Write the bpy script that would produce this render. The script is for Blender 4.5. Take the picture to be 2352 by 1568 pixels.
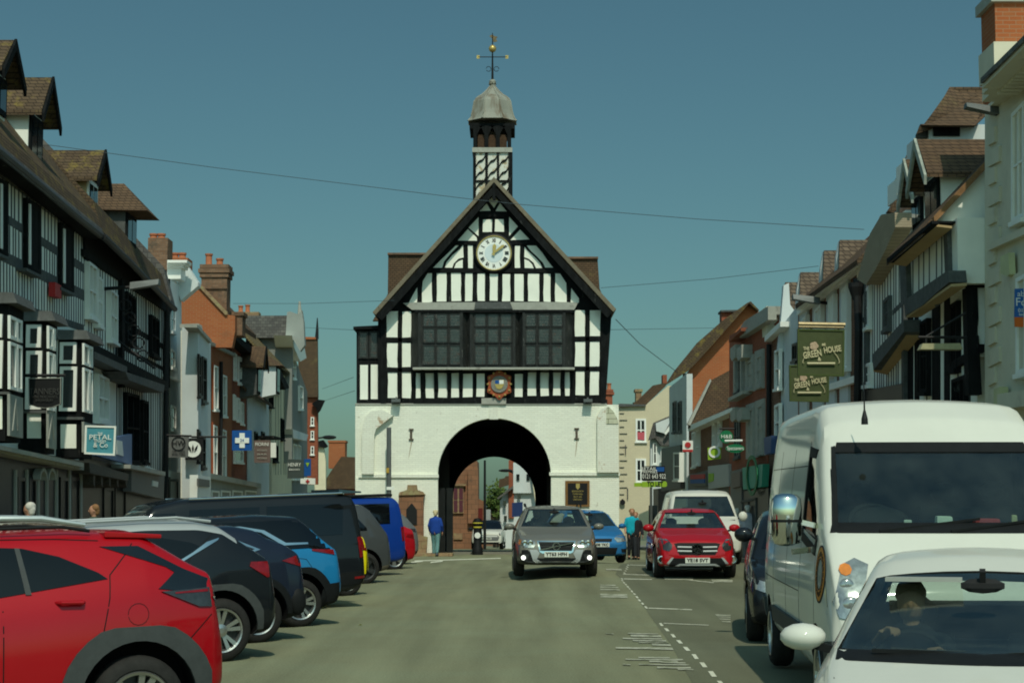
import bpy, bmesh, math, random
from mathutils import Vector, Matrix
from mathutils.bvhtree import BVHTree
random.seed(7)
for o in list(bpy.data.objects): bpy.data.objects.remove(o)
SC = bpy.context.scene
COL = SC.collection
R = math.radians
# ---------------- camera ----------------
FPX = 4100.0                      # focal length in pixels of a 2352 px wide frame
PITCH = math.atan(384 / FPX)
CAMZ = 1.7
cd = bpy.data.cameras.new('camera'); cam = bpy.data.objects.new('camera', cd); COL.objects.link(cam)
cd.sensor_width = 36; cd.lens = 36 * FPX / 2352; cd.clip_end = 5000; cd.clip_start = .1
cam.location = (0, 0, CAMZ); cam.rotation_euler = (R(90) + PITCH, 0, 0); SC.camera = cam
# ---------------- sky, sun, exposure ----------------
SUN_EL, SUN_AZ = 50, 7            # sun high, behind the camera and a touch to the right
w = bpy.data.worlds.new('World'); SC.world = w; w.use_nodes = True
nt = w.node_tree; nt.nodes.clear()
sky = nt.nodes.new('ShaderNodeTexSky'); sky.sky_type = 'NISHITA'; sky.sun_disc = False
sky.sun_elevation = R(SUN_EL); sky.sun_rotation = R(180 - SUN_AZ); sky.altitude = 100
sky.air_density = 1.0; sky.dust_density = 1.5; sky.ozone_density = 1.0
tint = nt.nodes.new('ShaderNodeMix'); tint.data_type = 'RGBA'; tint.blend_type = 'MULTIPLY'
tint.inputs[0].default_value = 1
tint.inputs[7].default_value = (.395, .628, .548, 1)
bg = nt.nodes.new('ShaderNodeBackground'); bg.inputs[1].default_value = .088
wo = nt.nodes.new('ShaderNodeOutputWorld')
# sky gain added out of frame, round the sun, to lift shaded fronts
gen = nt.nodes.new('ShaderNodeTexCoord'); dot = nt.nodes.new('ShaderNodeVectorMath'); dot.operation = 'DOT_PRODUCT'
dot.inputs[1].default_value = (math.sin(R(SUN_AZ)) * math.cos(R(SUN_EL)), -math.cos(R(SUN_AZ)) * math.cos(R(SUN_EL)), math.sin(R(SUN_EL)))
fill_gain = nt.nodes.new('ShaderNodeMapRange'); fill_gain.interpolation_type = 'SMOOTHSTEP'
for i_, v_ in ((1, -.25), (2, .65), (3, 1), (4, 2.3)): fill_gain.inputs[i_].default_value = v_
fill_mix = nt.nodes.new('ShaderNodeMix'); fill_mix.data_type = 'RGBA'; fill_mix.blend_type = 'MULTIPLY'; fill_mix.inputs[0].default_value = 1
nt.links.new(gen.outputs['Generated'], dot.inputs[0]); nt.links.new(dot.outputs['Value'], fill_gain.inputs[0])
nt.links.new(sky.outputs[0], tint.inputs[6]); nt.links.new(tint.outputs[2], fill_mix.inputs[6]); nt.links.new(fill_gain.outputs[0], fill_mix.inputs[7]); nt.links.new(fill_mix.outputs[2], bg.inputs[0]); nt.links.new(bg.outputs[0], wo.inputs[0])
sl = bpy.data.lights.new('sun', 'SUN'); sl.energy = 2.6; sl.angle = R(.5); sl.color = (1, .955, .80)
so = bpy.data.objects.new('sun', sl); COL.objects.link(so)
sd = Vector((math.sin(R(SUN_AZ)) * math.cos(R(SUN_EL)), -math.cos(R(SUN_AZ)) * math.cos(R(SUN_EL)), math.sin(R(SUN_EL))))
so.rotation_euler = sd.to_track_quat('Z', 'Y').to_euler(); so.location = (0, -20, 60)
SC.view_settings.view_transform = 'Standard'; SC.view_settings.look = 'None'
SC.view_settings.exposure = 0; SC.view_settings.gamma = 1
try: SC.view_settings.use_curve_mapping = False
except Exception: pass
SC.render.engine = 'CYCLES'
SC.cycles.max_bounces = 8; SC.cycles.diffuse_bounces = 6; SC.cycles.transparent_max_bounces = 12
SC.cycles.pixel_filter_type = 'BLACKMAN_HARRIS'; SC.cycles.filter_width = 1.9

# ---------------- geometry helpers ----------------
CP, SP = math.cos(PITCH), math.sin(PITCH)
def ray(px, py):
    u = (px - 1176) / FPX; v = (784 - py) / FPX
    return Vector((u, CP - v * SP, SP + v * CP))
def V(px, py, Y):
    d = ray(px, py); t = Y / d.y
    return Vector((d.x * t, Y, CAMZ + d.z * t))
def sstep(a, b, x):
    t = max(0, min(1, (x - a) / (b - a))); return t * t * (3 - 2 * t)
def g(x, Y):
    z = .30 * math.exp(-((Y - 44) / 9) ** 2) * sstep(-1.5, 1, x)
    if Y > 68: z -= (Y - 68) * .017
    z -= .042 * max(0, min(5.5, -x - 2.9)) * (1 - sstep(50, 66, Y))
    return z
def G(px, py):
    d = ray(px, py); t = 3.0
    for i in range(6000):
        x, y, z = d.x * t, d.y * t, CAMZ + d.z * t
        if z <= g(x, y): break
        t *= 1.002
    return Vector((x, y, g(x, y)))
def lp(pts, x):
    if x <= pts[0][0]: return pts[0][1]
    for (a, b), (c, d) in zip(pts, pts[1:]):
        if x <= c: return b + (d - b) * (x - a) / (c - a) if c > a else d
    return pts[-1][1]
def tag(o, label=None, cat=None, group=None, kind=None):
    if label: o['label'] = label
    if cat: o['category'] = cat
    if group: o['group'] = group
    if kind: o['kind'] = kind
    return o
def empty(name, loc=(0, 0, 0), rz=0, label=None, cat=None, group=None):
    o = bpy.data.objects.new(name, None); COL.objects.link(o); o.location = loc; o.rotation_euler = (0, 0, rz)
    o.empty_display_size = .2
    return tag(o, label, cat, group)
def wloc(o):
    l = Vector((0, 0, 0))
    while o: l += o.location; o = o.parent
    return l
class MB:
    def __init__(s): s.v = []; s.f = []; s.m = []; s.mi = 0
    def add(s, vs, fs):
        n = len(s.v); s.v += [tuple(p) for p in vs]
        for f in fs: s.f.append([n + i for i in f]); s.m.append(s.mi)
        return s
    def prism(s, front, back):
        k = len(front); fs = [list(range(k)), list(range(2 * k - 1, k - 1, -1))]
        for i in range(k): fs.append([i, i + k, (i + 1) % k + k, (i + 1) % k])
        return s.add(list(front) + list(back), fs)
    def ext(s, pts, vec):
        vec = Vector(vec); return s.prism([Vector(p) for p in pts], [Vector(p) + vec for p in pts])
    def box(s, a, b):
        x0, y0, z0 = a; x1, y1, z1 = b
        return s.ext([(x0, y0, z0), (x1, y0, z0), (x1, y0, z1), (x0, y0, z1)], (0, y1 - y0, 0))
    def bar(s, a, b, w, h=None, up=(0, 0, 1)):
        a = Vector(a); b = Vector(b); d = (b - a).normalized(); up = Vector(up)
        if abs(d.dot(up)) > .98: up = Vector((1, 0, 0))
        sx = d.cross(up).normalized() * w / 2; sy = sx.cross(d).normalized() * (h or w) / 2
        q = [-sx - sy, sx - sy, sx + sy, -sx + sy]
        return s.prism([a + k for k in q], [b + k for k in q])
    def tube(s, pts, r, n=8):
        pts = [Vector(p) for p in pts]; rs = r if isinstance(r, (list, tuple)) else [r] * len(pts)
        rings = []; 
        for i, p in enumerate(pts):
            d = (pts[min(i + 1, len(pts) - 1)] - pts[max(i - 1, 0)]).normalized()
            up = Vector((0, 0, 1)) if abs(d.z) < .9 else Vector((1, 0, 0))
            a = d.cross(up).normalized(); b = a.cross(d)
            rings.append([p + (a * math.cos(t) + b * math.sin(t)) * rs[i] for t in [2 * math.pi * k / n for k in range(n)]])
        vs = [q for r_ in rings for q in r_]; fs = []
        for i in range(len(rings) - 1):
            for k in range(n):
                fs.append([i * n + k, i * n + (k + 1) % n, (i + 1) * n + (k + 1) % n, (i + 1) * n + k])
        fs.append(list(range(n - 1, -1, -1))); fs.append([(len(rings) - 1) * n + k for k in range(n)])
        return s.add(vs, fs)
    def lathe(s, prof, c=(0, 0, 0), n=16, axis='z', ph=0, cap=True):   # prof (r, h)
        vs = []; fs = []; c = Vector(c)
        for r, h in prof:
            for k in range(n):
                t = 2 * math.pi * k / n + ph; a, b = r * math.cos(t), r * math.sin(t)
                vs.append(c + (Vector((a, b, h)) if axis == 'z' else Vector((a, h, b)) if axis == 'y' else Vector((h, a, b))))
        for i in range(len(prof) - 1):
            for k in range(n): fs.append([i * n + k, i * n + (k + 1) % n, (i + 1) * n + (k + 1) % n, (i + 1) * n + k])
        if cap: fs.append(list(range(n))[::-1]); fs.append([(len(prof) - 1) * n + k for k in range(n)])
        return s.add(vs, fs)
    def ball(s, c, r, n=12, sz=(1, 1, 1)):
        c = Vector(c); m = n // 2; vs = []; fs = []
        for i in range(m + 1):
            a = math.pi * i / m; rr = max(math.sin(a), .001)
            for k in range(n):
                t = 2 * math.pi * k / n
                vs.append(c + Vector((rr * math.cos(t) * r * sz[0], rr * math.sin(t) * r * sz[1], math.cos(a) * r * sz[2])))
        for i in range(m):
            for k in range(n): fs.append([i * n + k, (i + 1) * n + k, (i + 1) * n + (k + 1) % n, i * n + (k + 1) % n])
        return s.add(vs, fs)
    def build(s, name, mat, parent=None, smooth=False, local=False, bevel=0):
        me = bpy.data.meshes.new(name)
        off = Vector((0, 0, 0)) if (local or not parent) else wloc(parent)
        me.from_pydata([tuple(Vector(p) - off) for p in s.v], [], s.f)
        for m in (mat if isinstance(mat, (list, tuple)) else [mat]): me.materials.append(m)
        for p, mi in zip(me.polygons, s.m): p.material_index = mi; p.use_smooth = smooth
        bm = bmesh.new(); bm.from_mesh(me); bmesh.ops.recalc_face_normals(bm, faces=bm.faces)
        bm.to_mesh(me); bm.free()
        if smooth:
            try: me.set_sharp_from_angle(angle=R(42))
            except Exception: pass
        o = bpy.data.objects.new(name, me); COL.objects.link(o)
        if parent: o.parent = parent
        if bevel:
            b = o.modifiers.new('b', 'BEVEL'); b.width = bevel; b.segments = 2; b.limit_method = 'ANGLE'
        return o
def evalmesh(o):
    dg = bpy.context.evaluated_depsgraph_get(); dg.update()
    return bpy.data.meshes.new_from_object(o.evaluated_get(dg), depsgraph=dg)

# ---------------- materials ----------------
MC = {}
def N(t, k): return t.nodes.new('ShaderNode' + k)
def pos_uv(t, su=1, sv=1):
    ge = N(t, 'NewGeometry'); sp = N(t, 'SeparateXYZ'); t.links.new(ge.outputs['Position'], sp.inputs[0])
    ad = N(t, 'Math'); ad.operation = 'ADD'; t.links.new(sp.outputs[0], ad.inputs[0]); t.links.new(sp.outputs[1], ad.inputs[1])
    cb = N(t, 'CombineXYZ')
    m1 = N(t, 'Math'); m1.operation = 'MULTIPLY'; m1.inputs[1].default_value = su; t.links.new(ad.outputs[0], m1.inputs[0])
    m2 = N(t, 'Math'); m2.operation = 'MULTIPLY'; m2.inputs[1].default_value = sv; t.links.new(sp.outputs[2], m2.inputs[0])
    t.links.new(m1.outputs[0], cb.inputs[0]); t.links.new(m2.outputs[0], cb.inputs[1])
    return cb
def mat(name, col, rough=.8, var=.12, scale=2.5, bump=0, metal=0, coat=0, spec=.18, col2=None, c2lo=.55, c2hi=.68, c2scale=1.2, emit=0, brick=None, world=False, alpha=1, noisez=1):
    if name in MC: return MC[name]
    m = bpy.data.materials.new(name); m.use_nodes = True; t = m.node_tree; t.nodes.clear()
    out = N(t, 'OutputMaterial'); b = N(t, 'BsdfPrincipled'); t.links.new(b.outputs[0], out.inputs[0])
    b.inputs['Roughness'].default_value = rough; b.inputs['Metallic'].default_value = metal
    b.inputs['Coat Weight'].default_value = coat; b.inputs['Coat Roughness'].default_value = .06
    b.inputs['Specular IOR Level'].default_value = spec
    if world:
        tc = N(t, 'NewGeometry'); co = tc.outputs['Position']
    else:
        tc = N(t, 'TexCoord'); co = tc.outputs['Object']
    mp = N(t, 'Mapping'); mp.inputs['Scale'].default_value = (1, 1, noisez); t.links.new(co, mp.inputs[0]); co = mp.outputs[0]
    no = N(t, 'TexNoise'); no.inputs['Scale'].default_value = scale; no.inputs['Detail'].default_value = 6; no.inputs['Roughness'].default_value = .65
    t.links.new(co, no.inputs['Vector'])
    cr = N(t, 'ValToRGB'); e = cr.color_ramp.elements
    c = list(col) + [1]
    e[0].position = .3; e[1].position = .7
    e[0].color = [max(0, k * (1 - var)) for k in col] + [1]; e[1].color = [min(1, k * (1 + var)) for k in col] + [1]
    t.links.new(no.outputs[0], cr.inputs[0]); cur = cr.outputs[0]; bsrc = no.outputs[0]
    if brick:
        bw, bh, mo, mcol, c2 = brick
        bt = N(t, 'TexBrick'); bt.inputs['Scale'].default_value = 1; bt.inputs['Brick Width'].default_value = bw; bt.inputs['Row Height'].default_value = bh
        bt.inputs['Mortar Size'].default_value = mo; bt.inputs['Mortar'].default_value = list(mcol) + [1]
        bt.inputs['Color2'].default_value = list(c2) + [1]; bt.inputs['Bias'].default_value = 0; bt.inputs['Mortar Smooth'].default_value = .3
        t.links.new(cur, bt.inputs['Color1']); t.links.new(pos_uv(t).outputs[0], bt.inputs['Vector'])
        cur = bt.outputs[0]; bsrc = bt.outputs[1]
    if col2:
        n2 = N(t, 'TexNoise'); n2.inputs['Scale'].default_value = c2scale; n2.inputs['Detail'].default_value = 8; n2.inputs['Roughness'].default_value = .7
        t.links.new(co, n2.inputs['Vector'])
        r2 = N(t, 'ValToRGB'); r2.color_ramp.elements[0].position = c2lo; r2.color_ramp.elements[1].position = c2hi
        t.links.new(n2.outputs[0], r2.inputs[0])
        mx = N(t, 'Mix'); mx.data_type = 'RGBA'; t.links.new(r2.outputs[0], mx.inputs[0]); t.links.new(cur, mx.inputs[6]); mx.inputs[7].default_value = list(col2) + [1]
        cur = mx.outputs[2]
    t.links.new(cur, b.inputs['Base Color'])
    if bump:
        bp = N(t, 'Bump'); bp.inputs['Strength'].default_value = min(1, bump); bp.inputs['Distance'].default_value = .02
        if brick: bp.invert = True
        t.links.new(bsrc, bp.inputs['Height']); t.links.new(bp.outputs[0], b.inputs['Normal'])
    if emit:
        b.inputs['Emission Color'].default_value = c; b.inputs['Emission Strength'].default_value = emit
    MC[name] = m; return m
def glass(name, tintc=(.35, .42, .40), refl=.9):
    m = bpy.data.materials.new(name); m.use_nodes = True; t = m.node_tree; t.nodes.clear()
    out = N(t, 'OutputMaterial'); tr = N(t, 'BsdfTransparent'); tr.inputs[0].default_value = list(tintc) + [1]
    gl = N(t, 'BsdfGlossy'); gl.inputs[0].default_value = (refl, refl, refl, 1); gl.inputs[1].default_value = .02
    lw = N(t, 'LayerWeight'); lw.inputs[0].default_value = .5; pw_ = N(t, 'Math'); pw_.operation = 'POWER'; pw_.inputs[1].default_value = 3.5; t.links.new(lw.outputs[1], pw_.inputs[0]); fr = N(t, 'MapRange'); fr.inputs[3].default_value = .045; fr.inputs[4].default_value = .8; t.links.new(pw_.outputs[0], fr.inputs[0])
    mx = N(t, 'MixShader'); t.links.new(fr.outputs[0], mx.inputs[0]); t.links.new(tr.outputs[0], mx.inputs[1]); t.links.new(gl.outputs[0], mx.inputs[2])
    df = N(t, 'BsdfDiffuse'); df.inputs[0].default_value = (.55, .62, .55, 1); m2 = N(t, 'MixShader'); no = N(t, 'TexNoise'); no.inputs['Scale'].default_value = 3; no.inputs['Detail'].default_value = 5; tc = N(t, 'TexCoord'); t.links.new(tc.outputs['Object'], no.inputs['Vector']); mr = N(t, 'MapRange'); mr.inputs[1].default_value = .3; mr.inputs[2].default_value = .7; mr.inputs[3].default_value = .002; mr.inputs[4].default_value = .022; t.links.new(no.outputs[0], mr.inputs[0]); t.links.new(mr.outputs[0], m2.inputs[0])
    t.links.new(mx.outputs[0], m2.inputs[1]); t.links.new(df.outputs[0], m2.inputs[2]); t.links.new(m2.outputs[0], out.inputs[0]); return m
WHITE = mat('white_limewash', (.80, .81, .72), .85, .06, 1.5, .15, world=True)
HALLBRICK = mat('white_painted_brick', (.82, .83, .70), .8, .05, 1.2, .5, world=True, brick=(.225, .075, .008, (.70, .71, .59), (.76, .77, .65)), col2=(.42, .38, .29), c2lo=.64, c2hi=.74, c2scale=2.6)
PEEL = mat('peeling_painted_brick', (.76, .77, .65), .85, .06, 2, .3, world=True, brick=(.225, .075, .008, (.62, .62, .52), (.72, .72, .60)), col2=(.42, .30, .19), c2lo=.60, c2hi=.66, c2scale=1.3)
PLASTER = mat('cream_white_plaster', (.82, .83, .71), .85, .05, 1.5, .08, world=True, col2=(.62, .56, .44), c2lo=.66, c2hi=.74, c2scale=.9)
TIMBER = mat('black_painted_timber', (.009, .010, .010), .8, .5, 8, .2, spec=.08, world=True, col2=(.10, .10, .09), c2lo=.62, c2hi=.72, c2scale=5, noisez=.3)
TIMBERG = mat('weathered_grey_timber', (.085, .09, .085), .75, .25, 6, .2, world=True, col2=(.16, .16, .15), c2lo=.58, c2hi=.7, c2scale=4)
STONEG = mat('grey_fascia_paint', (.34, .34, .29), .7, .12, 5, .1, world=True, col2=(.16, .15, .13), c2lo=.6, c2hi=.7, c2scale=4)
GREYPL = mat('blue_grey_render', (.58, .62, .60), .85, .08, 1, .1, world=True)
WHITEPT = mat('white_gloss_paint', (.80, .81, .74), .45, .04, 3, 0, world=True)
CREAM = mat('cream_painted_render', (.68, .61, .42), .85, .07, 1.3, .1, world=True, col2=(.50, .42, .28), c2lo=.66, c2hi=.75)
OCHRE = mat('ochre_render', (.40, .29, .15), .85, .12, 1.5, .1, world=True)
BRICKO = mat('orange_brick', (.35, .115, .042), .85, .22, 1.2, .3, world=True, brick=(.225, .075, .009, (.32, .16, .085), (.33, .09, .03)), col2=(.22, .10, .05), c2lo=.58, c2hi=.72, c2scale=.8)
BRICKR = mat('deep_red_brick', (.30, .085, .04), .85, .2, 1.2, .3, world=True, brick=(.225, .075, .008, (.24, .11, .07), (.24, .065, .032)))
BRICKD = mat('brown_brick', (.20, .10, .06), .85, .25, 1.2, .3, world=True, brick=(.225, .075, .008, (.20, .13, .09), (.15, .07, .04)))
BRICKC = mat('sooty_chimney_brick', (.24, .14, .085), .9, .3, 2.5, .3, world=True, brick=(.225, .075, .009, (.15, .11, .08), (.17, .09, .05)), col2=(.09, .07, .05), c2lo=.5, c2hi=.65, c2scale=2)
SAND = mat('red_sandstone', (.27, .13, .07), .9, .2, 1.6, .4, world=True, brick=(.5, .28, .016, (.15, .085, .05), (.21, .105, .06)), col2=(.13, .08, .05), c2lo=.55, c2hi=.68, c2scale=2)
SANDY = mat('weathered_sandstone', (.30, .20, .11), .9, .2, 2.6, .4, world=True, brick=(.45, .26, .012, (.16, .10, .06), (.25, .16, .09)), col2=(.30, .27, .13), c2lo=.52, c2hi=.66, c2scale=2)
TILE = mat('brown_clay_tile', (.125, .078, .045), .9, .25, 2, .6, world=True, brick=(.17, .085, .009, (.035, .024, .016), (.095, .062, .038)), col2=(.15, .115, .05), c2lo=.58, c2hi=.75, c2scale=1.2)
TILEM = mat('mossy_tile', (.11, .075, .045), .9, .3, 2, .6, world=True, brick=(.17, .085, .009, (.03, .022, .015), (.085, .058, .035)), col2=(.20, .15, .04), c2lo=.52, c2hi=.68, c2scale=2.6)
SLATE = mat('grey_slate', (.14, .135, .12), .75, .2, 2, .4, world=True, brick=(.25, .16, .01, (.05, .047, .045), (.085, .08, .075)))
TERRA = mat('terracotta_pot', (.38, .13, .06), .8, .15, 5, .1, world=True)
LEAD = mat('weathered_lead', (.25, .25, .205), .55, .15, 3, .1, world=True, col2=(.12, .08, .045), c2lo=.50, c2hi=.68, c2scale=2.2, noisez=.25)
DARK = mat('dark_void', (.012, .012, .012), .5, .2)
SHOPBLK = mat('black_shopfront_paint', (.014, .015, .014), .4, .3, 3)
PANE = mat('window_glass', (.012, .017, .018), .06, .3, .7, 0, spec=.7, world=True)
PANEL_ = mat('leaded_glass', (.032, .042, .037), .25, .4, 9, .3, spec=.5, world=True, brick=(.11, .11, .010, (.045, .05, .045), (.018, .026, .024)), col2=(.05, .03, .022), c2lo=.55, c2hi=.62, c2scale=6)
IRON = mat('black_iron', (.015, .015, .015), .5, .2, 5)
RUST = mat('rusty_iron', (.10, .08, .06), .8, .3, 8)
GOLD = mat('gilt_paint', (.50, .36, .12), .35, .12, 8, metal=.5)
GREENS = mat('green_sign_paint', (.058, .07, .027), .6, .15, 4, world=True)
ZINC = mat('galvanised_steel', (.13, .14, .135), .5, .1, 6, metal=.4)
def flat(name, c, rough=.55): return mat(name, c, rough, .05, 4, world=True)
WSIGN = flat('white_sign', (.74, .75, .68)); BSIGN = flat('black_sign', (.012, .012, .012)); TEALS = flat('teal_sign', (.07, .26, .31))
BLUES = flat('blue_sign', (.01, .075, .26)); REDS = flat('red_sign', (.42, .03, .03)); LIMES = flat('lime_sign', (.26, .42, .03)); GREENW = flat('shop_green', (.01, .15, .06))
GREYS = flat('grey_sign', (.13, .13, .12)); BROWNS = flat('brown_sign', (.14, .10, .085)); ORANGES = flat('orange_sign', (.62, .13, .02)); CREAMS = flat('cream_lettering', (.50, .44, .26))

def text(s, size, loc, mt, parent, rot=(R(90), 0, 0), name='lettering', ext=.004, maxw=None, bold=0):
    c = bpy.data.curves.new('t', 'FONT'); c.body = s; c.size = size; c.align_x = 'CENTER'; c.align_y = 'CENTER'; c.extrude = ext; c.offset = bold; c.resolution_u = 3
    o = bpy.data.objects.new('t', c); COL.objects.link(o); me = evalmesh(o); bpy.data.objects.remove(o)
    if maxw and len(me.vertices):
        wd = max(v.co.x for v in me.vertices) - min(v.co.x for v in me.vertices)
        if wd > 0:
            for v in me.vertices: v.co.x *= maxw / wd
    me.materials.clear(); me.materials.append(mt)
    o = bpy.data.objects.new(name, me); COL.objects.link(o); o.parent = parent
    o.location = Vector(loc) - (wloc(parent) if parent else Vector()); o.rotation_euler = rot
    return o

# ---------------- facade helper: a vertical street-side plane ----------------
class Fac:
    def __init__(s, x0, k, side):      # plane x = x0 + k*Y ; side=+1: street lies towards +x
        s.x0, s.k = x0, k; s.n = Vector((side, -side * k, 0)).normalized(); s.d = Vector((k, 1, 0)).normalized(); s.side = side
    def Y(s, px, off=0):
        u = (px - 1176) / (FPX * CP); 
        # use horizon-level ray; exact intersection done in P
        return s.P(px, 1168, off).y
    def P(s, px, py, off=0):
        d = ray(px, py); a = s.n.x * s.x0 + off       # n.p = n.x*x0 + off  (point (x0,0))
        t = a / (d.x * s.n.x + d.y * s.n.y)
        return Vector((d.x * t, d.y * t, CAMZ + d.z * t))
    def at(s, Y, z, off=0):
        return Vector((s.x0 + s.k * Y, Y, z)) + s.n * off
    def pr(s, mb, pts, o1, o0=0):
        f = [s.P(x, y, o1) for x, y in pts]; mb.ext(f, s.n * (o0 - o1)); return mb
    def part(s, name, pts, o1, o0, m, parent): mb = MB(); s.pr(mb, pts, o1, o0); return mb.build(name, m, parent)
    def window(s, parent, x0, a0, b0, x1, a1, b1, fm=None, o=.05, nx=2, nz=2, sill=True, bar=.035, fr=.07, pane=None):
        fm = fm or WHITEPT; A, B, C_, D = s.P(x0, a0, o), s.P(x1, a1, o), s.P(x1, b1, o), s.P(x0, b0, o)
        def q(u, v): return (A * (1 - u) + B * u) * (1 - v) + (D * (1 - u) + C_ * u) * v
        wx = (B - A).length; wz = (A - D).length; fu, fv = min(.3, fr / wx), min(.3, fr / wz); n = s.n; back = -n * o
        f = MB()
        def rect(mb, u0, u1, v0, v1, vec=back, sh=0): mb.ext([q(u0, v0) + n * sh, q(u1, v0) + n * sh, q(u1, v1) + n * sh, q(u0, v1) + n * sh], vec)
        rect(f, 0, fu, 0, 1); rect(f, 1 - fu, 1, 0, 1); rect(f, fu, 1 - fu, 0, fv); rect(f, fu, 1 - fu, 1 - fv, 1)
        for i in range(1, nx): c = fu + (1 - 2 * fu) * i / nx; rect(f, c - bar / 2 / wx, c + bar / 2 / wx, fv, 1 - fv, back, -.008)
        for i in range(1, nz): c = fv + (1 - 2 * fv) * i / nz; rect(f, fu, 1 - fu, c - bar / 2 / wz, c + bar / 2 / wz, back, -.011)
        fo = f.build('window', fm, parent)
        p = MB(); rect(p, fu * .9, 1 - fu * .9, fv * .9, 1 - fv * .9, -n * .01, -o + .014); p.build('pane', pane or PANE, fo)
        if sill:
            b = MB(); e = n * .1; b.ext([D - Vector((0, 0, .08)) + e * .5, C_ - Vector((0, 0, .08)) + e * .5, C_ + e * .5, D + e * .5], -n * (o + .06)); b.build('sill', fm, fo)
        return fo
    def studs(s, mb, x0, x1, n, top, bot, wd=.14, o=.005, jitter=.15, y0=0):
        Ya, Yb = s.P(x0, 1168).y, s.P(x1, 1168).y
        for i in range(n):
            Yc = Ya + (Yb - Ya) * (i + .5 + random.uniform(-jitter, jitter)) / n
            def px(Y): return 1176 + FPX * (s.x0 + s.k * Y) / Y
            pa, pb = px(Yc - wd / 2), px(Yc + wd / 2)
            s.pr(mb, [(pa, top(pa)), (pb, top(pb)), (pb, bot(pb)), (pa, bot(pa))], o, 0)
    def band(s, mb, ln, x0, x1, th, o=.009):      # horizontal timber centred on px line
        s.pr(mb, [(x0, ln(x0) - th / 2), (x1, ln(x1) - th / 2), (x1, ln(x1) + th / 2), (x0, ln(x0) + th / 2)], o, 0)
    def roof(s, name, px0, y0, px1, y1, rise, run, m, parent, oh=.35, back=True, th=.14):
        a, b = s.P(px0, y0, oh), s.P(px1, y1, oh); n = s.n; mb = MB()
        def sec(p): 
            e = p; r = p - n * (run + oh) + Vector((0, 0, rise)); bk = p - n * (2 * run + oh)
            return [e, r, bk, bk - Vector((0, 0, th)), r - Vector((0, 0, th * 1.4)), e - Vector((0, 0, th))]
        mb.prism(sec(a), sec(b)); return mb.build(name, m, parent)
def LN(xa, ya, xb, yb): return lambda x: ya + (yb - ya) * (x - xa) / (xb - xa)

# ---------------- ground ----------------
def grid(name, xs, ys, dz, m):
    mb = MB(); vs = [(x, y, g(x, y) + dz) for y in ys for x in xs]; nx = len(xs)
    mb.add(vs, [[j * nx + i, j * nx + i + 1, (j + 1) * nx + i + 1, (j + 1) * nx + i] for j in range(len(ys) - 1) for i in range(nx - 1)])
    return mb.build(name, m, smooth=True)
ASPH = mat('worn_asphalt', (.185, .187, .110), .9, .06, .35, .5, world=True, col2=(.19, .20, .12), c2lo=.45, c2hi=.6, c2scale=.5)
def speckle(m, s1=42, amt=.3):
    t = m.node_tree; b = [n for n in t.nodes if n.type == 'BSDF_PRINCIPLED'][0]; src = b.inputs['Base Color'].links[0].from_socket
    ge = N(t, 'NewGeometry'); no = N(t, 'TexNoise'); no.inputs['Scale'].default_value = s1; no.inputs['Detail'].default_value = 3; t.links.new(ge.outputs['Position'], no.inputs['Vector'])
    st = N(t, 'TexNoise'); st.inputs['Scale'].default_value = 1.0; st.inputs['Detail'].default_value = 4
    mp = N(t, 'Mapping'); mp.inputs['Scale'].default_value = (1.6, .10, 1); t.links.new(ge.outputs['Position'], mp.inputs[0]); t.links.new(mp.outputs[0], st.inputs['Vector'])
    ad = N(t, 'Math'); ad.operation = 'ADD'; t.links.new(no.outputs[0], ad.inputs[0]); t.links.new(st.outputs[0], ad.inputs[1])
    mr = N(t, 'MapRange'); mr.inputs[1].default_value = .7; mr.inputs[2].default_value = 1.3; mr.inputs[3].default_value = 1 - amt; mr.inputs[4].default_value = 1 + amt; t.links.new(ad.outputs[0], mr.inputs[0])
    mx = N(t, 'Mix'); mx.data_type = 'RGBA'; mx.blend_type = 'MULTIPLY'; mx.inputs[0].default_value = 1
    t.links.new(src, mx.inputs[6]); t.links.new(mr.outputs[0], mx.inputs[7]); t.links.new(mx.outputs[2], b.inputs['Base Color'])
speckle(ASPH)
xs = [-600, -200, -80, -40, -24, -18] + [-14 + i for i in range(29)] + [18, 24, 40, 80, 200, 600]
ys = [-60, -20, 0] + [3 + 2 * i for i in range(40)] + [90, 100, 120, 150, 200, 300, 500, 900]
tag(grid('ground', xs, ys, 0, ASPH), kind='structure')
ASPH2 = mat('darker_asphalt', (.135, .140, .088), .9, .10, .4, .5, world=True); speckle(ASPH2, 45, .2)
def gstrip(mb, L, Rr, dz, n=10):
    vs = []; 
    def sub(P):
        out = []
        for a, b in zip(P, P[1:]):
            for i in range(n): out.append(a + (b - a) * i / n)
        return out + [P[-1]]
    A, B = sub(L), sub(Rr)
    for a, b in zip(A, B):
        for k in range(5):
            p = a + (b - a) * k / 4; vs.append((p.x, p.y, g(p.x, p.y) + dz))
    mb.add(vs, [[5 * i + k, 5 * i + k + 1, 5 * i + 6 + k, 5 * i + 5 + k] for i in range(len(A) - 1) for k in range(4)])
edge = [(1590, 1568), (1540, 1478), (1484, 1400), (1445, 1345), (1414, 1318), (1420, 1304), (1447, 1290)]
E = [G(*e) for e in edge]; E = [Vector((E[0].x + .2, 4, 0))] + E
mb = MB(); gstrip(mb, E, [Vector((7.2, p.y, 0)) for p in E], .004); tag(mb.build('parking_lane', ASPH2, smooth=True), kind='structure')
PAINT = mat('worn_road_paint', (.62, .62, .48), .8, .15, 6, 0, world=True, col2=(.17, .18, .11), c2lo=.55, c2hi=.66, c2scale=7)
PAINTW = mat('very_worn_road_paint', (.42, .42, .32), .8, .15, 6, 0, world=True, col2=(.17, .18, .11), c2lo=.46, c2hi=.6, c2scale=5)
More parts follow.
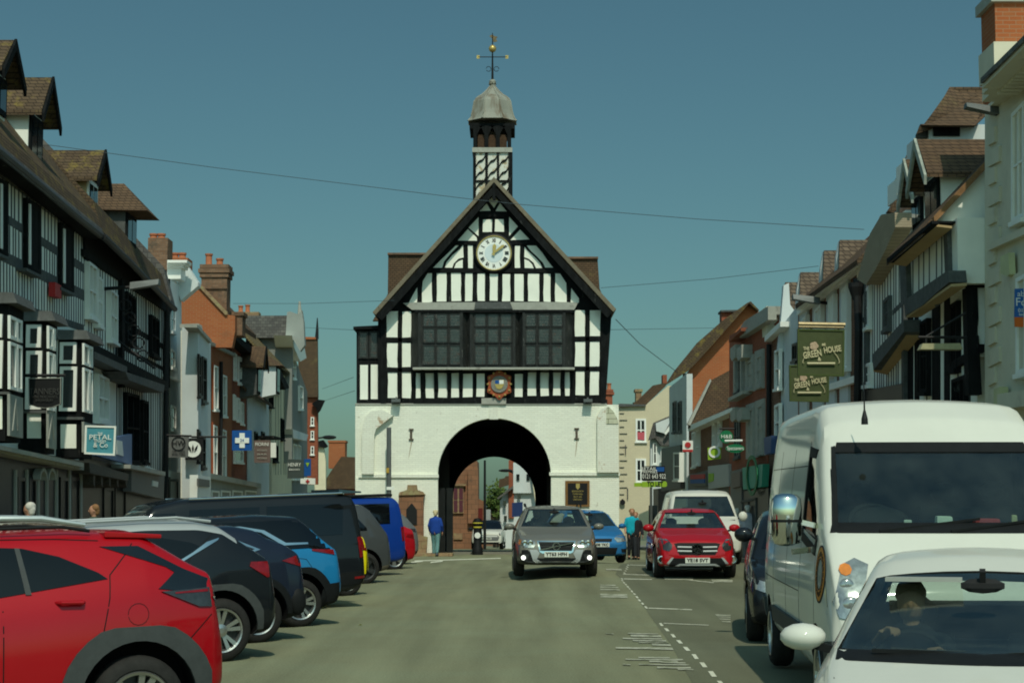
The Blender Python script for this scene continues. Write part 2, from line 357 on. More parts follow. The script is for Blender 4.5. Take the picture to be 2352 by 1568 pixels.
def mark(pts, m=PAINT, name='road_marking'):
    mb = MB(); P_ = [G(*p) for p in pts]
    mb.add([(p.x, p.y, p.z + .010) for p in P_], [list(range(len(P_)))]); return tag(mb.build(name, m), kind='structure')
def dash(px, py, w, h, sl, m=PAINT): mark([(px, py), (px + w, py + 1), (px + w + sl, py + h), (px + sl, py + h)], m)
z7 = lambda x, y: (x * .29703 + 1378.1, y * .29703 + 1102.5)
for a, b in [((340, 978), (372, 994)), ((315, 950), (345, 966)), ((290, 924), (320, 940)), ((272, 899), (300, 914)), ((252, 876), (280, 889)), ((235, 856), (258, 868)), ((218, 838), (240, 848)), ((203, 822), (227, 832)), ((188, 806), (212, 815)), ((175, 791), (196, 800)), ((162, 776), (185, 784)), ((158, 760), (182, 769)),
             ((205, 655), (232, 661)), ((200, 670), (224, 676)), ((194, 684), (218, 690)), ((188, 700), (208, 706)), ((178, 716), (200, 724)),
             ((455, 1108), (492, 1130)), ((495, 1148), (540, 1172)), ((545, 1194), (588, 1220)), ((588, 1240), (642, 1268)), ((640, 1292), (700, 1324)), ((708, 1350), (765, 1388)), ((768, 1414), (832, 1452)), ((834, 1482), (905, 1524)), ((902, 1556), (965, 1590))]:
    (x0, y0), (x1, y1) = a, b; wv = (x1 - x0) * .55
    mark([z7(x0, y0), z7(x0 + wv, y0), z7(x1, y1), z7(x1 - wv, y1)])
for q in [((375, 989), (712, 1002), 5), ((492, 1107), (842, 1122), 5), ((185, 763), (402, 768), 4), ((178, 727), (400, 736), 3), ((232, 655), (370, 660), 3), ((490, 752), (880, 793), 3)]:
    (x0, y0), (x1, y1), t = q; mark([z7(x0, y0), z7(x1, y1), z7(x1, y1 + t), z7(x0, y0 + t)])
for x0, y0, x1, t in [(890, 1040, 1010, 10), (905, 1056, 1010, 8), (918, 1072, 1010, 8), (935, 1090, 1010, 10), (490, 750, 720, 22), (860, 768, 1025, 20)]:
    mark([z7(x0, y0), z7(x1, y0 + 3), z7(x1, y0 + 3 + t), z7(x0 + 12, y0 + t)], PAINTW)
for x0, y0, x1, t in [(45, 684, 165, 12), (0, 808, 120, 10), (0, 824, 140, 10), (0, 842, 152, 10), (0, 880, 208, 16), (0, 898, 212, 10),
                      (45, 1184, 105, 7), (215, 1184, 450, 7), (235, 1198, 470, 16), (175, 1222, 480, 9), (250, 1238, 510, 10), (300, 1254, 530, 8), (400, 1268, 545, 14), (120, 1294, 560, 14), (385, 1304, 565, 8),
                      (295, 1370, 540, 9), (195, 1384, 640, 10), (380, 1398, 600, 12), (470, 1410, 660, 8), (175, 1424, 235, 8), (300, 1424, 690, 9), (440, 1446, 700, 12), (600, 1462, 720, 9)]:
    mark([z7(x0, y0), z7(x1, y0 + 4), z7(x1 + t * .4, y0 + 4 + t), z7(x0 + t * .3, y0 + t)], PAINTW)
mark([(952, 1287), (1150, 1281), (1150, 1283), (952, 1289)])
for a in (945, 990): mark([(a, 1290), (a + 28, 1287), (a + 26, 1290), (a - 2, 1293)])
YEL = mat('yellow_line_paint', (.42, .30, .04), .8, .1, 5, world=True)
for k in (0, 7): mark([(1452 + k, 1266), (1455 + k, 1266), (1465 + k, 1281), (1461 + k, 1281)], YEL)
PAVE = mat('paving_slabs', (.20, .19, .15), .9, .12, 1.5, .3, world=True)
def pavement(xa, xb, Y0, Y1, n=24):
    mb = MB(); vs = []
    for i in range(n + 1):
        Y = Y0 + (Y1 - Y0) * i / n; a, b = xa(Y), xb(Y)
        vs += [(a, Y, g(a, Y) + .12), (b, Y, g(b, Y) + .12), (b, Y, g(b, Y) - .1), (a, Y, g(a, Y) - .1)]
    mb.add(vs, [[4 * i + k, 4 * i + (k + 1) % 4, 4 * i + 4 + (k + 1) % 4, 4 * i + 4 + k] for i in range(n) for k in range(4)] + [[3, 2, 1, 0], [4 * n, 4 * n + 1, 4 * n + 2, 4 * n + 3]])
    return tag(mb.build('pavement', PAVE), kind='structure')
pavement(lambda Y: -8.4 - .043 * Y, lambda Y: -6.6 - .04 * Y, 8, 150)
pavement(lambda Y: 6.9 - .0 * Y, lambda Y: 10.0, 10, 150)

# ============================================================ BUILDINGS
zA = lambda x, y: (x * .252, 330.75 + y * .252)
zB = lambda x, y: (x * .252, 716.6 + y * .252)
zC = lambda x, y: (x * .35157 + 367.5, y * .35157 + 514.5)
zH = lambda x, y: (x * .41006 + 790.1, y * .41006 + 367.5)
zL = lambda x, y: (x * .2891 + 790.1, y * .2891 + 900.4)
zR = lambda x, y: (x * .3515 + 1378.1, y * .3515 + 643.1)
zE = lambda x, y: (x * .29297 + 1892.6, y * .29297 + 349.1)
zF = lambda x, y: (x * .29297 + 1617, y * .29297 + 569.6)
zG = lambda x, y: (x * .375 + 1800.75, y * .375)
zI = lambda x, y: (x * .375, y * .375)
def fpoly(mb, pts, Y, dep, z=None):           # polygon on the frontal plane Y, extruded away by dep
    P_ = [V(*(z(*p) if z else p), Y) for p in pts]; mb.ext(P_, (0, dep, 0)); return mb
def fpart(name, pts, Y, dep, m, parent, z=None): return fpoly(MB(), pts, Y, dep, z).build(name, m, parent)
def rc(x0, y0, x1, y1): return [(x0, y0), (x1, y0), (x1, y1), (x0, y1)]
def fwindow(parent, x0, y0, x1, y1, Y, z=None, nx=2, ny=2, fm=None, pane=None, t=.06, bar=.035, o=.06, sill=True):
    if z: (x0, y0), (x1, y1) = z(x0, y0), z(x1, y1)
    a, b = V(x0, y0, Y), V(x1, y1, Y); X0, X1, Z1, Z0 = a.x, b.x, a.z, b.z; f = MB()
    f.box((X0, Y - o, Z0), (X0 + t, Y, Z1)); f.box((X1 - t, Y - o, Z0), (X1, Y, Z1)); f.box((X0 + t, Y - o, Z0), (X1 - t, Y, Z0 + t)); f.box((X0 + t, Y - o, Z1 - t), (X1 - t, Y, Z1))
    for i in range(1, nx): c = X0 + (X1 - X0) * i / nx; f.box((c - bar / 2, Y - o * .8, Z0 + t), (c + bar / 2, Y - .012, Z1 - t))
    for i in range(1, ny): c = Z0 + (Z1 - Z0) * i / ny; f.box((X0 + t, Y - o * .72, c - bar / 2), (X1 - t, Y - .012, c + bar / 2))
    fo = f.build('window', fm or WHITEPT, parent)
    MB().box((X0 + t * .8, Y - .012, Z0 + t * .8), (X1 - t * .8, Y - .004, Z1 - t * .8)).build('pane', pane or PANE, fo)
    if sill: MB().box((X0 - .05, Y - .12, Z0 - .07), (X1 + .05, Y, Z0 - .003)).build('sill', fm or WHITEPT, fo)
    return fo
def chimney(name, x0, x1, y0, y1, Y, m, parent, pots=(), dep=.9, caps=2, bands=True):
    a, b = V(x0, y0, Y), V(x1, y1, Y); mb = MB(); mb.box((a.x, Y, b.z), (b.x, Y + dep, a.z))
    if bands:
        for i in range(caps):
            e = .06 + .05 * (i % 2); z = a.z - .12 - .17 * i
            mb.box((a.x - e, Y - e, z), (b.x + e, Y + dep + e, z + .15))
    o = mb.build(name, m, parent)
    for px, py in pots:
        p = V(px, py, Y + dep / 2); h = p.z - a.z; p.z = a.z
        MB().lathe([(.15, 0), (.16, .04), (.125, .08), (.12, h - .08), (.15, h - .06), (.15, h), (.11, h), (.10, h - .1)], p, 12).build('chimney_pot', TERRA, o, smooth=True)
    return o

# ---------------------------------------------------------------- town hall
HY = 66.0
hall = empty('town_hall', V(1135, 1272, HY), 0, 'black and white half timbered town hall with clock gable over a road arch', 'town hall')
hall.location.z = g(-.7, 66)
def H(pts, Y0, dep, name, m, z=zH, par=None): return fpart(name, pts, Y0, dep, m, par or hall, z)
# lower masonry with arch: quads around the arch
def archwall(x0, x1, yt, yb, cx, cy, r, Y, dep, m, name):
    mb = MB(); n = 28; arc = [(cx - r * math.cos(math.pi * i / n), cy - r * math.sin(math.pi * i / n)) for i in range(n + 1)]
    fpoly(mb, [(x0, yt), (cx - r, yt), (cx - r, yb), (x0, yb)], Y, dep); fpoly(mb, [(cx + r, yt), (x1, yt), (x1, yb), (cx + r, yb)], Y, dep)
    for a, b in zip(arc, arc[1:]): fpoly(mb, [(a[0], yt), (b[0], yt), b, a], Y, dep)
    return mb.build(name, m, hall)
archwall(816, 1421, 929, 1296, 1135.5, 1090, 130, HY, .55, HALLBRICK, 'arch_wall')
# far arch wall and vault between, passage shade painted as near-black masonry
VAULT = mat('shade_dark_masonry', (.018, .017, .015), .9, .3, 3, .2, world=True)
FY = 84.0
mb = MB(); n = 24; cx, cy, r = 1134.7, 1143, 95
arc = [(cx - r * math.cos(math.pi * i / n), cy - r * math.sin(math.pi * i / n)) for i in range(n + 1)]
fpoly(mb, [(890, 925), (cx - r, 925), (cx - r, 1272), (890, 1272)], FY, .5); fpoly(mb, [(cx + r, 925), (1372, 925), (1372, 1272), (cx + r, 1272)], FY, .5)
for a, b in zip(arc, arc[1:]): fpoly(mb, [(a[0], 925), (b[0], 925), b, a], FY, .5)
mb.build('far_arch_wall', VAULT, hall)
# body of passage: side walls and ceiling
a = V(1004, 1284, HY + .56); b = V(1266, 960, HY + .56)
ps = MB(); ps.box((a.x - 2.6, HY + .56, a.z - .2), (a.x - .15, FY - .01, b.z + .4)); ps.box((b.x + .15, HY + .56, a.z - .2), (b.x + 2.1, FY - .01, b.z + .4))
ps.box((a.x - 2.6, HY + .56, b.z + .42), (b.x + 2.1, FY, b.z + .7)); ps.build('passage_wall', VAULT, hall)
fpart('arch_trim', [(1135.5 - 130 - 3, 1100), (1005, 1100), (1005, 1284), (1003, 1284)], HY - .03, .03, PEEL, hall)
q = MB()
for x0, x1 in ((1006, 1022), (1026, 1040)): fpoly(q, rc(x0, 1120, x1, 1284), HY + 1.2, .1)
q.build('open_gate', SHOPBLK, hall)
H(rc(1155, 120, 1225, 215), HY - .06, .06, 'keystone', PEEL, zL)
# string course, buttresses
for p in (rc(115, 652, 752, 678), rc(1632, 634, 2192, 662)): H(p, HY - .12, .12, 'string_course', HALLBRICK, zL)
for p in ([(95, 1340), (95, 680), (740, 680), (746, 690), (746, 1340)], [(1646, 1340), (1646, 664), (2186, 664), (2186, 1340)]): H(p, HY - .05, .05, 'plinth', HALLBRICK, zL)
for p in ([(142, 650), (142, 300), (165, 200), (215, 150), (300, 138), (390, 185), (255, 290), (240, 340), (236, 650)], [(2012, 636), (2012, 190), (2040, 135), (2095, 110), (2140, 150), (2180, 235), (2184, 636)]): H(p, HY - .22, .22, 'buttress', PEEL, zL)
LICH = mat('lichen_stone', (.52, .52, .38), .9, .15, 3, .2, world=True, brick=(.6, .2, .014, (.2, .2, .13), (.46, .48, .33)))
H([(2085, 250), (2085, 128), (2100, 113), (2140, 150), (2176, 220), (2180, 250)], HY - .25, .024, 'buttress_cap', LICH, zL)
for cxz in (535, 1850):
    q = MB(); y0 = 290 if cxz < 1000 else 283; fpoly(q, rc(cxz - 11, y0, cxz + 7, y0 + 88), HY - .05, .05, zL); fpoly(q, rc(cxz - 20, y0, cxz + 18, y0 + 9), HY - .06, .06, zL); fpoly(q, rc(cxz - 20, y0 + 80, cxz + 18, y0 + 89), HY - .06, .06, zL)
    q.build('wall_tie', RUST, hall)
STAIN = mat('rust_stain', (.42, .37, .27), .9, .2, 4, world=True)
H([(533, 385), (545, 385), (520, 500), (510, 535)], HY - .006, .006, 'rust_streak', STAIN, zL); H([(1846, 372), (1858, 372), (1842, 500), (1836, 520)], HY - .006, .006, 'rust_streak', STAIN, zL)
# timber storey
H([(190, 1365), (190, 845), (840, 150), (1500, 845), (1465, 1365)], HY, .5, 'timber_frame', TIMBER)
H(rc(62, 1362, 1472, 1371), HY - .03, .06, 'sill_beam', STONEG)
P_ = [rc(240, 848, 302, 993), rc(327, 848, 375, 993), rc(1293, 842, 1350, 987), rc(1376, 842, 1436, 985), rc(242, 1023, 300, 1160), rc(323, 1023, 375, 1158), rc(1295, 1017, 1352, 1155), rc(1378, 1017, 1430, 1155),
      rc(246, 1190, 300, 1332), rc(323, 1188, 376, 1332), rc(1297, 1182, 1348, 1316), rc(1378, 1182, 1428, 1316), rc(402, 1192, 430, 1332), rc(457, 1192, 505, 1332), rc(528, 1192, 577, 1330), rc(602, 1192, 645, 1328), rc(668, 1195, 720, 1327), rc(742, 1195, 788, 1325),
      rc(957, 1197, 1000, 1325), rc(1030, 1188, 1075, 1320), rc(1100, 1188, 1147, 1320), rc(1172, 1188, 1212, 1318), rc(1238, 1188, 1265, 1318),
      [(363, 803), (410, 712), (410, 803)], [(437, 800), (440, 680), (470, 633), (492, 633), (495, 795)], rc(520, 633, 575, 793), rc(601, 633, 655, 790), rc(680, 633, 720, 790), rc(747, 636, 790, 788), rc(818, 638, 862, 788), rc(887, 638, 930, 790), rc(957, 638, 1005, 790), rc(1031, 636, 1093, 792), rc(1118, 636, 1156, 794),
      [(1183, 795), (1183, 636), (1210, 636), (1245, 690), (1245, 795)], [(1272, 797), (1272, 716), (1316, 775), (1316, 797)],
      [(500, 603), (625, 478), (640, 478), (600, 520), (560, 570), (552, 603)], [(566, 603), (575, 575), (610, 530), (650, 500), (665, 478), (668, 545), (640, 553), (615, 580), (605, 603)], [(618, 605), (628, 580), (645, 565), (666, 557), (666, 605)], rc(694, 478, 721, 605),
      rc(957, 480, 985, 605), [(1010, 605), (1010, 555), (1035, 565), (1055, 585), (1064, 605)], [(1010, 545), (1010, 485), (1025, 505), (1080, 555), (1100, 580), (1112, 605), (1076, 605), (1060, 575), (1035, 553)], [(1025, 480), (1078, 480), (1170, 603), (1128, 603), (1115, 575), (1080, 540), (1045, 510)],
      [(700, 378), (752, 320), (754, 425)], [(636, 450), (692, 388), (745, 435), (745, 452)], rc(778, 333, 830, 402), rc(846, 333, 896, 402), [(925, 425), (925, 320), (975, 372)], [(930, 448), (985, 390), (1040, 445)],
      [(760, 288), (800, 243), (822, 285)], [(848, 285), (875, 243), (912, 288)], [(808, 228), (838, 203), (866, 228), (838, 268)]]
q = MB()
for p in P_:
    pp = []
    for (xa_, ya_), (xb_, yb_) in zip(p, p[1:] + p[:1]):      # hand-cut, uneven edges
        n_ = max(1, int(math.hypot(xb_ - xa_, yb_ - ya_) / 45)); pp += [(xa_ + (xb_ - xa_) * k / n_ + random.uniform(-2.2, 2.2), ya_ + (yb_ - ya_) * k / n_ + random.uniform(-1.6, 1.6)) for k in range(n_)]
    fpoly(q, pp, HY - .006, .05, zH)
q.build('plaster_infill', PLASTER, hall)
# proud main beams
q = MB()
for p in [rc(236, 995, 378, 1018), rc(1290, 990, 1440, 1012), rc(236, 1164, 378, 1186), rc(1290, 1158, 1440, 1178), rc(430, 608, 1250, 630), rc(590, 455, 760, 474), rc(915, 455, 1090, 474), rc(745, 292, 930, 318), rc(205, 850, 235, 1362), rc(303, 848, 325, 1340), rc(1352, 842, 1374, 1330), rc(1438, 845, 1465, 1362), rc(390, 1334, 1290, 1362)]:
    fpoly(q, p, HY - .05, .04, zH)
q.build('main_beams', TIMBER, hall)
H([(330, 800), (400, 797), (1240, 795), (1310, 800), (1290, 838), (380, 838)], HY - .14, .14, 'fascia_beam', STONEG); H([(735, 795), (930, 795), (945, 833), (730, 833)], HY - .2, .058, 'beam_patch', TIMBERG)
# bargeboards + roof planes
apx = zH(840, 95)
rf = MB(); yf = HY - .55
for ex, ey in ((160, 852), (1525, 835)):
    A, B = V(*zH(840, 95), yf), V(*zH(ex, ey), yf); dn = (B - A).normalized(); nn = Vector((-dn.z, 0, dn.x)); nn = nn if nn.z < 0 else -nn
    rf.ext([A, B, B + nn * .17, A + Vector((0, 0, -.22))], (0, 18.6, 0))
rf.build('roof', TILE, hall)
vb = MB(); bb = MB()
for ex, ey in ((160, 852), (1525, 835)):
    A, B = V(*zH(840, 95), yf), V(*zH(ex, ey), yf); dn = (B - A).normalized(); nn = Vector((-dn.z, 0, dn.x)); nn = nn if nn.z < 0 else -nn
    vb.ext([A, B, B + nn * .15, A + Vector((0, 0, -.20))], (0, -.03, 0))
    bb.ext([A + nn * .19 - Vector((0, 0, .03)), B + nn * .19, B + nn * .46, A + Vector((0, 0, -.62))], (0, .09, 0))
vb.build('verge', mat('verge_mortar', (.17, .145, .10), .9, .2, 6, world=True), hall); bb.build('bargeboard', TIMBER, hall)
fpart('finial', rc(833, 130, 848, 225), yf - .06, .1, TIMBER, hall, zH)
# side eaves walls (body behind)
q = MB(); l = V(*zH(238, 900), HY); r_ = V(*zH(1462, 900), HY); zt = V(*zH(238, 850), HY).z; zb = V(*zH(238, 1365), HY).z
q.box((l.x, HY + .5, zb), (r_.x, FY + .4, zt)); q.build('side_wall', PLASTER, hall)
q = MB(); l2 = V(816, 1284, HY); r2 = V(1421, 1284, HY); q.box((l2.x, HY + .56, l2.z - .1), (a.x - 2.61, FY + .4, zb)); q.box((b.x + 2.11, HY + .56, l2.z - .1), (r2.x, FY + .4, zb)); q.build('flank_wall', HALLBRICK, hall)
# oriel windows
LEADW = mat('dark_oak_mullion', (.022, .024, .022), .55, .4, 7, .2, world=True, col2=(.13, .13, .12), c2lo=.6, c2hi=.72, c2scale=8, noisez=.4)
for k, (bx0, bx1, cols, dep) in enumerate(((415, 665, [(443, 508), (518, 580), (592, 652)], .42), (705, 960, [(733, 795), (805, 865), (877, 938)], .36), (1000, 1240, [(1018, 1075), (1090, 1150), (1165, 1225)], .42))):
    A, B = V(*zH(bx0, 850), HY - dep), V(*zH(bx1, 1163), HY - dep); q = MB()
    e = .28; Z0, Z1 = B.z, A.z
    def plan(z): return [(A.x, HY - dep, z), (B.x, HY - dep, z), (B.x + e, HY, z), (A.x - e, HY, z)]
    q.prism([Vector(p) for p in plan(Z0)], [Vector(p) for p in plan(Z1)])
    o = q.build('oriel_window', LEADW, hall); fr = MB(); pn = MB()
    for c0, c1 in cols:
        for r0, r1 in ((862, 932), (942, 1022), (1038, 1145)):
            fpoly(pn, rc(c0 + 4, r0 + 3, c1 - 4, r1 - 3), HY - dep - .012, .01, zH)
            for rr in (rc(c0 - 3, r0, c0 + 3, r1), rc(c1 - 3, r0, c1 + 3, r1), rc(c0, r0 - 3, c1, r0 + 2), rc(c0, r1 - 2, c1, r1 + 3)): fpoly(fr, rr, HY - dep - .04, .035, zH)
    for x in (bx0 + 8, bx1 - 8): fpoly(fr, rc(x - 8, 850, x + 8, 1163), HY - dep - .06, .055, zH)
    pn.build('leaded_panes', PANEL_, o); fr.build('mullion', LEADW, o)
H([(385, 1160), (1292, 1160), (1292, 1172), (385, 1172)], HY - .56, .56, 'oriel_sill', STONEG); H(rc(395, 838, 1285, 852), HY - .5, .5, 'oriel_head', TIMBER)
for x in (440, 515, 588, 655, 1015, 1088, 1158, 1225):
    A = V(*zH(x, 1174), HY); mb = MB(); mb.ext([(A.x - .07, HY, A.z), (A.x - .07, HY - .34, A.z), (A.x - .07, HY - .2, A.z - .3), (A.x - .07, HY - .06, A.z - .75), (A.x - .07, HY, A.z - .75)], (.14, 0, 0)); mb.build('bracket', TIMBER, hall)
# left bay
H([(70, 1365), (70, 940), (205, 940), (205, 1365)], HY + .25, 2.2, 'side_bay', TIMBER); q = MB()
for p in (rc(90, 1147, 134, 1340), rc(150, 1145, 192, 1338)): fpoly(q, p, HY + .244, .05, zH)
q.build('side_bay_infill', PLASTER, hall)
H([(52, 932), (192, 925), (192, 944), (52, 948)], HY, 2.6, 'side_bay_canopy', TIMBER)
for p in ((80, 958, 136, 1112), (142, 958, 192, 1112)): fwindow(hall, *p, HY + .25, zH, 1, 1, LEADW, PANEL_, sill=False)
# cross wing roofs behind
for p in ([(248, 525), (620, 525), (600, 900), (160, 900), (245, 750)], [(1100, 548), (1420, 545), (1432, 720), (1500, 880), (1100, 880)]): H(p, 70, .3, 'cross_wing_roof', TILE)
for p in (rc(244, 519, 480, 530), rc(1230, 541, 1424, 552)): H(p, 69.9, .5, 'ridge_tiles', BRICKC)
# clock
cc = V(*zH(840, 522), HY - .1); clk = MB().lathe([(.70, .12), (.72, .05), (.72, -.04), (.66, -.07), (.645, -.03)], cc, 40, 'y').build('clock', IRON, hall, smooth=True)
MB().lathe([(.64, .02), (.64, -.035), (.01, -.036)], cc, 40, 'y').build('clock_dial', WHITEPT, clk)
gd = MB()
for i in range(60):
    t = 2 * math.pi * i / 60; d = Vector((math.sin(t), 0, math.cos(t))); gd.bar(cc + d * .60 + Vector((0, -.045, 0)), cc + d * .64 + Vector((0, -.045, 0)), .035, .02)
gd.lathe([(.655, -.035), (.655, -.075), (.63, -.075), (.63, -.035)], cc, 40, 'y', cap=False); gd.build('minute_ring', GOLD, clk)
MB().lathe([(.345, -.037), (.345, -.044), (.01, -.045)], cc, 32, 'y').build('dial_centre', mat('pale_blue_dial', (.60, .68, .68), .4, .03, 2), clk)
for i, s in enumerate('XII I II III IIII V VI VII VIII IX X XI'.split()):
    t = 2 * math.pi * i / 12; o = text(s, .19, cc + Vector((math.sin(t) * .47, -.042, math.cos(t) * .47)), BSIGN, clk, (R(90), 0 if True else 0, 0), 'numeral', .003, None, .008)
    o.rotation_euler = (Matrix.Rotation(t, 3, 'Y') @ Matrix.Rotation(R(90), 3, 'X')).to_euler(); mw = .03 + .035 * len(s); xs_ = [v.co.x for v in o.data.vertices]; k = mw / (max(xs_) - min(xs_) + 1e-6)
    for v in o.data.vertices: v.co.x *= min(1, k)
hm = MB()
for ang, ln_, wd in ((4, .34, .07), (52, .50, .05)):
    d = Vector((math.sin(R(ang)), 0, math.cos(R(ang)))); s_ = Vector((d.z, 0, -d.x)); c0 = cc + Vector((0, -.10 - wd * .1, 0))
    hm.ext([c0 - s_ * wd * .4 - d * .1, c0 + s_ * wd * .4 - d * .1, c0 + s_ * wd + d * ln_ * .8, c0 + d * ln_, c0 - s_ * wd + d * ln_ * .8], (0, -.02, 0))
hm.build('clock_hands', GOLD, clk)
# crest
cr = V(*zH(870, 1255), HY - .2); q = MB(); pts = []
for i in range(48):
    t = 2 * math.pi * i / 48; rr = .47 + .045 * math.cos(6 * t) + .02 * math.cos(12 * t); pts.append(cr + Vector((math.sin(t) * rr * .95, 0, math.cos(t) * rr * 1.08)))
q.ext(pts, (0, .2, 0)); q.ball(cr + Vector((0, .05, .56)), .08); RC = mat('painted_terracotta', (.33, .085, .035), .7, .15, 6, .2); ce = q.build('coat_of_arms', RC, hall, smooth=False)
q = MB()
for i in range(12):
    t = 2 * math.pi * i / 12; q.ball(cr + Vector((math.sin(t) * .42, -.02, math.cos(t) * .46)), .045, 8)
q.build('gilt_scrolls', GOLD, ce)
MB().lathe([(.31, 0), (.31, -.05), (.01, -.052)], cr, 32, 'y').build('medallion', mat('slate_blue_medallion', (.20, .20, .17), .6, .3, 12), ce)
q = MB(); q.ext([cr + Vector(p) for p in ((-.17, -.053, .16), (.17, -.053, .16), (.17, -.053, -.02), (.1, -.053, -.15), (0, -.053, -.2), (-.1, -.053, -.15), (-.17, -.053, -.02))], (0, -.02, 0)); sh = q.build('shield', GOLD, ce)
q = MB(); q.ext([cr + Vector(p) for p in ((-.16, -.074, .15), (0, -.074, .15), (0, -.074, .01), (-.16, -.074, .01))], (0, -.006, 0)); q.build('shield_quarter', BLUES, ce)
q = MB(); q.ext([cr + Vector(p) for p in ((.0, -.074, .15), (.16, -.074, .15), (.16, -.074, .01), (.0, -.074, .01))], (0, -.006, 0)); q.build('shield_quarter', WSIGN, ce)
H(rc(770, 1332, 908, 1366), HY - .1, .09, 'crest_plinth', STONEG)
# floodlights under the sill
for x in (290, 1367):
    A = V(*zH(x, 1345), HY - .36); mb = MB(); mb.box((A.x - .16, HY - .42, A.z - .06), (A.x + .16, HY - .12, A.z + .05)); mb.bar((A.x, HY - .15, A.z + .04), (A.x, HY, A.z + .12), .06); mb.build('floodlight', ZINC, hall)
# notice board on hall
nb = empty('notice_board', V(*zL(1855, 905), HY - .1), 0, 'oak framed black notice board with gold lettering right of the arch', 'notice board')
fpart('frame', rc(1758, 702, 1952, 908), HY - .12, .065, mat('oak_frame', (.19, .10, .035), .5, .2, 6, world=True), nb, zL); fpart('panel', rc(1778, 722, 1934, 890), HY - .135, .014, BSIGN, nb, zL)
fpart('shield_emblem', [(1843, 725), (1873, 725), (1873, 755), (1858, 773), (1843, 755)], HY - .145, .009, GOLD, nb, zL)
for i, s in enumerate(['BRIDGNORTH', 'TOWN HALL', 'BUILT 1652', 'OPEN DAILY']): text(s, .085, V(*zL(1857, 786 + i * 22), HY - .146), GOLD, nb, ext=.003, maxw=(.42, .38, .3, .34)[i])
# cupola
TY = 70.0; zT = lambda x, y: (x * .38098 + 1010.6, y * .38098 + 45.9)
def tb(mb, x0, y0, x1, y1, dy=0):
    A, B = V(*zT(x0, y0), TY), V(*zT(x1, y1), TY); w_ = (B.x - A.x); mb.box((A.x, TY + dy, B.z), (B.x, TY + w_ + dy * -1, A.z)); return A, B
mb = MB(); tb(mb, 207, 800, 430, 1120); tw = mb.build('bell_turret', mat('turret_plaster', (.62, .62, .54), .85, .06, 2, world=True, col2=(.42, .33, .20), c2lo=.52, c2hi=.58, c2scale=2.2), hall)
q = MB()
def hb(pts, dy=.04): fpoly(q, pts, TY - dy, dy + .01, zT)
for x0, x1 in ((203, 217), (273, 289), (343, 357), (412, 432)): hb(rc(x0, 800, x1, 1110), .05)
hb(rc(200, 965, 436, 978))
for cx0 in (217, 289, 357):
    for cy0 in (818, 888, 955, 1012):
        up = [(cx0 + 56 * t, cy0 + 58 - 66 * (t + .13 * math.sin(2 * math.pi * t) * (1))) for t in [i / 8 for i in range(9)]]
        hb(up + [(x, y + 13) for x, y in reversed(up)], .045)
q.build('turret_timbers', TIMBER, tw)
q = MB()
for xx in (185, 200): 
    for yy in (960,): fpoly(q, rc(184, 950, 207, 980), TY - .02, .2, zT); fpoly(q, rc(430, 955, 448, 980), TY - .02, .2, zT)
A = V(*zT(207, 800), TY); B = V(*zT(430, 1110), TY)
for X, s_ in ((A.x, -1), (B.x, 1)):
    q = MB()
    for k in range(4): yy = TY + (B.x - A.x) * k / 3; q.box((min(X, X + s_ * .05), yy - .07, B.z), (max(X, X + s_ * .05), yy + .07, A.z))
    q.build('corner_post', TIMBER, tw)
mb = MB(); tb(mb, 195, 772, 436, 800, -.1); mb.build('turret_cornice', STONEG, tw)
q = MB(); A, B = V(*zT(212, 640), TY), V(*zT(418, 772), TY); W_ = B.x - A.x
for i in range(4):
    for j in range(4):
        if 0 < i < 3 and 0 < j < 3: continue
        x_, y_ = A.x + W_ * i / 3, TY + W_ * j / 3; q.box((x_ - .075, y_ - .075, B.z), (x_ + .075, y_ + .075, A.z))
for i in range(3):
    for j in (0, 3):
        xa = A.x + W_ * i / 3; xb = A.x + W_ * (i + 1) / 3; yy = TY + W_ * j / 3
        for s_, xx in ((1, xa), (-1, xb)): q.ext([(xx, yy - .04, A.z), (xx + s_ * .32, yy - .04, A.z), (xx + s_ * .18, yy - .04, A.z - .12), (xx + s_ * .08, yy - .04, A.z - .35), (xx, yy - .04, A.z - .45)], (0, .08, 0))
q.build('belfry_posts', TIMBER, tw)
mb = MB(); mb.box((A.x + .1, TY + .1, B.z), (B.x - .1, TY + W_ - .1, B.z + .55)); mb.build('louvre', mat('rusty_mesh', (.06, .035, .02), .9, .3, 9, world=True), tw)
mb = MB().lathe([(.06, .75), (.1, .72), (.2, .6), (.26, .3), (.36, .02), (.34, 0)], (A.x + W_ / 2, TY + W_ / 2, B.z + .6), 16); mb.build('bell', RUST, tw, smooth=True)
mb = MB(); tb(mb, 178, 622, 452, 656, -.02); mb.build('dome_eave', TIMBER, tw)
cxd = (A.x + B.x) / 2; cyd = TY + W_ / 2; C0 = V(1130.6, 282.5, cyd); s6 = cyd / FPX
prof = [(56, 283), (52, 278), (48, 268), (45.5, 258), (43.5, 245), (42, 236), (38, 229), (32, 223.5), (24, 218), (17, 211), (11, 204), (6, 197), (5, 192), (8, 190)]
mb = MB().lathe([(r_ * s6 / math.cos(math.pi / 8), (283 - y_) * s6) for r_, y_ in prof], (cxd, cyd, C0.z), 8, ph=math.pi / 8); mb.build('lead_dome', LEAD, tw)
rib = MB()
for k in range(8):
    t = math.pi / 8 + k * math.pi / 4; rib.tube([(cxd + math.cos(t) * r_ * s6 * 1.085, cyd + math.sin(t) * r_ * s6 * 1.085, C0.z + (283 - y_) * s6) for r_, y_ in prof], .035, 6)
rib.build('lead_rolls', LEAD, tw)
def zt_(y): return C0.z + (282.5 - (y * .38098 + 45.9)) * s6
ft = MB().ball((cxd, cyd, zt_(367)), .145, 12, (1, 1, .8)).build('dome_finial', LEAD, tw, smooth=True)
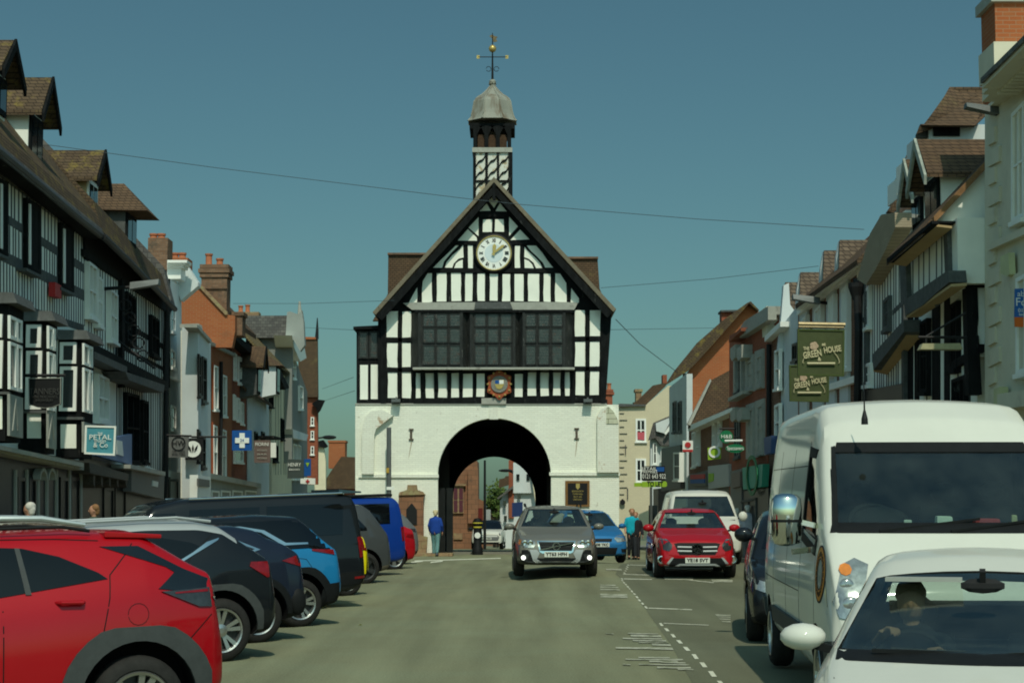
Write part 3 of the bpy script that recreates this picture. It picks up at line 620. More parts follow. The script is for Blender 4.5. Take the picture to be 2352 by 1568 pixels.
wv = empty('weather_vane', (cxd, cyd, zt_(350)), 0, 'iron weather vane with gilded ball and banner on the hall dome', 'weather vane')
q = MB(); q.tube([(cxd, cyd, zt_(360)), (cxd, cyd, zt_(210)), (cxd, cyd, zt_(60))], [.05, .03, .015], 8); q.tube([(cxd - .58, cyd, zt_(210)), (cxd + .58, cyd, zt_(210))], .018, 6); q.tube([(cxd, cyd - .58, zt_(210)), (cxd, cyd + .58, zt_(210))], .018, 6)
for s_ in (-1, 1): q.tube([(cxd + s_ * (.07 + .09 + .1 * math.cos(t)), cyd, zt_(285) + .1 * math.sin(t)) for t in [i * math.pi / 5 for i in range(10)]], .014, 5)
q.build('rod', IRON, wv)
q = MB(); 
for s_ in (-1, 1): q.box((cxd + s_ * .58 - .06, cyd - .01, zt_(210) - .07), (cxd + s_ * .58 + .06, cyd + .01, zt_(210) + .07))
q.build('compass_letters', GOLD, wv)
MB().ball((cxd, cyd, zt_(158)), .155, 14).build('gilt_ball', GOLD, wv, smooth=True)
q = MB(); q.ext([(cxd - .13, cyd, zt_(78)), (cxd, cyd, zt_(68)), (cxd + .06, cyd, zt_(78)), (cxd + .21, cyd, zt_(84)), (cxd + .14, cyd, zt_(96)), (cxd + .2, cyd, zt_(112)), (cxd + .04, cyd, zt_(118)), (cxd, cyd, zt_(100)), (cxd - .03, cyd, zt_(92))], (0, .02, 0)); q.build('banner', mat('corroded_copper', (.16, .12, .06), .6, .3, 10), wv)
# sandstone fountain and post
fo_ = empty('drinking_fountain', V(976, 1284, HY - .4), 0, 'brown sandstone wall fountain with a shaped top built against the white hall wall', 'fountain')
fpart('stone_body', [(435, 1284), (435, 815), (640, 812), (630, 850), (630, 1284)], HY - .45, .39, SAND, fo_, zL); fpart('stone_cap', [(432, 818), (440, 795), (500, 775), (505, 735), (575, 735), (580, 775), (625, 790), (642, 812)], HY - .52, .46, SANDY, fo_, zL)
fpart('plinth_stone', [(560, 1290), (565, 1120), (665, 1150), (655, 1290)], HY - .6, .14, SANDY, fo_, zL)
q = MB(); fpoly(q, [(495, 1050), (495, 930), (520, 900), (537, 880), (555, 900), (580, 935), (580, 1050)], HY - .49, .035, zL); q.build('niche', IRON, fo_)
po = empty('signpost', V(893, 1284, HY - .7), 0, 'tall grey metal signpost standing in front of the left white wall of the hall', 'signpost')
A, B = V(*zL(357, 280), HY - .7), V(*zL(357, 1290), HY - .7); q = MB(); q.tube([A, B], .09, 10); q.build('post', ZINC, po); q = MB(); fpoly(q, rc(338, 750, 398, 775), HY - .82, .03, zL); q.build('sign_plate', WSIGN, po); q = MB(); fpoly(q, rc(336, 600, 358, 640), HY - .82, .03, zL); q.build('control_box', mat('ochre_box', (.4, .25, .04), .5), po)
kb = MB(); kb.box((V(935, 1284, 65).x, 64.6, -.05), (V(1040, 1284, 65).x, 65.95, .10)); tag(kb.build('kerb', SANDY), kind='structure')
kb = MB(); kb.box((-3.6, 68, -.15), (2.6, 68.3, .08)); tag(kb.build('kerb', PAVE), kind='structure')

# ---------------------------------------------------------------- left row
FL = Fac(-8.34, -.043, 1)
def building(fac, pts, m, label, name='shop_building', dep=7, cat='building', group=None):
    A = fac.P(pts[0][0], 1200); e = empty(name, (A.x, A.y, g(A.x, A.y)), 0, label, cat, group)
    fac.part('wall', pts, 0, -dep, m, e); return e
GR = 1300
# --- L1: long timber building
L1 = building(FL, [(-230, 200), (193, 545), (193, 1460), (-230, 1460)], WHITE, 'nearest left timber framed building with three box bays and tall gabled dormers', 'timber_framed_building')
top = LN(0, 405, 187, 538); r1 = LN(20, 505, 141, 583); r2 = LN(7.6, 588, 176, 670); wb = LN(76, 708, 187, 746)
tm = MB()
FL.band(tm, r1, -120, 193, 20); FL.band(tm, r2, -120, 193, 25); FL.band(tm, LN(0, 392, 187, 526), -120, 193, 14); FL.band(tm, LN(76, 714, 187, 752), -120, 193, 16)
FL.studs(tm, -100, 193, 34, top, r1, .11); FL.studs(tm, -100, 193, 44, r1, r2, .09); FL.studs(tm, -100, 193, 44, r2, wb, .09)
tm.build('timber_frame', TIMBERG, L1)
for x0, x1 in ((-62, -44), (0, 17), (65, 92), (144, 168)):
    yt = lambda x: 462 + (x - 65) * .72; yb = lambda x: 612 + (x - 65) * .55
    FL.part('window_black_surround', [(x0 - 3, yt(x0) - 8), (x1 + 3, yt(x1) - 8), (x1 + 3, yb(x1) + 3), (x0 - 3, yb(x0) + 3)], .09, 0, TIMBER, L1)  # black timber surround framing each tall window
    FL.window(L1, x0, yt(x0), yb(x0), x1, yt(x1), yb(x1), TIMBER, .10, 2, 1, bar=.05, sill=False); FL.part('casement_stile', [(x0 + 4, yt(x0) + 6), (x0 + 7, yt(x0) + 8), (x0 + 7, yb(x0) - 4), (x0 + 4, yb(x0) - 6)], .13, .1, WHITEPT, L1); FL.part('window_sill', [(x0 - 4, yb(x0) + 3), (x1 + 4, yb(x1) + 5), (x1 + 4, yb(x1) + 12), (x0 - 4, yb(x0) + 10)], .2, 0, TIMBERG, L1)
# gutter and roof
gut = [FL.P(-140, 245, .45), FL.P(0, 350, .45), FL.P(60, 399, .45), FL.P(120, 449, .45), FL.P(180, 500, .45), FL.P(232, 541, .45)]
gm = MB()
for a_, b_ in zip(gut, gut[1:]): gm.tube([a_, b_], .085, 8)
gm.build('gutter', mat('dark_grey_gutter', (.05, .05, .05), .5, .2, 5), L1)
sf = MB()
for (x0, y0), (x1, y1) in (((-140, 238), (0, 343)), ((0, 343), (120, 443)), ((120, 443), (232, 535))):
    FL.pr(sf, [(x0, y0), (x1, y1), (x1, y1 + 14), (x0, y0 + 14)], .40, -.1)
sf.build('eave_soffit', TIMBER, L1)
def roof2(name, pts, rise, run, m, par, oh=.42, fac=FL, th=.12, lip=None):
    mb = MB(); ps_ = [fac.P(x, y, oh) for x, y in pts]; n = fac.n; vs = []; l0, l1 = lip or (.01, .01)
    for p in ps_:
        R_, Z_ = Vector((0, 0, rise)) - n * (run + oh), Vector((0, 0, th)); L_ = Vector((0, 0, l1)) - n * l0
        vs += [p, p + L_, p + R_, p - n * (2 * run + oh), p - n * (2 * run + oh) - Z_, p + R_ - Z_ * 1.5, p - Z_ - n * .02]
    k = len(ps_); K = 7; fs = [[K * i + j, K * i + (j + 1) % K, K * i + K + (j + 1) % K, K * i + K + j] for i in range(k - 1) for j in range(K)] + [list(range(K))[::-1], [K * k - K + j for j in range(K)]]
    mb.add(vs, fs); return mb.build(name, m, par)
ro = [(-140, 238), (0, 343), (120, 443), (190, 500), (236, 536)]
roof2('roof', ro, 4.3, 2.8, TILEM, L1, .45, lip=(.16, .45))
roof2('roof_edge_slates', [(x, y - 1) for x, y in ro], .50, .0, SLATE, L1, .50, lip=(.02, .10))
def dormer(par, Y0, w, x0p, xfp, yb_, ye, yr, cheek, tile, hip=False, over=.35, wm=None, backs=2.2, verge=True, front=TIMBER):
    """gabled or hipped dormer facing +x (or -x): near cheek on plane Y0; x0p/xfp back and front px of the cheek"""
    F = V(xfp, ye, Y0); s_ = 1 if xfp > x0p else -1; base = V(xfp, yb_, Y0).z; ze = F.z; zr = V(xfp, yr, Y0 + w / 2).z; xf = F.x; xb = V(x0p, ye, Y0).x - s_ * backs
    d = empty('dormer', (0, 0, 0)) if False else None
    mb = MB(); mb.ext([(xb, Y0, base - .6), (xf, Y0, base - .0), (xf, Y0, ze), (xb, Y0, ze)], (0, w, 0)); do = mb.build('dormer', cheek, par)
    rf = MB(); xo = xf + s_ * over; e = .22; t = .10
    if not hip:
        rf.prism([Vector((xb, Y0 - e, ze - .06)), Vector((xb, Y0 + w / 2, zr)), Vector((xb, Y0 + w + e, ze - .06)), Vector((xb, Y0 + w + e, ze - .06 - t)), Vector((xb, Y0 + w / 2, zr - t * 1.6)), Vector((xb, Y0 - e, ze - .06 - t))], [Vector((xo, p.y, p.z)) for p in [Vector((xb, Y0 - e, ze - .06)), Vector((xb, Y0 + w / 2, zr)), Vector((xb, Y0 + w + e, ze - .06)), Vector((xb, Y0 + w + e, ze - .06 - t)), Vector((xb, Y0 + w / 2, zr - t * 1.6)), Vector((xb, Y0 - e, ze - .06 - t))]])
    else:
        k = (w / 2 + e) * .95; a_ = [Vector((xb, Y0 - e, ze)), Vector((xo, Y0 - e, ze - .05)), Vector((xo, Y0 + w + e, ze - .05)), Vector((xb, Y0 + w + e, ze))]; b_ = [Vector((xb, Y0 + w / 2 - .01, zr)), Vector((xo - s_ * k, Y0 + w / 2 - .01, zr)), Vector((xo - s_ * k, Y0 + w / 2 + .01, zr)), Vector((xb, Y0 + w / 2 + .01, zr))]
        rf.prism(a_, b_)
    rf.build('dormer_roof', tile, do)
    g_ = MB()
    if not hip:
        g_.ext([(xf - s_ * .02, Y0 + .02, ze), (xf - s_ * .02, Y0 + w - .02, ze), (xf - s_ * .02, Y0 + w / 2, zr - .2)], (s_ * .04, 0, 0))
        if verge:
            for ya, yb2 in ((Y0 - e, 1), (Y0 + w + e, -1)):
                A_ = Vector((xo + s_ * .01, ya, ze - .12)); B_ = Vector((xo + s_ * .01, Y0 + w / 2, zr + .02)); g_.ext([A_, B_, B_ - Vector((0, 0, .22)), A_ - Vector((0, -yb2 * .02, .18))], (s_ * .05, 0, 0))
        g_.build('dormer_gable', front, do)
    wn = MB(); q_ = MB()
    wn.box((min(xf, xf + s_ * .05), Y0 + .04, base + .05), (max(xf, xf + s_ * .05), Y0 + w - .04, ze - .06)); wo_ = wn.build('window', wm or TIMBER, do)
    q_.box((min(xf, xf + s_ * .06), Y0 + .12, base + .15), (max(xf, xf + s_ * .06), Y0 + w / 2 - .04, ze - .16)); q_.box((min(xf, xf + s_ * .06), Y0 + w / 2 + .04, base + .15), (max(xf, xf + s_ * .06), Y0 + w - .12, ze - .16)); q_.build('pane', PANE, wo_)
    return do
dormer(L1, 37.0, 1.05, 0, 66, 372, 252, 178, WHITE, TILEM, over=.33)
dormer(L1, 33.0, 1.1, -90, -25, 250, 150, 92, WHITE, TILEM, over=.3)
dormer(L1, 43.2, 1.05, 130, 199, 492, 404, 345, OCHRE, TILEM, over=.30, wm=WHITEPT)
# bays
BW = mat('bay_grey_panel', (.30, .31, .27), .7, .15, 3, .1, world=True)
def bay(k, xs0, xs1, ys, fr_to):
    """near side face px xs0..xs1 on frontal plane, front face runs on to fr_to"""
    ytop, yw1, yw2, yw3, yw4, yp1, yp2, ybt = ys
    off = .62; Yn = FL.P(xs1, 1168, off).y; A = V(xs1, ytop, Yn); B = V(xs1, ybt, Yn)
    Yf = Yn * 1.0
    far = FL.P(fr_to, 1168, off).y
    b = MB(); xw = A.x - 1.2
    b.ext([(xw, Yn, B.z), (A.x, Yn, B.z), (A.x, Yn, A.z), (xw, Yn, A.z)], (-.043 * (far - Yn), far - Yn, 0)); bo = b.build('bay_window', TIMBER, L1)
    c = MB(); c.ext([(xw, Yn - .16, A.z), (A.x + .2, Yn - .16, A.z + .02), (A.x + .1, Yn - .1, A.z + .22), (xw, Yn - .1, A.z + .25)], (-.043 * (far - Yn), far - Yn + .3, 0)); c.build('cornice', TIMBERG, bo)
    # near side: sash windows and panel
    for (u0, v0, u1, v1) in ((xs0 + 4, yw1, xs1 - 14, yw2), (xs0 + 4, yw3, xs1 - 14, yw4)): fwindow(bo, u0, v0, u1, v1, Yn - .005, None, 1, 1, WHITEPT, t=.075, sill=False)
    fpart('plaster_panel', rc(xs0 + 4, yp1, xs1 - 15, yp2), Yn - .02, .018, PLASTER, bo)
    s_ = MB(); fpoly(s_, rc(xs0 - 6, (yw4 + yp1) / 2 + 4 - 6, xs1 + 2, (yw4 + yp1) / 2 + 4), Yn - .09, .1); s_.build('sill', TIMBERG, bo)
    # front face
    def q(px, y): return FL.P(px, y, off + .02)
    def yy(y, px): return 1168 + (y - 1168) * (1000 - px) / (1000 - xs1) * 1.0
    m_ = (xs1 + 5 + fr_to) / 2
    for u0, u1 in ((xs1 + 4, m_ - 1), (m_ + 1, fr_to - 3)):
        for v0, v1 in ((yw1, yw2), (yw3, yw4)):
            FL2.window(bo, u0, yy(v0, u0), yy(v1, u0), u1, yy(v0, u1), yy(v1, u1), WHITEPT, .05, 1, 1, sill=False, fr=.06)
    FL2.part('carved_panel', [(xs1 + 3, yy(yp1 - 6, xs1)), (fr_to - 2, yy(yp1 - 6, fr_to)), (fr_to - 2, yy(ybt - 12, fr_to)), (xs1 + 3, yy(ybt - 12, xs1))], .03, -.02, BW, bo)
    d = MB(); cxp = (xs1 + fr_to) / 2
    FL2.pr(d, [(cxp - 8, yy(yp2, cxp)), (cxp, yy(yp1, cxp)), (cxp + 8, yy(yp2, cxp)), (cxp + 4, yy(yp2, cxp)), (cxp, yy(yp1 + 18, cxp)), (cxp - 4, yy(yp2, cxp))], .045, .03); d.build('carved_motif', STONEG, bo)
FL2 = Fac(FL.x0 + .62, -.043, 1)
bay(1, -32, 20, (700, 722, 775, 782, 892, 910, 985, 1012), 55)
bay(2, 58, 109, (740, 746, 798, 806, 940, 948, 1006, 1040), 132)
bay(3, 135, 190, (782, 786, 835, 842, 944, 974, 1029, 1050), 217)
# ground floor shopfront of L1
FLs = Fac(FL.x0 + .15, -.043, 1)
FL.part('shopfront', [(-230, 985), (193, 1058), (193, 1460), (-230, 1460)], .12, 0, SHOPBLK, L1)
q = MB(); ln = LN(0, 1032, 160, 1072)
FL.band(q, LN(20, 1031, 193, 1068), -60, 193, 10, .55); FL.band(q, LN(20, 1040, 193, 1076), -60, 193, 7, .45); q.build('shop_cornice', STONEG, L1)
SHJ = mat('pale_shop_joinery', (.30, .31, .27), .6, .1, 4, world=True); q = MB()
for x in (36, 62, 88, 108, 130, 160, 186): FL.part('shop_pilaster', [(x, 1078), (x + 4, 1079), (x + 4, 1230), (x, 1230)], .16, .1, SHJ, L1)
for x in (92, 112):
    q = MB()
    for i in range(9):
        t0, t1 = math.pi * i / 9, math.pi * (i + 1) / 9
        FL.pr(q, [(x + 9 - 9 * math.cos(t0), 1100 - 26 * math.sin(t0)), (x + 9 - 9 * math.cos(t1), 1100 - 26 * math.sin(t1)), (x + 9 - 7 * math.cos(t1), 1102 - 20 * math.sin(t1)), (x + 9 - 7 * math.cos(t0), 1102 - 20 * math.sin(t0))], .3, .15)
    q.build('arch_tracery', SHJ, L1)
for x0, x1 in ((42, 60), (68, 84), (140, 158), (165, 184)):
    FL.window(L1, x0, 1095, 1240, x1, 1097, 1235, SHOPBLK, .16, 1, 1, sill=False)
# --- L1b / L2 black building
L2 = building(FL, [(193, 560), (392, 706), (392, GR), (193, GR)], WHITE, 'dark timber framed building with mossy roof and one hipped dormer', 'timber_framed_building')
tm = MB(); tp = LN(197, 582, 390, 712); jb = LN(217, 800, 378, 884); mid = LN(200, 690, 385, 800)
FL.band(tm, tp, 193, 392, 16, .08); FL.band(tm, jb, 200, 385, 22, .25)
FL.band(tm, LN(285, 742, 385, 802), 282, 385, 13); FL.band(tm, LN(285, 800, 385, 852), 282, 385, 9)
FL.studs(tm, 196, 282, 14, tp, jb, .09); FL.studs(tm, 284, 388, 24, tp, jb, .16)
FL.studs(tm, 262, 375, 26, jb, LN(262, 1040, 378, 1085), .15)
for x in (284, 388): FL.pr(tm, [(x - 3, 640), (x + 3, 640), (x + 3, 890), (x - 3, 890)], .12, 0)
tm.build('timber_frame', TIMBER, L2)
for x0, x1, a0, b0, a1, b1, fm in ((206, 224, 600, 725, 614, 735, WHITEPT), (226, 237, 632, 745, 642, 752, WHITEPT), (256, 272, 662, 780, 678, 790, WHITEPT), (294, 313, 668, 782, 684, 794, TIMBER), (350, 368, 722, 812, 736, 822, TIMBER), (228, 252, 858, 965, 870, 968, WHITEPT), (293, 322, 900, 1062, 908, 1062, TIMBER), (330, 343, 918, 1060, 922, 1062, TIMBER)):
    FL.window(L2, x0, a0, b0, x1, a1, b1, fm, .13, 2, 2, bar=.05)
FL.part('jetty_beam', [(288, 853), (378, 884), (376, 902), (296, 872)], .6, 0, TIMBERG, L2)
FL.part('jetty_soffit', [(215, 806), (292, 842), (292, 858), (215, 822)], .45, 0, TIMBERG, L2)
pan = MB(); FL.pr(pan, [(196, 965), (262, 985), (262, 1050), (196, 1050)], .05, 0); pan.build('grey_boarding', BW, L2)
FL.part('shopfront', [(193, 1050), (392, 1095), (392, GR), (193, GR)], .12, 0, SHOPBLK, L2)
q = MB(); FL.pr(q, [(205, 1062), (296, 1088), (296, 1104), (207, 1086)], .5, .1)
for x in (214, 232, 250, 268, 288): FL.pr(q, [(x, 1086), (x + 5, 1087), (x + 4, 1120), (x + 1, 1112)], .4, .1)
q.build('carved_fascia', mat('dark_carved_wood', (.06, .055, .045), .6, .4, 18, .4, world=True), L2)
FL.part('blue_fascia', [(222, 1012), (303, 996), (303, 1067), (222, 1046)], .42, .3, mat('navy_fascia', (.10, .17, .32), .5, .06, 3, world=True), L2)
FL.part('fascia_logo', [(268, 1010), (281, 1013), (284, 1047), (270, 1043)], .45, .42, WSIGN, L2)
FL.part('grey_fascia', [(302, 1076), (378, 1092), (376, 1146), (302, 1128)], .42, .2, GREYS, L2)
q = MB(); FL.pr(q, [(300, 1066), (380, 1083), (380, 1092), (300, 1075)], .6, .1); q.build('fascia_cornice', STONEG, L2)
FL.part('fascia_notice', [(352, 1103), (364, 1106), (363, 1118), (351, 1115)], .45, .42, WSIGN, L2)
for x0, x1 in ((240, 262), (266, 290)): FL.window(L2, x0, 1118, 1230, x1, 1120, 1230, SHOPBLK, .16, 1, 1, sill=False, pane=mat('lit_shop_interior', (.09, .08, .03), .3, .4, 3, world=True))
ro = [(236, 536), (300, 598), (350, 650), (402, 704)]
roof2('roof', ro, 5.3, 4.1, TILEM, L2, .45, lip=(.25, .80))
roof2('stone_verge', [(394, 688), (403, 704)], 5.55, 4.1, SLATE, L2, .5, lip=(.27, 1.0))
dormer(L2, 46.5, 1.25, 250, 288, 560, 482, 422, TIMBERG, TILE, hip=True, over=.62)
gm = MB(); ps_ = [FL.P(x, y + 6, .5) for x, y in ro]
for a_, b_ in zip(ps_, ps_[1:]): gm.tube([a_, b_], .08, 8)
gm.tube([FL.P(383, 715, .15), FL.P(381, 900, .15), FL.P(380, 1150, .15)], .09, 8); gm.build('rainwater_pipe', IRON, L2)
# iron bracket and lamp
q = MB(); A = FL.P(268, 780, .05); 
for k in range(5): q.tube([A + FL.n * (.2 + .15 * math.cos(t) + .12 * k) + Vector((0, 0, .9 - .33 * k + .15 * math.sin(t))) for t in [i * math.pi / 5 for i in range(11)]], .022, 5)
q.tube([A, A + FL.n * 1.0 - Vector((0, 0, .75))], .035, 6); q.tube([A + Vector((0, 0, .9)), A - Vector((0, 0, .9))], .035, 6); q.build('scroll_bracket', IRON, L2)
def lamp(px, py, off, fac, label, s=1, side=1):
    A = fac.P(px, py, 0); e = empty('wall_lamp', A, 0, label, 'street lamp'); q = MB(); q.tube([A, A + fac.n * off + Vector((0, 0, .05))], .045 * s, 8); q.build('arm', IRON, e)
    B = A + fac.n * off; q = MB(); n = fac.n; L_ = .62 * s; y_ = Vector((0, 1, 0))
    prof_ = lambda w_, z0, z1, p: [p - y_ * w_ + Vector((0, 0, z0)), p + y_ * w_ + Vector((0, 0, z0)), p + y_ * w_ * .6 + Vector((0, 0, z1)), p - y_ * w_ * .6 + Vector((0, 0, z1))]
    q.prism(prof_(.13 * s, -.02, .16 * s, B - n * .1), prof_(.17 * s, .1, .24 * s, B + n * L_)); q.build('lantern_head', ZINC, e); return e
lamp(240, 663, .75, FL, 'grey box street lamp on the dark timber framed building at left')
ab = FL.part('alarm_box', [(127, 648), (141, 656), (141, 686), (127, 680)], .18, .04, REDS, None); tag(ab, 'red alarm box on the upper wall between two tall windows at left', 'alarm box')
FL.part('eave_soffit', [(193, 500), (236, 538), (300, 602), (350, 654), (400, 706), (392, 718), (197, 594)], .06, -.3, TIMBER, L2)
# --- L3 pale house
L3 = building(FL, [(380, 640), (417, 655), (417, GR), (380, GR)], GREYPL, 'narrow pale grey house with a white moulded cornice beyond the dark timber building', dep=6)
for i_, (x_, ya_, yb_) in enumerate(((430, 597, 603), (427, 603, 608), (422, 608, 614), (416, 614, 640))): fpart('cornice', [(384, ya_), (x_, ya_), (x_ - 1, yb_), (384, yb_)], 56.4 + .1 * i_, .8, WHITEPT, L3)
fpart('parapet_return', [(423, 600), (455, 648), (455, 656), (415, 690), (406, 660), (412, 620)], 57.6, .5, GREYPL, L3)
chimney('chimney', 340, 384, 546, 620, 60, BRICKC, L3, [(353, 537), (371, 537)], caps=1, bands=False)
chimney('chimney', 388, 431, 592, 640, 63, BRICKO, L3, [(402, 581), (419, 581)], caps=1, bands=False)
FL.window(L3, 393, 800, 842, 403, 806, 846, WHITEPT, .05, 1, 2); q = MB(); FL.pr(q, [(380, 858), (415, 872), (415, 878), (380, 864)], .1, 0); q.build('string_course', WHITEPT, L3)
FL.window(L3, 394, 700, 760, 404, 706, 764, GREYPL, .05, 1, 2); FL.window(L3, 396, 930, 985, 405, 934, 988, WHITEPT, .05, 1, 2)
FL.part('shop_front', [(382, 1080), (417, 1085), (417, GR), (382, GR)], .1, 0, WHITEPT, L3)
FL.window(L3, 388, 1100, 1180, 410, 1100, 1180, SHOPBLK, .14, 1, 1, sill=False)
# --- L3b white painted brick house with lit gable wall
Y3 = 55.5; FLb = Fac(V(455, 1168, 55.5).x + .043 * 55.5, -.043, 1)
L3b = empty('shop_building', (V(455, 1168, Y3).x, Y3, 0), 0, 'white brick house with flaking sunlit end wall beside the orange brick gable', 'building')
fpart('end_wall', [(415, 752), (455, 751), (455, GR), (415, GR)], Y3, .5, PEEL, L3b); fpart('coping', [(413, 744), (456, 743), (458, 752), (413, 753)], Y3 - .06, .6, STONEG, L3b)
FLb.part('wall', [(455, 752), (484, 785), (484, GR), (455, GR)], 0, -.5, GREYPL, L3b); FLb.part('coping', [(453, 744), (486, 780), (486, 788), (453, 752)], .1, -.3, STONEG, L3b)
for x0, x1, a0, b0 in ((458, 463, 812, 910), (467, 476, 818, 925), (457, 462, 985, 1060), (466, 473, 1000, 1075)): FLb.window(L3b, x0, a0, b0, x1, a0 + 6, b0 - 2, SHOPBLK, .07, 1, 2)
FLb.part('shop_front', [(455, 1090), (484, 1095), (484, GR), (455, GR)], .25, 0, WHITEPT, L3b); FLb.part('shop_sign', [(456, 1098), (482, 1102), (482, 1118), (456, 1116)], .3, .25, GREYS, L3b)
# --- L4 orange brick
L4 = empty('shop_building', (V(500, 1168, 66).x, 66, 0), 0, 'orange brick house with tall two pot chimney stack and sunlit side gable', 'building')
fpart('gable_wall', [zC(*p) for p in ((140, 470), (195, 445), (250, 395), (430, 590), (490, 600), (490, 700), (470, 805), (140, 805))] + [], 66.5, .5, BRICKO, L4)
fpart('verge', [zC(*p) for p in ((238, 400), (255, 385), (440, 575), (440, 592), (425, 592), (252, 408))], 66.4, .3, SANDY, L4)
q = MB(); A = V(*zC(250, 395), 66.9); B = V(*zC(430, 590), 66.9); q.ext([A, B, B + Vector((0, 0, -.2)), A + Vector((0, 0, -.2))], (0, 8, 0)); A2 = V(*zC(120, 540), 66.9); q.ext([A2, A, A + Vector((0, 0, -.2)), A2 + Vector((0, 0, -.2))], (0, 8, 0)); q.build('roof', TILE, L4)
chimney('chimney', 463, 520, 609, 722, 67, BRICKC, L4, [(480, 583), (505, 594)], caps=3)
fpart('chimney_band', rc(461, 658, 522, 663), 66.93, .06, BRICKC, L4)
chimney('chimney', 530, 556, 718, 770, 68.5, BRICKC, L4, caps=1)
FL.part('wall', [(484, 790), (540, 818), (540, GR), (484, GR)], 0, -5, BRICKO, L4)
FL.part('parapet_coping', [(482, 782), (541, 812), (541, 819), (482, 790)], .12, -.2, STONEG, L4)
BRW = mat('brick_window_red', (.33, .085, .035), .9, .15, 4, world=True)
for x0, x1, a0, b0 in ((493, 502, 838, 940), (513, 522, 860, 955), (492, 500, 975, 1100), (512, 521, 985, 1105)):
    FL.part('brick_reveal', [(x0 - 3, a0 - 6), (x0, a0 - 6), (x0, b0), (x0 - 3, b0)], .05, 0, BRW, L4)
    FL.window(L4, x0, a0, b0, x1, a0 + 4, b0 + 1, WHITEPT, .08, 1, 2)
q = MB(); q.tube([FL.P(508, 830, .1), FL.P(508, 960, .1), FL.P(505, 1110, .1)], .07); q.build('rainwater_pipe', IRON, L4)
FL.part('shop_front', [(484, 1096), (600, 1120), (600, GR), (484, GR)], .25, 0, mat('pale_grey_shopfront', (.30, .31, .28), .6, .1, 2, world=True), L4)
FL.part('shop_cornice', [(484, 1086), (600, 1110), (600, 1120), (484, 1098)], .45, 0, STONEG, L4)
for x0, x1 in ((488, 505), (510, 530), (536, 558), (565, 590)): FL.window(L4, x0, 1125, 1200, x1, 1127, 1200, WHITEPT, .3, 1, 1, sill=False)
# --- L5 dark brick with dormer
L5 = building(FL, [(532, 764), (568, 800), (568, GR), (532, GR)], BRICKR, 'dark red brick house with small dormer just beyond the orange brick house')
FL.part('eave', [(533, 762), (578, 795), (590, 822), (570, 806), (533, 772)], .45, -1, TIMBER, L5); roof2('roof', [(534, 764), (575, 795)], 2.0, 1.8, TILEM, L5, .45)
for x0, x1, a0, b0 in ((539, 543, 905, 960), (547, 552, 912, 965), (556, 561, 922, 972), (540, 545, 810, 870), (550, 556, 818, 880), (540, 560, 1010, 1060)): FL.window(L5, x0, a0, b0, x1, a0 + 4, b0 + 2, WHITEPT, .08, 1, 2)
dormer(L5, 76, 1.0, 560, 590, 905, 836, 795, TIMBERG, TILE, over=.3)
# --- L6 white wall
L6 = building(FL, [(566, 895), (624, 935), (624, GR), (566, GR)], GREYPL, 'low white rendered house with small dark windows behind the blue cross sign')
roof2('roof', [(566, 892), (626, 930)], 1.9, 1.6, TILE, L6, .3); dormer(L6, 84, 1.1, 606, 634, 905, 838, 818, GREYPL, TILE, hip=True, over=.35)
for x0, x1 in ((587, 593), (603, 609)): FL.window(L6, x0, 990, 1015, x1, 992, 1016, SHOPBLK, .08, 1, 1)
# --- grey slate roofed house with stepped gable
L7 = building(FL, [(618, 862), (672, 862), (672, GR), (618, GR)], CREAM, 'cream rendered house with dark gabled timbers in the middle of the left row')
tm = MB(); FL.studs(tm, 628, 668, 7, lambda x: 885, lambda x: 1090, .18); FL.pr(tm, [(624, 855), (645, 850), (665, 890), (655, 895), (645, 870)], .5, 0); FL.pr(tm, [(630, 1000), (645, 1005), (645, 1010), (630, 1005)], .9, 0); tm.build('timber_frame', TIMBER, L7)
roof2('roof', [(600, 805), (676, 862)], 3.0, 2.6, mat('lichen_tile', (.20, .15, .07), .9, .25, 2, .5, world=True, brick=(.17, .10, .014, (.06, .045, .02), (.15, .11, .05))), L7, .3)
for x0, x1, a0, b0 in ((622, 629, 885, 935), (648, 654, 960, 1010), (630, 640, 1020, 1060)): FL.window(L7, x0, a0, b0, x1, a0 + 4, b0, TIMBER, .1, 2, 2)
L8 = empty('shop_building', (V(680, 1168, 100).x, 100, g(-12, 100)), 0, 'tall grey rendered house with slate roof and pale parapet gable topped by a finial', 'building')
fpart('roof', [zC(490, 598), zC(830, 597), zC(822, 742), zC(480, 742)], 98, .4, SLATE, L8); fpart('side_wall', [zC(560, 740), zC(862, 735), zC(862, 1560), zC(560, 1560)], 98.5, .5, mat('dark_grey_render', (.20, .21, .19), .85, .08, 1, world=True), L8)
fpart('parapet_gable', [zC(830, 575), zC(850, 570), zC(905, 590), zC(925, 560), zC(938, 640), zC(945, 790), zC(915, 830), zC(865, 745), zC(820, 740)], 97.6, .6, mat('pale_lead_parapet', (.29, .31, .28), .8, .1, 1, world=True), L8)
FL.part('wall', [(670, 800), (706, 900), (706, GR + 20), (670, GR + 20)], 0, -.4, mat('dark_grey_render', (0, 0, 0)), L8)
FL.part('cornice', [(671, 770), (700, 800), (704, 822), (690, 830), (674, 795)], .5, -.5, WHITEPT, L8); FL.part('shop_cornice', [(672, 985), (708, 998), (704, 1012), (674, 1006)], .5, 0, GREYPL, L8)
for x0, x1, a0, b0 in ((674, 681, 815, 870), (676, 683, 1018, 1100), (686, 692, 1020, 1100), (690, 697, 885, 940)): FL.window(L8, x0, a0, b0, x1, a0 + 4, b0, WHITEPT, .15, 1, 2)
q = MB(); A = V(*zC(912, 590), 97.8); q.tube([A, V(*zC(912, 505), 97.8)], [.12, .06], 8); q.build('finial', STONEG, L8)
chimney('chimney', 545, 594, 716, 728, 99, SANDY, L8, [(553, 702), (569, 700)], caps=1, bands=False)
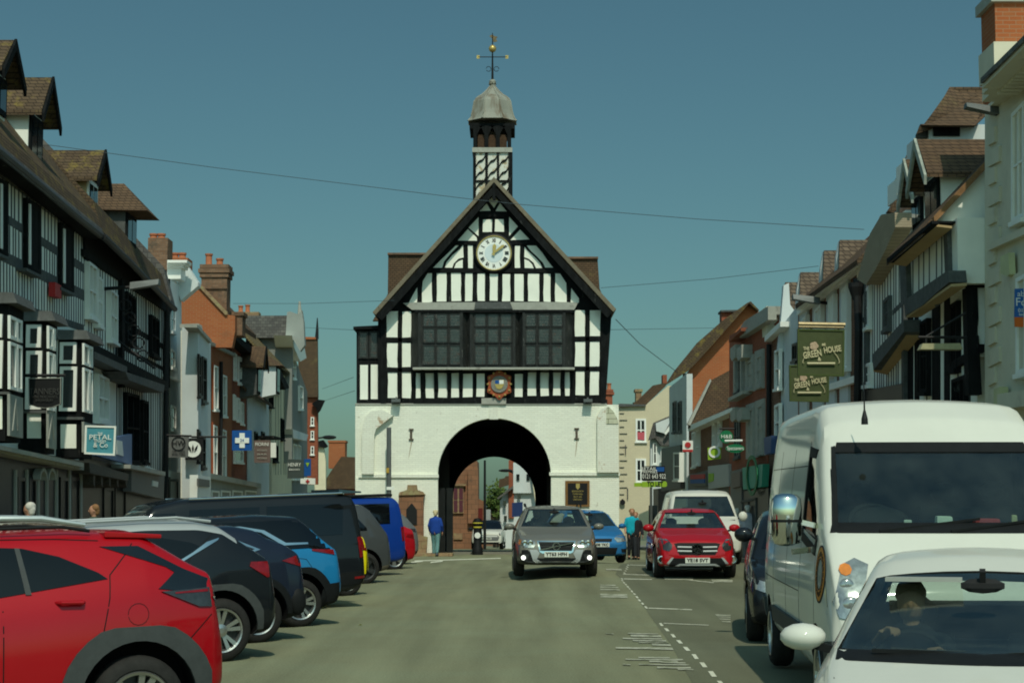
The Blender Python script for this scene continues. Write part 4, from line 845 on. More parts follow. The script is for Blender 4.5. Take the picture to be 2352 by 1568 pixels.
L9 = empty('shop_building', (V(715, 1168, 118).x, 118, g(-14, 118)), 0, 'red brick house with steep tiled roof and iron finial ending the left row', 'building')
fpart('roof', [zC(905, 780), zC(940, 742), zC(1028, 742), zC(1032, 1130), zC(900, 1130)], 117, .4, TILE, L9); fpart('ridge', [zC(940, 736), zC(1028, 738), zC(1028, 752), zC(940, 752)], 116.9, .4, BRICKO, L9)
fpart('wall', [zC(955, 1120), zC(1030, 1130), zC(1030, 1700), zC(955, 1700)], 117.3, .5, BRICKR, L9); fpart('bracketed_eave', [zC(990, 1175), zC(1030, 1145), zC(1075, 1150), zC(1045, 1215), zC(1028, 1235), zC(1020, 1200)], 116.8, .4, TIMBER, L9)
q = MB(); q.tube([V(*zC(1024, 750), 117), V(*zC(1027, 690), 117), V(*zC(1028, 612), 117)], [.14, .1, .03], 6); q.build('finial', IRON, L9)
for x, y in ((985, 1260), (985, 1350), (985, 1450)): fwindow(L9, x, y, x + 22, y + 55, 117.3, zC, 1, 2)
# far little things left of the hall
FA = empty('shop_building', (V(773, 1168, 130).x, 130, g(-12, 130)), 0, 'far brown roofed cottage with a square brick chimney seen just left of the hall', 'building')
chimney('chimney', 755, 792, 1012, 1075, 130, BRICKO, FA, caps=1, dep=1.6)
fpart('roof', [(735, 1122), (760, 1082), (784, 1048), (830, 1050), (830, 1122)], 128, .4, TILE, FA); fpart('wall', [(735, 1122), (830, 1122), (830, 1290), (735, 1290)], 128.5, .5, BRICKR, FA); fwindow(FA, 770, 1128, 790, 1160, 128.4, None, 2, 2)
FB = empty('shop_building', (V(738, 1168, 125).x, 125, g(-12, 125)), 0, 'tiny cream rendered wall squeezed between the red brick house and the far cottage', 'building')
fpart('wall', [(722, 1022), (742, 1016), (748, 1060), (748, 1290), (722, 1290)], 126, .5, CREAM, FB); fpart('eave', [(720, 1015), (742, 1010), (752, 1024), (746, 1028), (722, 1024)], 125.7, .6, TIMBER, FB)

# ---------------------------------------------------------------- hanging signs (facing the camera)
def sign(pts, Y, m, label, name='hanging_sign', border=None, bm_=None, arm=None, cat='sign', th=.08, group=None):
    A = V(*pts[0], Y); e = empty(name, A, 0, label, cat, group); fpart('board', pts, Y, th, m, e)
    if border:
        n = len(pts); q = MB(); cxs = sum(p[0] for p in pts) / n; cys = sum(p[1] for p in pts) / n
        for i in range(n):
            a_, b_ = pts[i], pts[(i + 1) % n]; ia = (a_[0] + (cxs - a_[0]) * border, a_[1] + (cys - a_[1]) * border); ib = (b_[0] + (cxs - b_[0]) * border, b_[1] + (cys - b_[1]) * border)
            fpoly(q, [a_, b_, ib, ia], Y - .02, .02)
        q.build('border', bm_, e)
    if arm:
        (x0, y0), (x1, y1) = arm; q = MB(); q.tube([V(x0, y0, Y + .04), V(x1, y1, Y + .04)], .035, 6)
        for xx in (pts[0][0] + 8, pts[1][0] - 8): q.tube([V(xx, y0, Y + .04), V(xx, pts[0][1], Y + .04)], .015, 5)
        q.build('bracket', IRON, e)
    return e
s = sign([(65, 868), (140, 867), (139, 928), (120, 935), (102, 937), (84, 935), (66, 928)], 34.3, BSIGN, 'black wine merchant hanging sign with pale border in front of the second box bay', border=.035, bm_=STONEG, arm=((20, 862), (150, 862)))
TT = flat('dim_lettering', (.05, .05, .045)); text('TANNERS', .17, V(102, 899, 34.27), TT, s, maxw=.58); text('WINE MERCHANTS', .08, V(102, 911, 34.27), TT, s, maxw=.5); text('SHREWSBURY', .07, V(102, 919, 34.27), TT, s, maxw=.35)
s = sign([(195, 976), (267, 978), (264, 1046), (193, 1042)], 37.6, TEALS, 'teal square hanging sign in a thick white frame beside the blue fascia', border=.13, bm_=WSIGN)
text('THE', .06, V(230, 995, 37.57), WSIGN, s); text('PETAL', .15, V(230, 1004, 37.57), WSIGN, s, maxw=.46); text('STUDIO', .07, V(230, 1013, 37.57), WSIGN, s); text('& Co', .14, V(231, 1022, 37.57), WSIGN, s, maxw=.3)
s = sign([(388, 1003), (433, 1003), (431, 1050), (387, 1050)], 53, GREYS, 'grey square hanging sign with faint circled initials beneath a scrolled arm', arm=((383, 999), (440, 1001)))
text('HW', .22, V(410, 1018, 52.97), BSIGN, s); text('HILTON', .1, V(410, 1036, 52.97), BSIGN, s, maxw=.36); text('WALTERS', .1, V(410, 1043, 52.97), BSIGN, s, maxw=.4)
q = MB().lathe([(.21, 0), (.21, -.012), (.185, -.012), (.185, 0)], V(410, 1018, 52.98), 24, 'y', cap=False); q.build('ring', BSIGN, s)
s = sign([(425, 1006), (466, 1006), (466, 1056), (425, 1056)], 54.9, BSIGN, 'black hanging sign with a white disc and black leaf emblem', arm=((440, 1003), (520, 1003)))
MB().lathe([(.25, 0), (.25, -.012), (.01, -.013)], V(443, 1031, 54.88), 24, 'y').build('disc', WSIGN, s); q = MB()
for dx, ang in ((-.1, 25), (0, 0), (.1, -25)): 
    c_ = V(443, 1031, 54.85) + Vector((dx, 0, .02)); d = Vector((-math.sin(R(ang)), 0, math.cos(R(ang)))); sx = Vector((d.z, 0, -d.x)) * .035; q.ext([c_ - d * .14, c_ + sx, c_ + d * .13, c_ - sx], (0, -.01, 0))
q.build('leaf_emblem', BSIGN, s)
s = sign([(533, 988), (578, 988), (578, 1034), (533, 1034)], 62, BLUES, 'square blue pharmacy hanging sign with a white cross')
q = MB(); fpoly(q, rc(550, 994, 562, 1028), 61.97, .03); fpoly(q, rc(540, 1005, 572, 1017), 61.96, .03); q.build('cross', WSIGN, s); text('24', .14, V(556, 1011, 61.95), BLUES, s)
s = sign([(583, 1011), (621, 1010), (621, 1062), (584, 1062)], 74, BROWNS, 'brown hanging sign with a name along the top beside a blank white panel'); text('FIORINI', .2, V(602, 1020, 73.96), WSIGN, s, maxw=.55)
for k in range(3): text(('RISTORANTE', 'BAR', 'PIZZERIA')[k], .11, V(602, 1034 + k * 9, 73.96), STONEG, s, maxw=.4)
s = sign([(621, 1016), (634, 1016), (634, 1050), (621, 1050)], 77, WSIGN, 'blank white projecting sign panel next to the brown hanging sign')
s = sign([(660, 1054), (698, 1055), (698, 1098), (660, 1098)], 84, mat('slate_green_sign', (.05, .065, .06), .6, .1, 3), 'dark slate hanging sign lettered in white above the roof of the black van'); text('HENRY', .24, V(676, 1067, 83.96), WSIGN, s, maxw=.6); text('BRIDGNORTH', .12, V(676, 1078, 83.96), WSIGN, s, maxw=.5)
s = sign([(698, 1054), (714, 1053), (714, 1092), (698, 1093)], 88, BLUES, 'narrow bright blue projecting sign at the far end of the left row'); fpart('emblem', [(702, 1062), (711, 1062), (706, 1072)], 87.96, .03, LIMES, s)
s = sign([(690, 1096), (724, 1098), (724, 1112), (690, 1110)], 92, WSIGN, 'small white fascia sign with a red cross above the black van'); q = MB(); fpoly(q, rc(705, 1100, 708, 1109), 91.96, .03); fpoly(q, rc(702, 1103, 711, 1106), 91.95, .03); q.build('red_cross', REDS, s)

# ---------------------------------------------------------------- right row
F1 = Fac(9.31, -.03, -1); F2 = Fac(8.83, -.03, -1); F2l = Fac(9.33, -.03, -1); F3 = Fac(9.3, -.03, -1); F4 = Fac(9.4, -.03, -1)
STUCCO = mat('greyish_cream_stucco', (.60, .56, .43), .85, .08, 1.4, .1, world=True, col2=(.46, .42, .32), c2lo=.56, c2hi=.7)
R1 = building(F1, [(2262, 205), (2620, -180), (2620, 1480), (2262, 1480)], STUCCO, 'cream stucco building with heavy dentilled cornice at the right edge', dep=5)
q = MB()
for o_, a_, b_ in ((.75, 0, 16), (.6, 16, 30), (.4, 30, 46), (.15, 66, 74)):
    F1.pr(q, [(2256, 188 + a_), (2620, -172 + a_), (2620, -172 + b_), (2256, 188 + b_)], o_, -.3)
q.build('cornice', STUCCO, R1)
F1.part('lead_capping', [(2252, 180), (2620, -184), (2620, -170), (2252, 192)], .8, -1, SLATE, R1)
q = MB()
for i in range(26):
    x = 2290 + i * 8; y = 205 - (x - 2256) * .985 + 34; F1.pr(q, [(x, y), (x + 5, y - 5), (x + 5, y + 8), (x, y + 13)], .45, .1)
q.build('dentils', STUCCO, R1)
q = MB()
for i in range(17):
    y = 300 + i * 46 - (0 if i % 2 else 3); ww = 26 if i % 2 else 16; F1.pr(q, [(2268, y), (2268 + ww, y - ww * .45), (2268 + ww, y + 36 - ww * .45), (2268, y + 38)], .05, 0)
q.build('quoins', STUCCO, R1)
for x0, x1, a0, b0, a1, b1 in ((2322, 2350, 262, 512, 232, 498), (2332, 2370, 640, 860, 618, 850), (2400, 2440, 180, 470, 140, 450), (2400, 2450, 590, 840, 560, 830)):
    F1.part('window_surround', [(x0 - 12, a0 - 4), (x1 + 8, a1 - 14), (x1 + 8, b1 + 6), (x0 - 12, b0 + 10)], .08, 0, STUCCO, R1); F1.window(R1, x0, a0, b0, x1, a1, b1, WHITEPT, .12, 2, 2)
F1.part('string_course', [(2268, 560), (2620, 395), (2620, 418), (2268, 576)], .12, 0, STUCCO, R1); F1.part('first_floor_band', [(2290, 905), (2620, 850), (2620, 900), (2290, 940)], .3, 0, STUCCO, R1)
Yc = 30.3
cx_ = MB(); A, B = V(2284, -12, Yc), V(2400, 150, Yc); cx_.box((A.x, Yc, B.z - .6), (B.x + .6, Yc + .9, A.z)); cho = cx_.build('chimney', BRICKO, R1)
A2 = V(2284, 98, Yc); MB().box((A.x - .05, Yc - .06, A2.z - .55), (B.x + .6, Yc + .95, A2.z)).build('chimney_base_render', STUCCO, cho); MB().box((A.x - .08, Yc - .08, A.z - .14), (B.x + .6, Yc + .98, A.z + .05)).build('chimney_cap', STONEG, cho)
ab = F1.part('alarm_box', [(2297, 590), (2316, 580), (2318, 630), (2314, 635), (2298, 628)], .16, .05, mat('cream_box', (.50, .50, .28), .5), None); tag(ab, 'pale yellow alarm box on the stucco wall at the right edge', 'alarm box')
fs = empty('letting_board', F1.P(2340, 700, .5), 0, 'blue and orange estate agent board cut off by the right edge of the picture', 'sign')
Yb = F1.P(2352, 700).y - .3
fpart('board', [(2332, 663), (2410, 660), (2410, 728), (2331, 728)], Yb, .05, flat('agent_blue', (.03, .12, .36)), fs); fpart('lower_board', [(2331, 728), (2410, 728), (2410, 752), (2332, 750)], Yb, .05, ORANGES, fs)
text('aber', .13, V(2353, 675, Yb - .005), WSIGN, fs); text('For', .19, V(2351, 694, Yb - .005), WSIGN, fs); text('01746', .09, V(2354, 713, Yb - .005), WSIGN, fs); text('bers', .06, V(2348, 722, Yb - .005), WSIGN, fs)
lamp(2292, 262, .1, F1, 'grey box street lamp under the cornice of the stucco building at right', .75)
# --- R2: timber building with gable end
Y2 = 31.7
R2 = empty('timber_framed_building', (V(2180, 1168, Y2).x, Y2, 0), 0, 'jettied black and white building on the right with sunlit white gable end', 'building')
fpart('gable_end', [zE(870, 538), zE(1375, 10), zE(1500, 10), zE(1500, 1600), zE(1205, 1600), zE(1205, 1045), zE(1060, 1020), zE(1055, 560)], Y2, .4, WHITE, R2)
q = MB(); A, B = V(*zE(862, 505), Y2 - .15), V(*zE(1375, -45), Y2 - .15); q.ext([A, B, B - Vector((0, 0, .15)), A - Vector((0, 0, .13))], (0, .12, 0)); q.build('verge_tiles', mat('orange_verge', (.24, .13, .06), .9, .3, 7, world=True), R2)
F2.part('wall', [(2080, 590), (2199, 500), (2200, 650), (2083, 692)], 0, -3, WHITE, R2)
tm = MB(); F2.studs(tm, 2080, 2176, 7, LN(2080, 601, 2175, 519), LN(2083, 686, 2175, 622), .07); F2.pr(tm, [(2079, 690), (2178, 620), (2180, 652), (2079, 728)], .08, 0)
F2.pr(tm, [(2066, 600), (2080, 594), (2084, 700), (2068, 700)], .1, -.1); tm.build('timber_frame', TIMBERG, R2)
fpart('corner_post', [zE(962, 560), zE(1054, 562), zE(1068, 1020), zE(985, 1040)], Y2 - .03, .3, TIMBERG, R2)
fpart('eave_rail', [zE(870, 540), zE(1280, 545), zE(1280, 562), zE(870, 556)], Y2 - .3, .3, TIMBER, R2); fpart('floor_rail', [zE(1065, 1040), zE(1305, 1044), zE(1305, 1062), zE(1065, 1060)], Y2 - .05, .05, TIMBER, R2)
F2.part('bressumer', [(2076, 690), (2177, 621), (2180, 648), (2160, 664), (2120, 700), (2079, 725)], .22, -.1, TIMBERG, R2)
so_ = MB(); A = F2.P(2082, 724, .2); B = F2.P(2184, 652, .2); so_.ext([A, B, B + Vector((.28, 0, .02)), A + Vector((.28, 0, .02))], (0, 0, -.05)); so_.build('jetty_soffit', OCHRE, R2)
gt = MB(); F2.pr(gt, [(2036, 596), (2139, 507), (2141, 514), (2038, 604)], .52, .40); gt.build('gutter', TIMBER, R2)
sf = MB(); A = F2.P(2040, 602, .45); B = F2.P(2141, 514, .45); sf.ext([A, B, B + Vector((.35, 0, -.04)), A + Vector((.35, 0, -.04))], (0, 0, -.04)); sf.build('eave_soffit', OCHRE, R2)
rf = MB(); A = F2.P(2036, 594, .5); B = F2.P(2141, 505, .5); B = A + (B - A) * ((Y2 + .05 - A.y) / (B.y - A.y)); n_ = Vector((4.2, 0, 4.4)); rf.ext([A, B, B + n_, A + n_], (0, 0, -.15)); rf.build('front_roof', TILE, R2)
# lower storey
F2l.part('lower_wall', [(2084, 700), (2245, 620), (2245, 1420), (2084, 1420)], 0, -2, WHITE, R2)
lo = MB(); F2l.studs(lo, 2110, 2138, 2, lambda x: 735, lambda x: 1200, .07); F2l.studs(lo, 2198, 2240, 3, lambda x: 700, lambda x: 1200, .06)
for x0, x1, y0 in ((2084, 2096, 715), (2140, 2158, 690), (2168, 2180, 660), (2100, 2108, 720)): F2l.part('post', [(x0, y0), (x1, y0 - 6), (x1, 1300), (x0, 1300)], .02, 0, TIMBER, R2)
F2l.pr(lo, [(2170, 840), (2250, 790), (2250, 808), (2170, 860)], .09, 0); lo.build('lower_rail', TIMBER, R2)
fpart('black_post', [zE(1115, 1062), zE(1204, 1065), zE(1212, 1300), zE(1200, 1430), zE(1215, 1440), zE(1240, 1900), zE(1135, 1900)], Y2 - .06, .3, TIMBER, R2)
F2l.window(R2, 2181, 700, 850, 2196, 690, 846, TIMBER, .1, 2, 2); F2l.window(R2, 2112, 740, 900, 2128, 730, 900, TIMBER, .1, 2, 2); F2l.window(R2, 2184, 872, 930, 2214, 860, 930, TIMBER, .1, 3, 1)
q = MB(); x_ = V(*zE(1305, 575), Y2 - .2); q.tube([V(*zE(1300, 575), Y2 - .15), V(*zE(1318, 1000), Y2 - .15), V(*zE(1328, 1568), Y2 - .15), V(*zE(1345, 1900), Y2 - .15)], .085, 8); A = V(*zE(1300, 600), Y2 - .15); q.lathe([(.09, -.25), (.22, 0), (.26, .12), (.24, .16)], A, 8); q.build('rainwater_pipe', IRON, R2)
def rdormer(par, Y0, w, pts_cheek, tile, **k): pass
# dormers facing the street (towards -x)
def gdormer(par, Yn, w, xf, xb, yb_, ye, yr, cheek, tile, over=.3):
    return dormer(par, Yn, w, xb, xf, yb_, ye, yr, cheek, tile, over=over, backs=.2, front=mat('pale_barge', (.30, .33, .28), .8, .3, 9, world=True))
dR = empty('x') if False else None
def dorm_px(par, Yn, w, xf, xb, yb_, ye, yr, cheek, tile, over, hip=False):
    return dormer(par, Yn, w, xb, xf, yb_, ye, yr, cheek, tile, hip=hip, over=over, backs=1.5, front=mat('pale_barge', (.30, .33, .28), .8, .3, 9, world=True))
dorm_px(R2, 33.0, 1.15, 2160, 2250, 500, 392, 320, WHITE, TILE, .30)
dorm_px(R2, 36.2, 1.0, 2122, 2180, 520, 437, 366, WHITE, TILE, .25)
# --- R3 behind: hip roofed tall dormer towers and building with coved eaves
R3 = building(F3, [(1968, 600), (2072, 500), (2072, GR), (1968, GR)], WHITE, 'timber framed building with sagging coved plaster eave beyond the jettied house on the right', 'timber_framed_building')
COVE = mat('brown_coved_plaster', (.34, .28, .19), .9, .2, 3, .5, world=True, brick=(5, .05, .008, (.27, .22, .15), (.33, .27, .185)))
q = MB()
cvp = [(2024, 493), (2055, 488), (2056, 522), (2035, 572), (2010, 620), (1989, 654), (1969, 642), (1983, 590), (1998, 537)]
q_ = [F3.P(x, y, .35 if x < 2030 else .1) for x, y in cvp]; F3.pr(q, cvp, .35, 0); q.build('coved_eave', COVE, R3)
fpart('eave_return', [zE(455, 490), zE(548, 480), zE(556, 600), zE(540, 560), zE(510, 530), zE(460, 510)], F3.P(2050, 1168).y - .2, .3, WHITE, R3)
tm = MB(); F3.studs(tm, 1970, 2072, 17, lambda x: lp([(1968, 650), (1989, 655), (2035, 580), (2056, 525), (2072, 500)], x), lambda x: lp([(1968, 800), (2005, 838), (2074, 760)], x), .07)
F3.band(tm, LN(2052, 716, 2074, 694), 2050, 2074, 12); F3.band(tm, LN(1968, 742, 2000, 726), 1968, 2000, 12); F3.pr(tm, [(2003, 815), (2076, 734), (2076, 762), (2006, 850)], .35, 0); F3.studs(tm, 1995, 2070, 14, LN(1990, 860, 2076, 790), lambda x: 935, .08)
for x in (1968, 1984, 2070): F3.pr(tm, [(x, 640), (x + 5, 636), (x + 5, 1100), (x, 1100)], .09, 0)
tm.build('timber_frame', TIMBERG, R3)
so_ = MB(); A = F3.P(2006, 848, .3); B = F3.P(2076, 762, .3); so_.ext([A, B, B + Vector((.35, 0, -.08)), A + Vector((.35, 0, -.08))], (0, 0, -.05)); so_.build('jetty_soffit', OCHRE, R3)
F3.window(R3, 1986, 665, 755, 1995, 655, 748, WHITEPT, .09, 2, 2); F3.window(R3, 1982, 838, 885, 1998, 832, 883, WHITEPT, .09, 3, 2); F3.window(R3, 2028, 690, 760, 2040, 678, 752, TIMBERG, .09, 2, 2)
F3.part('shopfront', [(1968, 900), (2072, 880), (2072, GR), (1968, GR)], .1, 0, SHOPBLK, R3)
q = MB(); q.tube([F3.P(1968, 640, .2), F3.P(1972, 760, .2), F3.P(1967, 1100, .2)], .09); q.lathe([(.1, -.3), (.2, 0), (.2, .1)], F3.P(1968, 660, .2), 8); q.build('rainwater_pipe', IRON, R3)
# tall hipped towers behind (roof level features)
T1 = empty('dormer_tower', V(2230, 345, 35.2), 0, 'tall hipped tile roof turret rising behind the nearest right hand dormer', 'turret'); 
fpart('wall', [(2133, 288), (2146, 286), (2230, 286), (2280, 286), (2280, 345), (2133, 345)], 35.2, 2.0, GREYPL, T1)
def hipface(par, pts, Y, dep, m, name='roof'):      # front slope leaning back
    mb = MB(); P_ = [V(x, y, Y + dy) for x, y, dy in pts]; mb.ext(P_, (0, .12, -.02)); mb.build(name, m, par)
hipface(T1, [(2105, 308, -.3), (2114, 287, -.3), (2240, 288, -.3), (2280, 250, .9), (2280, 200, .9), (2181, 200, .9), (2170, 220, .5), (2140, 262, 0)], 35.2, .1, TILE)
hipface(T1, [(2104, 314, -.3), (2114, 285, -.3), (2133, 285, 0), (2133, 316, 0)], 35.3, .1, TIMBERG, 'roof_hip'); fpart('window', rc(2144, 290, 2205, 312), 35.15, .05, TIMBER, T1)
T2 = empty('dormer_tower', V(2100, 370, 38.5), 0, 'smaller hipped dormer turret half hidden behind the second right hand gable', 'turret')
fpart('wall', rc(2092, 356, 2124, 420), 38.5, 1.5, WHITE, T2); hipface(T2, [(2077, 368, -.2), (2088, 345, -.2), (2118, 316, .6), (2130, 316, .6), (2130, 355, -.2), (2090, 352, -.2)], 38.5, .1, TILE)
T3 = empty('dormer_tower', V(2080, 420, 42), 0, 'smallest hipped turret with a white wall furthest along the right hand roofs', 'turret')
fpart('wall', rc(2069, 402, 2084, 450), 42, 1.5, WHITE, T3); hipface(T3, [(2058, 410, -.2), (2064, 396, -.2), (2078, 378, .5), (2090, 376, .5), (2090, 402, -.2), (2066, 402, -.2)], 42, .1, TILE)
fpart('roof_slope', [(2040, 485), (2056, 462), (2080, 440), (2090, 452), (2066, 480), (2052, 488)], 41, .3, TILE, R3); fpart('party_wall', [zE(640, 455), zE(690, 455), zE(690, 640), zE(640, 640)], 38, .4, PLASTER, R2)
# --- R4 brick and white pilaster building with gabled dormers
R4 = building(F4, [(1833, 700), (1968, 600), (1968, GR), (1833, GR)], BRICKD, 'brown brick building with white pilasters and four gabled dormers behind the green signs')
q = MB(); F4.pr(q, [(1826, 700), (1968, 594), (1968, 604), (1826, 712)], .3, -.2); F4.pr(q, [(1830, 712), (1968, 606), (1968, 620), (1830, 724)], .15, 0); F4.pr(q, [(1833, 905), (1968, 860), (1968, 876), (1833, 918)], .15, 0); q.build('cornice', WHITEPT, R4)
lnT = LN(1830, 724, 1968, 620); lnB = LN(1833, 905, 1968, 860)
for x0, x1 in ((1836, 1854), (1866, 1888), (1897, 1917), (1928, 1948)):
    F4.part('pilaster_panel', [(x0, lnT(x0)), (x1, lnT(x1)), (x1, lnB(x1)), (x0, lnB(x0))], .06, 0, GREYPL, R4); c_ = (x0 + x1) / 2
    F4.window(R4, x0 + 4, lnT(x0) + 16, lnB(x0) - 22, x1 - 4, lnT(x1) + 16, lnB(x1) - 22, WHITEPT, .12, 2, 2)
    F4.part('pilaster_panel', [(x0, lnB(x0) + 18), (x1, lnB(x1) + 18), (x1, 1130), (x0, 1130)], .06, 0, GREYPL, R4)
roof2('roof', [(1826, 700), (1968, 596)], 2.4, 2.2, TILE, R4, .4, F4)
SH = mat('brownish_tile', (.15, .11, .075), .9, .22, 2, .5, world=True, brick=(.17, .12, .016, (.05, .037, .028), (.11, .08, .055)))
for Yd, xl, xr, yr, ye in ((44, 1926, 1995, 551, 640), (46.2, 1890, 1940, 575, 660), (49, 1836, 1890, 625, 700), (51.8, 1801, 1838, 648, 760)):
    hipface(R4, [(xl + 3, yr, .8), (xr, yr, .8), (xr, ye, 0), (xl, ye, 0)], Yd, .1, SH, 'dormer_roof'); fpart('dormer_gable', [(xl + 2, yr + 2), (xl + 5, yr), (xl + 8, ye + 10), (xl - 8, ye + 20), (xl - 5, yr + 40)], Yd + .9, .2, GREYPL, R4)
R5 = building(F4, [(1787, 760), (1833, 700), (1833, GR), (1787, GR)], GREYPL, 'white fronted house with a steep gable just left of the pub signs')
fpart('gable', [(1800, 655), (1812, 650), (1815, 700), (1830, 720), (1830, 815), (1787, 805), (1792, 760)], 51.4, .3, GREYPL, R5)
q = MB(); A, B = V(1826, 700, 53), V(1836, 712, 53)
q.tube([V(1825, 712, 53), V(1829, 707, 53), V(1836, 708, 53), V(1841, 716, 53)], .03, 6); q.build('bracket', IRON, R5); F4.window(R5, 1818, 790, 830, 1830, 786, 828, SHOPBLK, .08, 2, 1)
R6 = building(Fac(9.35, -.03, -1), [(1757, 775), (1790, 745), (1790, GR), (1757, GR)], BRICKD, 'narrow dark brick house with a tall sash window beside the red brick shop')
F6 = Fac(9.35, -.03, -1); q = MB(); F6.pr(q, [(1756, 772), (1792, 738), (1792, 750), (1756, 785)], .22, -.2); q.build('cornice', WHITEPT, R6)
for y0, y1 in ((800, 890), (925, 1010)): F6.window(R6, 1778, y0 + 6, y1 + 4, 1789, y0, y1, WHITEPT, .1, 1, 2)
q = MB(); q.tube([F6.P(1766, 790, .1), F6.P(1766, 1030, .1)], .08); q.build('rainwater_pipe', IRON, R6)
# --- R7 red brick with white parapet
F7 = Fac(9.3, -.03, -1)
R7 = building(F7, [(1675, 770), (1762, 728), (1762, GR), (1675, GR)], BRICKR, 'red brick shop building with a white stone parapet and tall pale window surrounds')
zr = lambda x, y: zR(x, y)
fpart('parapet_end', [zF(490, 455), zF(582, 460), zF(585, 560), zF(545, 600), zF(580, 620), zF(495, 680), zF(488, 560), zF(470, 540)], 53.4, 1.0, mat('cream_stone', (.66, .64, .48), .8, .06, 2, world=True), R7)
q = MB(); F7.pr(q, [(1700, 752), (1710, 737), (1764, 703), (1764, 722), (1700, 764)], .15, -.4); F7.pr(q, [(1699, 764), (1764, 722), (1764, 734), (1699, 776)], .25, 0); q.build('parapet', STONEG, R7)
F7.part('brick_eave', [(1674, 778), (1702, 752), (1702, 760), (1674, 786)], .4, -.5, BRICKR, R7)
for x0, x1, a, b_ in ((952, 1000, 510, 725), (1015, 1062, 475, 705), (958, 1005, 825, 1155), (1018, 1066, 800, 1145)):
    (X0, A0), (X1, B0) = zr(x0, a), zr(x1, b_); F7.part('window_surround', [(X0 - 2, A0 - 3), (X1 + 1, A0 - 10), (X1 + 1, B0), (X0 - 2, B0 + 5)], .06, 0, STONEG, R7); F7.window(R7, X0 + 3, A0 + 8, B0 - 4, X1 - 3, A0 + 2, B0 - 7, STONEG, .1, 1, 2, pane=mat('blind_window', (.33, .33, .27), .4, .1, 3, world=True))
for x in (862, 905):
    X, Y_ = zr(x, 420); q = MB(); F7.pr(q, [(X - 4, Y_ + 10), (X + 7, Y_), (X + 7, Y_ + 30), (X, Y_ + 38), (X - 4, Y_ + 30)], .35, 0); F7.pr(q, [(X + 3, Y_ + 36), (X + 6, Y_ + 36), (X + 6, Y_ + 110), (X + 3, Y_ + 112)], .15, 0); q.build('carved_console', STONEG, R7); q = MB()
    X, Y_ = zr(x, 830); F7.pr(q, [(X - 4, Y_ + 10), (X + 7, Y_), (X + 7, Y_ + 28), (X, Y_ + 34), (X - 4, Y_ + 28)], .35, 0); q.build('carved_console', STONEG, R7)
for y0, y1 in ((455, 720), (880, 1150)):
    (X0, A0), (X1, B0) = zr(875, y0), zr(915, y1); F7.window(R7, X0, A0 + 5, B0 + 5, X1 - 2, A0, B0, TIMBERG, .05, 2, 2)
F7.part('sill_course', [(1672, 914), (1706, 896), (1706, 904), (1672, 922)], .3, 0, STONEG, R7)
F7.part('shop_fascia', [zr(930, 1225), zr(1065, 1200), zr(1055, 1350), zr(935, 1368)], .3, .1, flat('teal_green_fascia', (.05, .30, .20)), R7)
q = MB(); c_ = F7.P(*zr(995, 1275), .32)
for i in range(20):
    t0, t1 = 2 * math.pi * i / 20, 2 * math.pi * (i + 1) / 20; f_ = lambda t, r_: c_ + F7.d * (math.cos(t) * r_ * 1.7) + Vector((0, 0, math.sin(t) * r_)); q.ext([f_(t0, .62), f_(t1, .62), f_(t1, .5), f_(t0, .5)], F7.n * .03)
q.build('fascia_ring', GREENW, R7)
F7.part('blue_fascia', [zr(1070, 1030), zr(1120, 1015), zr(1115, 1130), zr(1075, 1140)], .3, .1, flat('dusky_blue_fascia', (.05, .09, .20)), R7)
F7.part('shopfront', [(1690, 1130), (1765, 1120), (1765, GR), (1690, GR)], .15, 0, SHOPBLK, R7); F7.window(R7, 1700, 1150, 1230, 1735, 1142, 1230, TIMBERG, .2, 2, 1, sill=False)
F7.part('shopfront_left', [zr(852, 1250), zr(925, 1230), zr(925, 1560), zr(852, 1560)], .2, 0, GREYS, R7); F7.part('small_fascia', [zr(860, 1262), zr(915, 1250), zr(915, 1345), zr(860, 1360)], .3, .2, BROWNS, R7)
# --- R8 low tiled roof shop and R9 brick gable
F8 = Fac(9.5, -.03, -1)
R8 = building(F8, [(1582, 985), (1680, 930), (1680, GR), (1582, GR)], BRICKD, 'low brown brick shops under a big brown tiled slope with white gutter')
fpart('roof', [zr(580, 950), zr(665, 780), zr(722, 655), zr(845, 590), zr(850, 850), zr(580, 968)], 70, .4, TILE, R8); fpart('verge', [zr(572, 940), zr(720, 645), zr(728, 658), zr(590, 950)], 69.9, .4, STONEG, R8)
F8.part('gutter_board', [(1580, 978), (1682, 935), (1682, 944), (1580, 990)], .4, 0, WHITEPT, R8)
for x0, x1, a, b_ in ((598, 612, 990, 1215), (626, 642, 975, 1200), (730, 746, 935, 1090), (765, 782, 920, 1075)):
    (X0, A0), (X1, B0) = zr(x0, a), zr(x1, b_); F8.window(R8, X0, A0 + 2, B0 + 3, X1, A0, B0, WHITEPT, .1, 1, 2)
F8.part('shopfront', [(1580, 1092), (1682, 1062), (1682, GR), (1580, GR)], .1, 0, SHOPBLK, R8)
F8.part('grey_fascia', [zr(705, 1215), zr(840, 1200), zr(842, 1345), zr(708, 1365)], .3, .1, flat('pale_grey_fascia', (.36, .36, .34)), R8); F8.part('fascia_green_mark', [zr(708, 1262), zr(740, 1262), zr(738, 1310), zr(708, 1322)], .33, .3, LIMES, R8)
F8.part('striped_fascia', [zr(582, 1265), zr(690, 1258), zr(690, 1340), zr(582, 1345)], .3, .1, GREYS, R8); F8.part('red_stripe', [zr(590, 1272), zr(682, 1266), zr(682, 1296), zr(590, 1300)], .33, .3, REDS, R8); F8.part('blue_stripe', [zr(590, 1302), zr(682, 1299), zr(682, 1325), zr(590, 1328)], .33, .3, BLUES, R8)
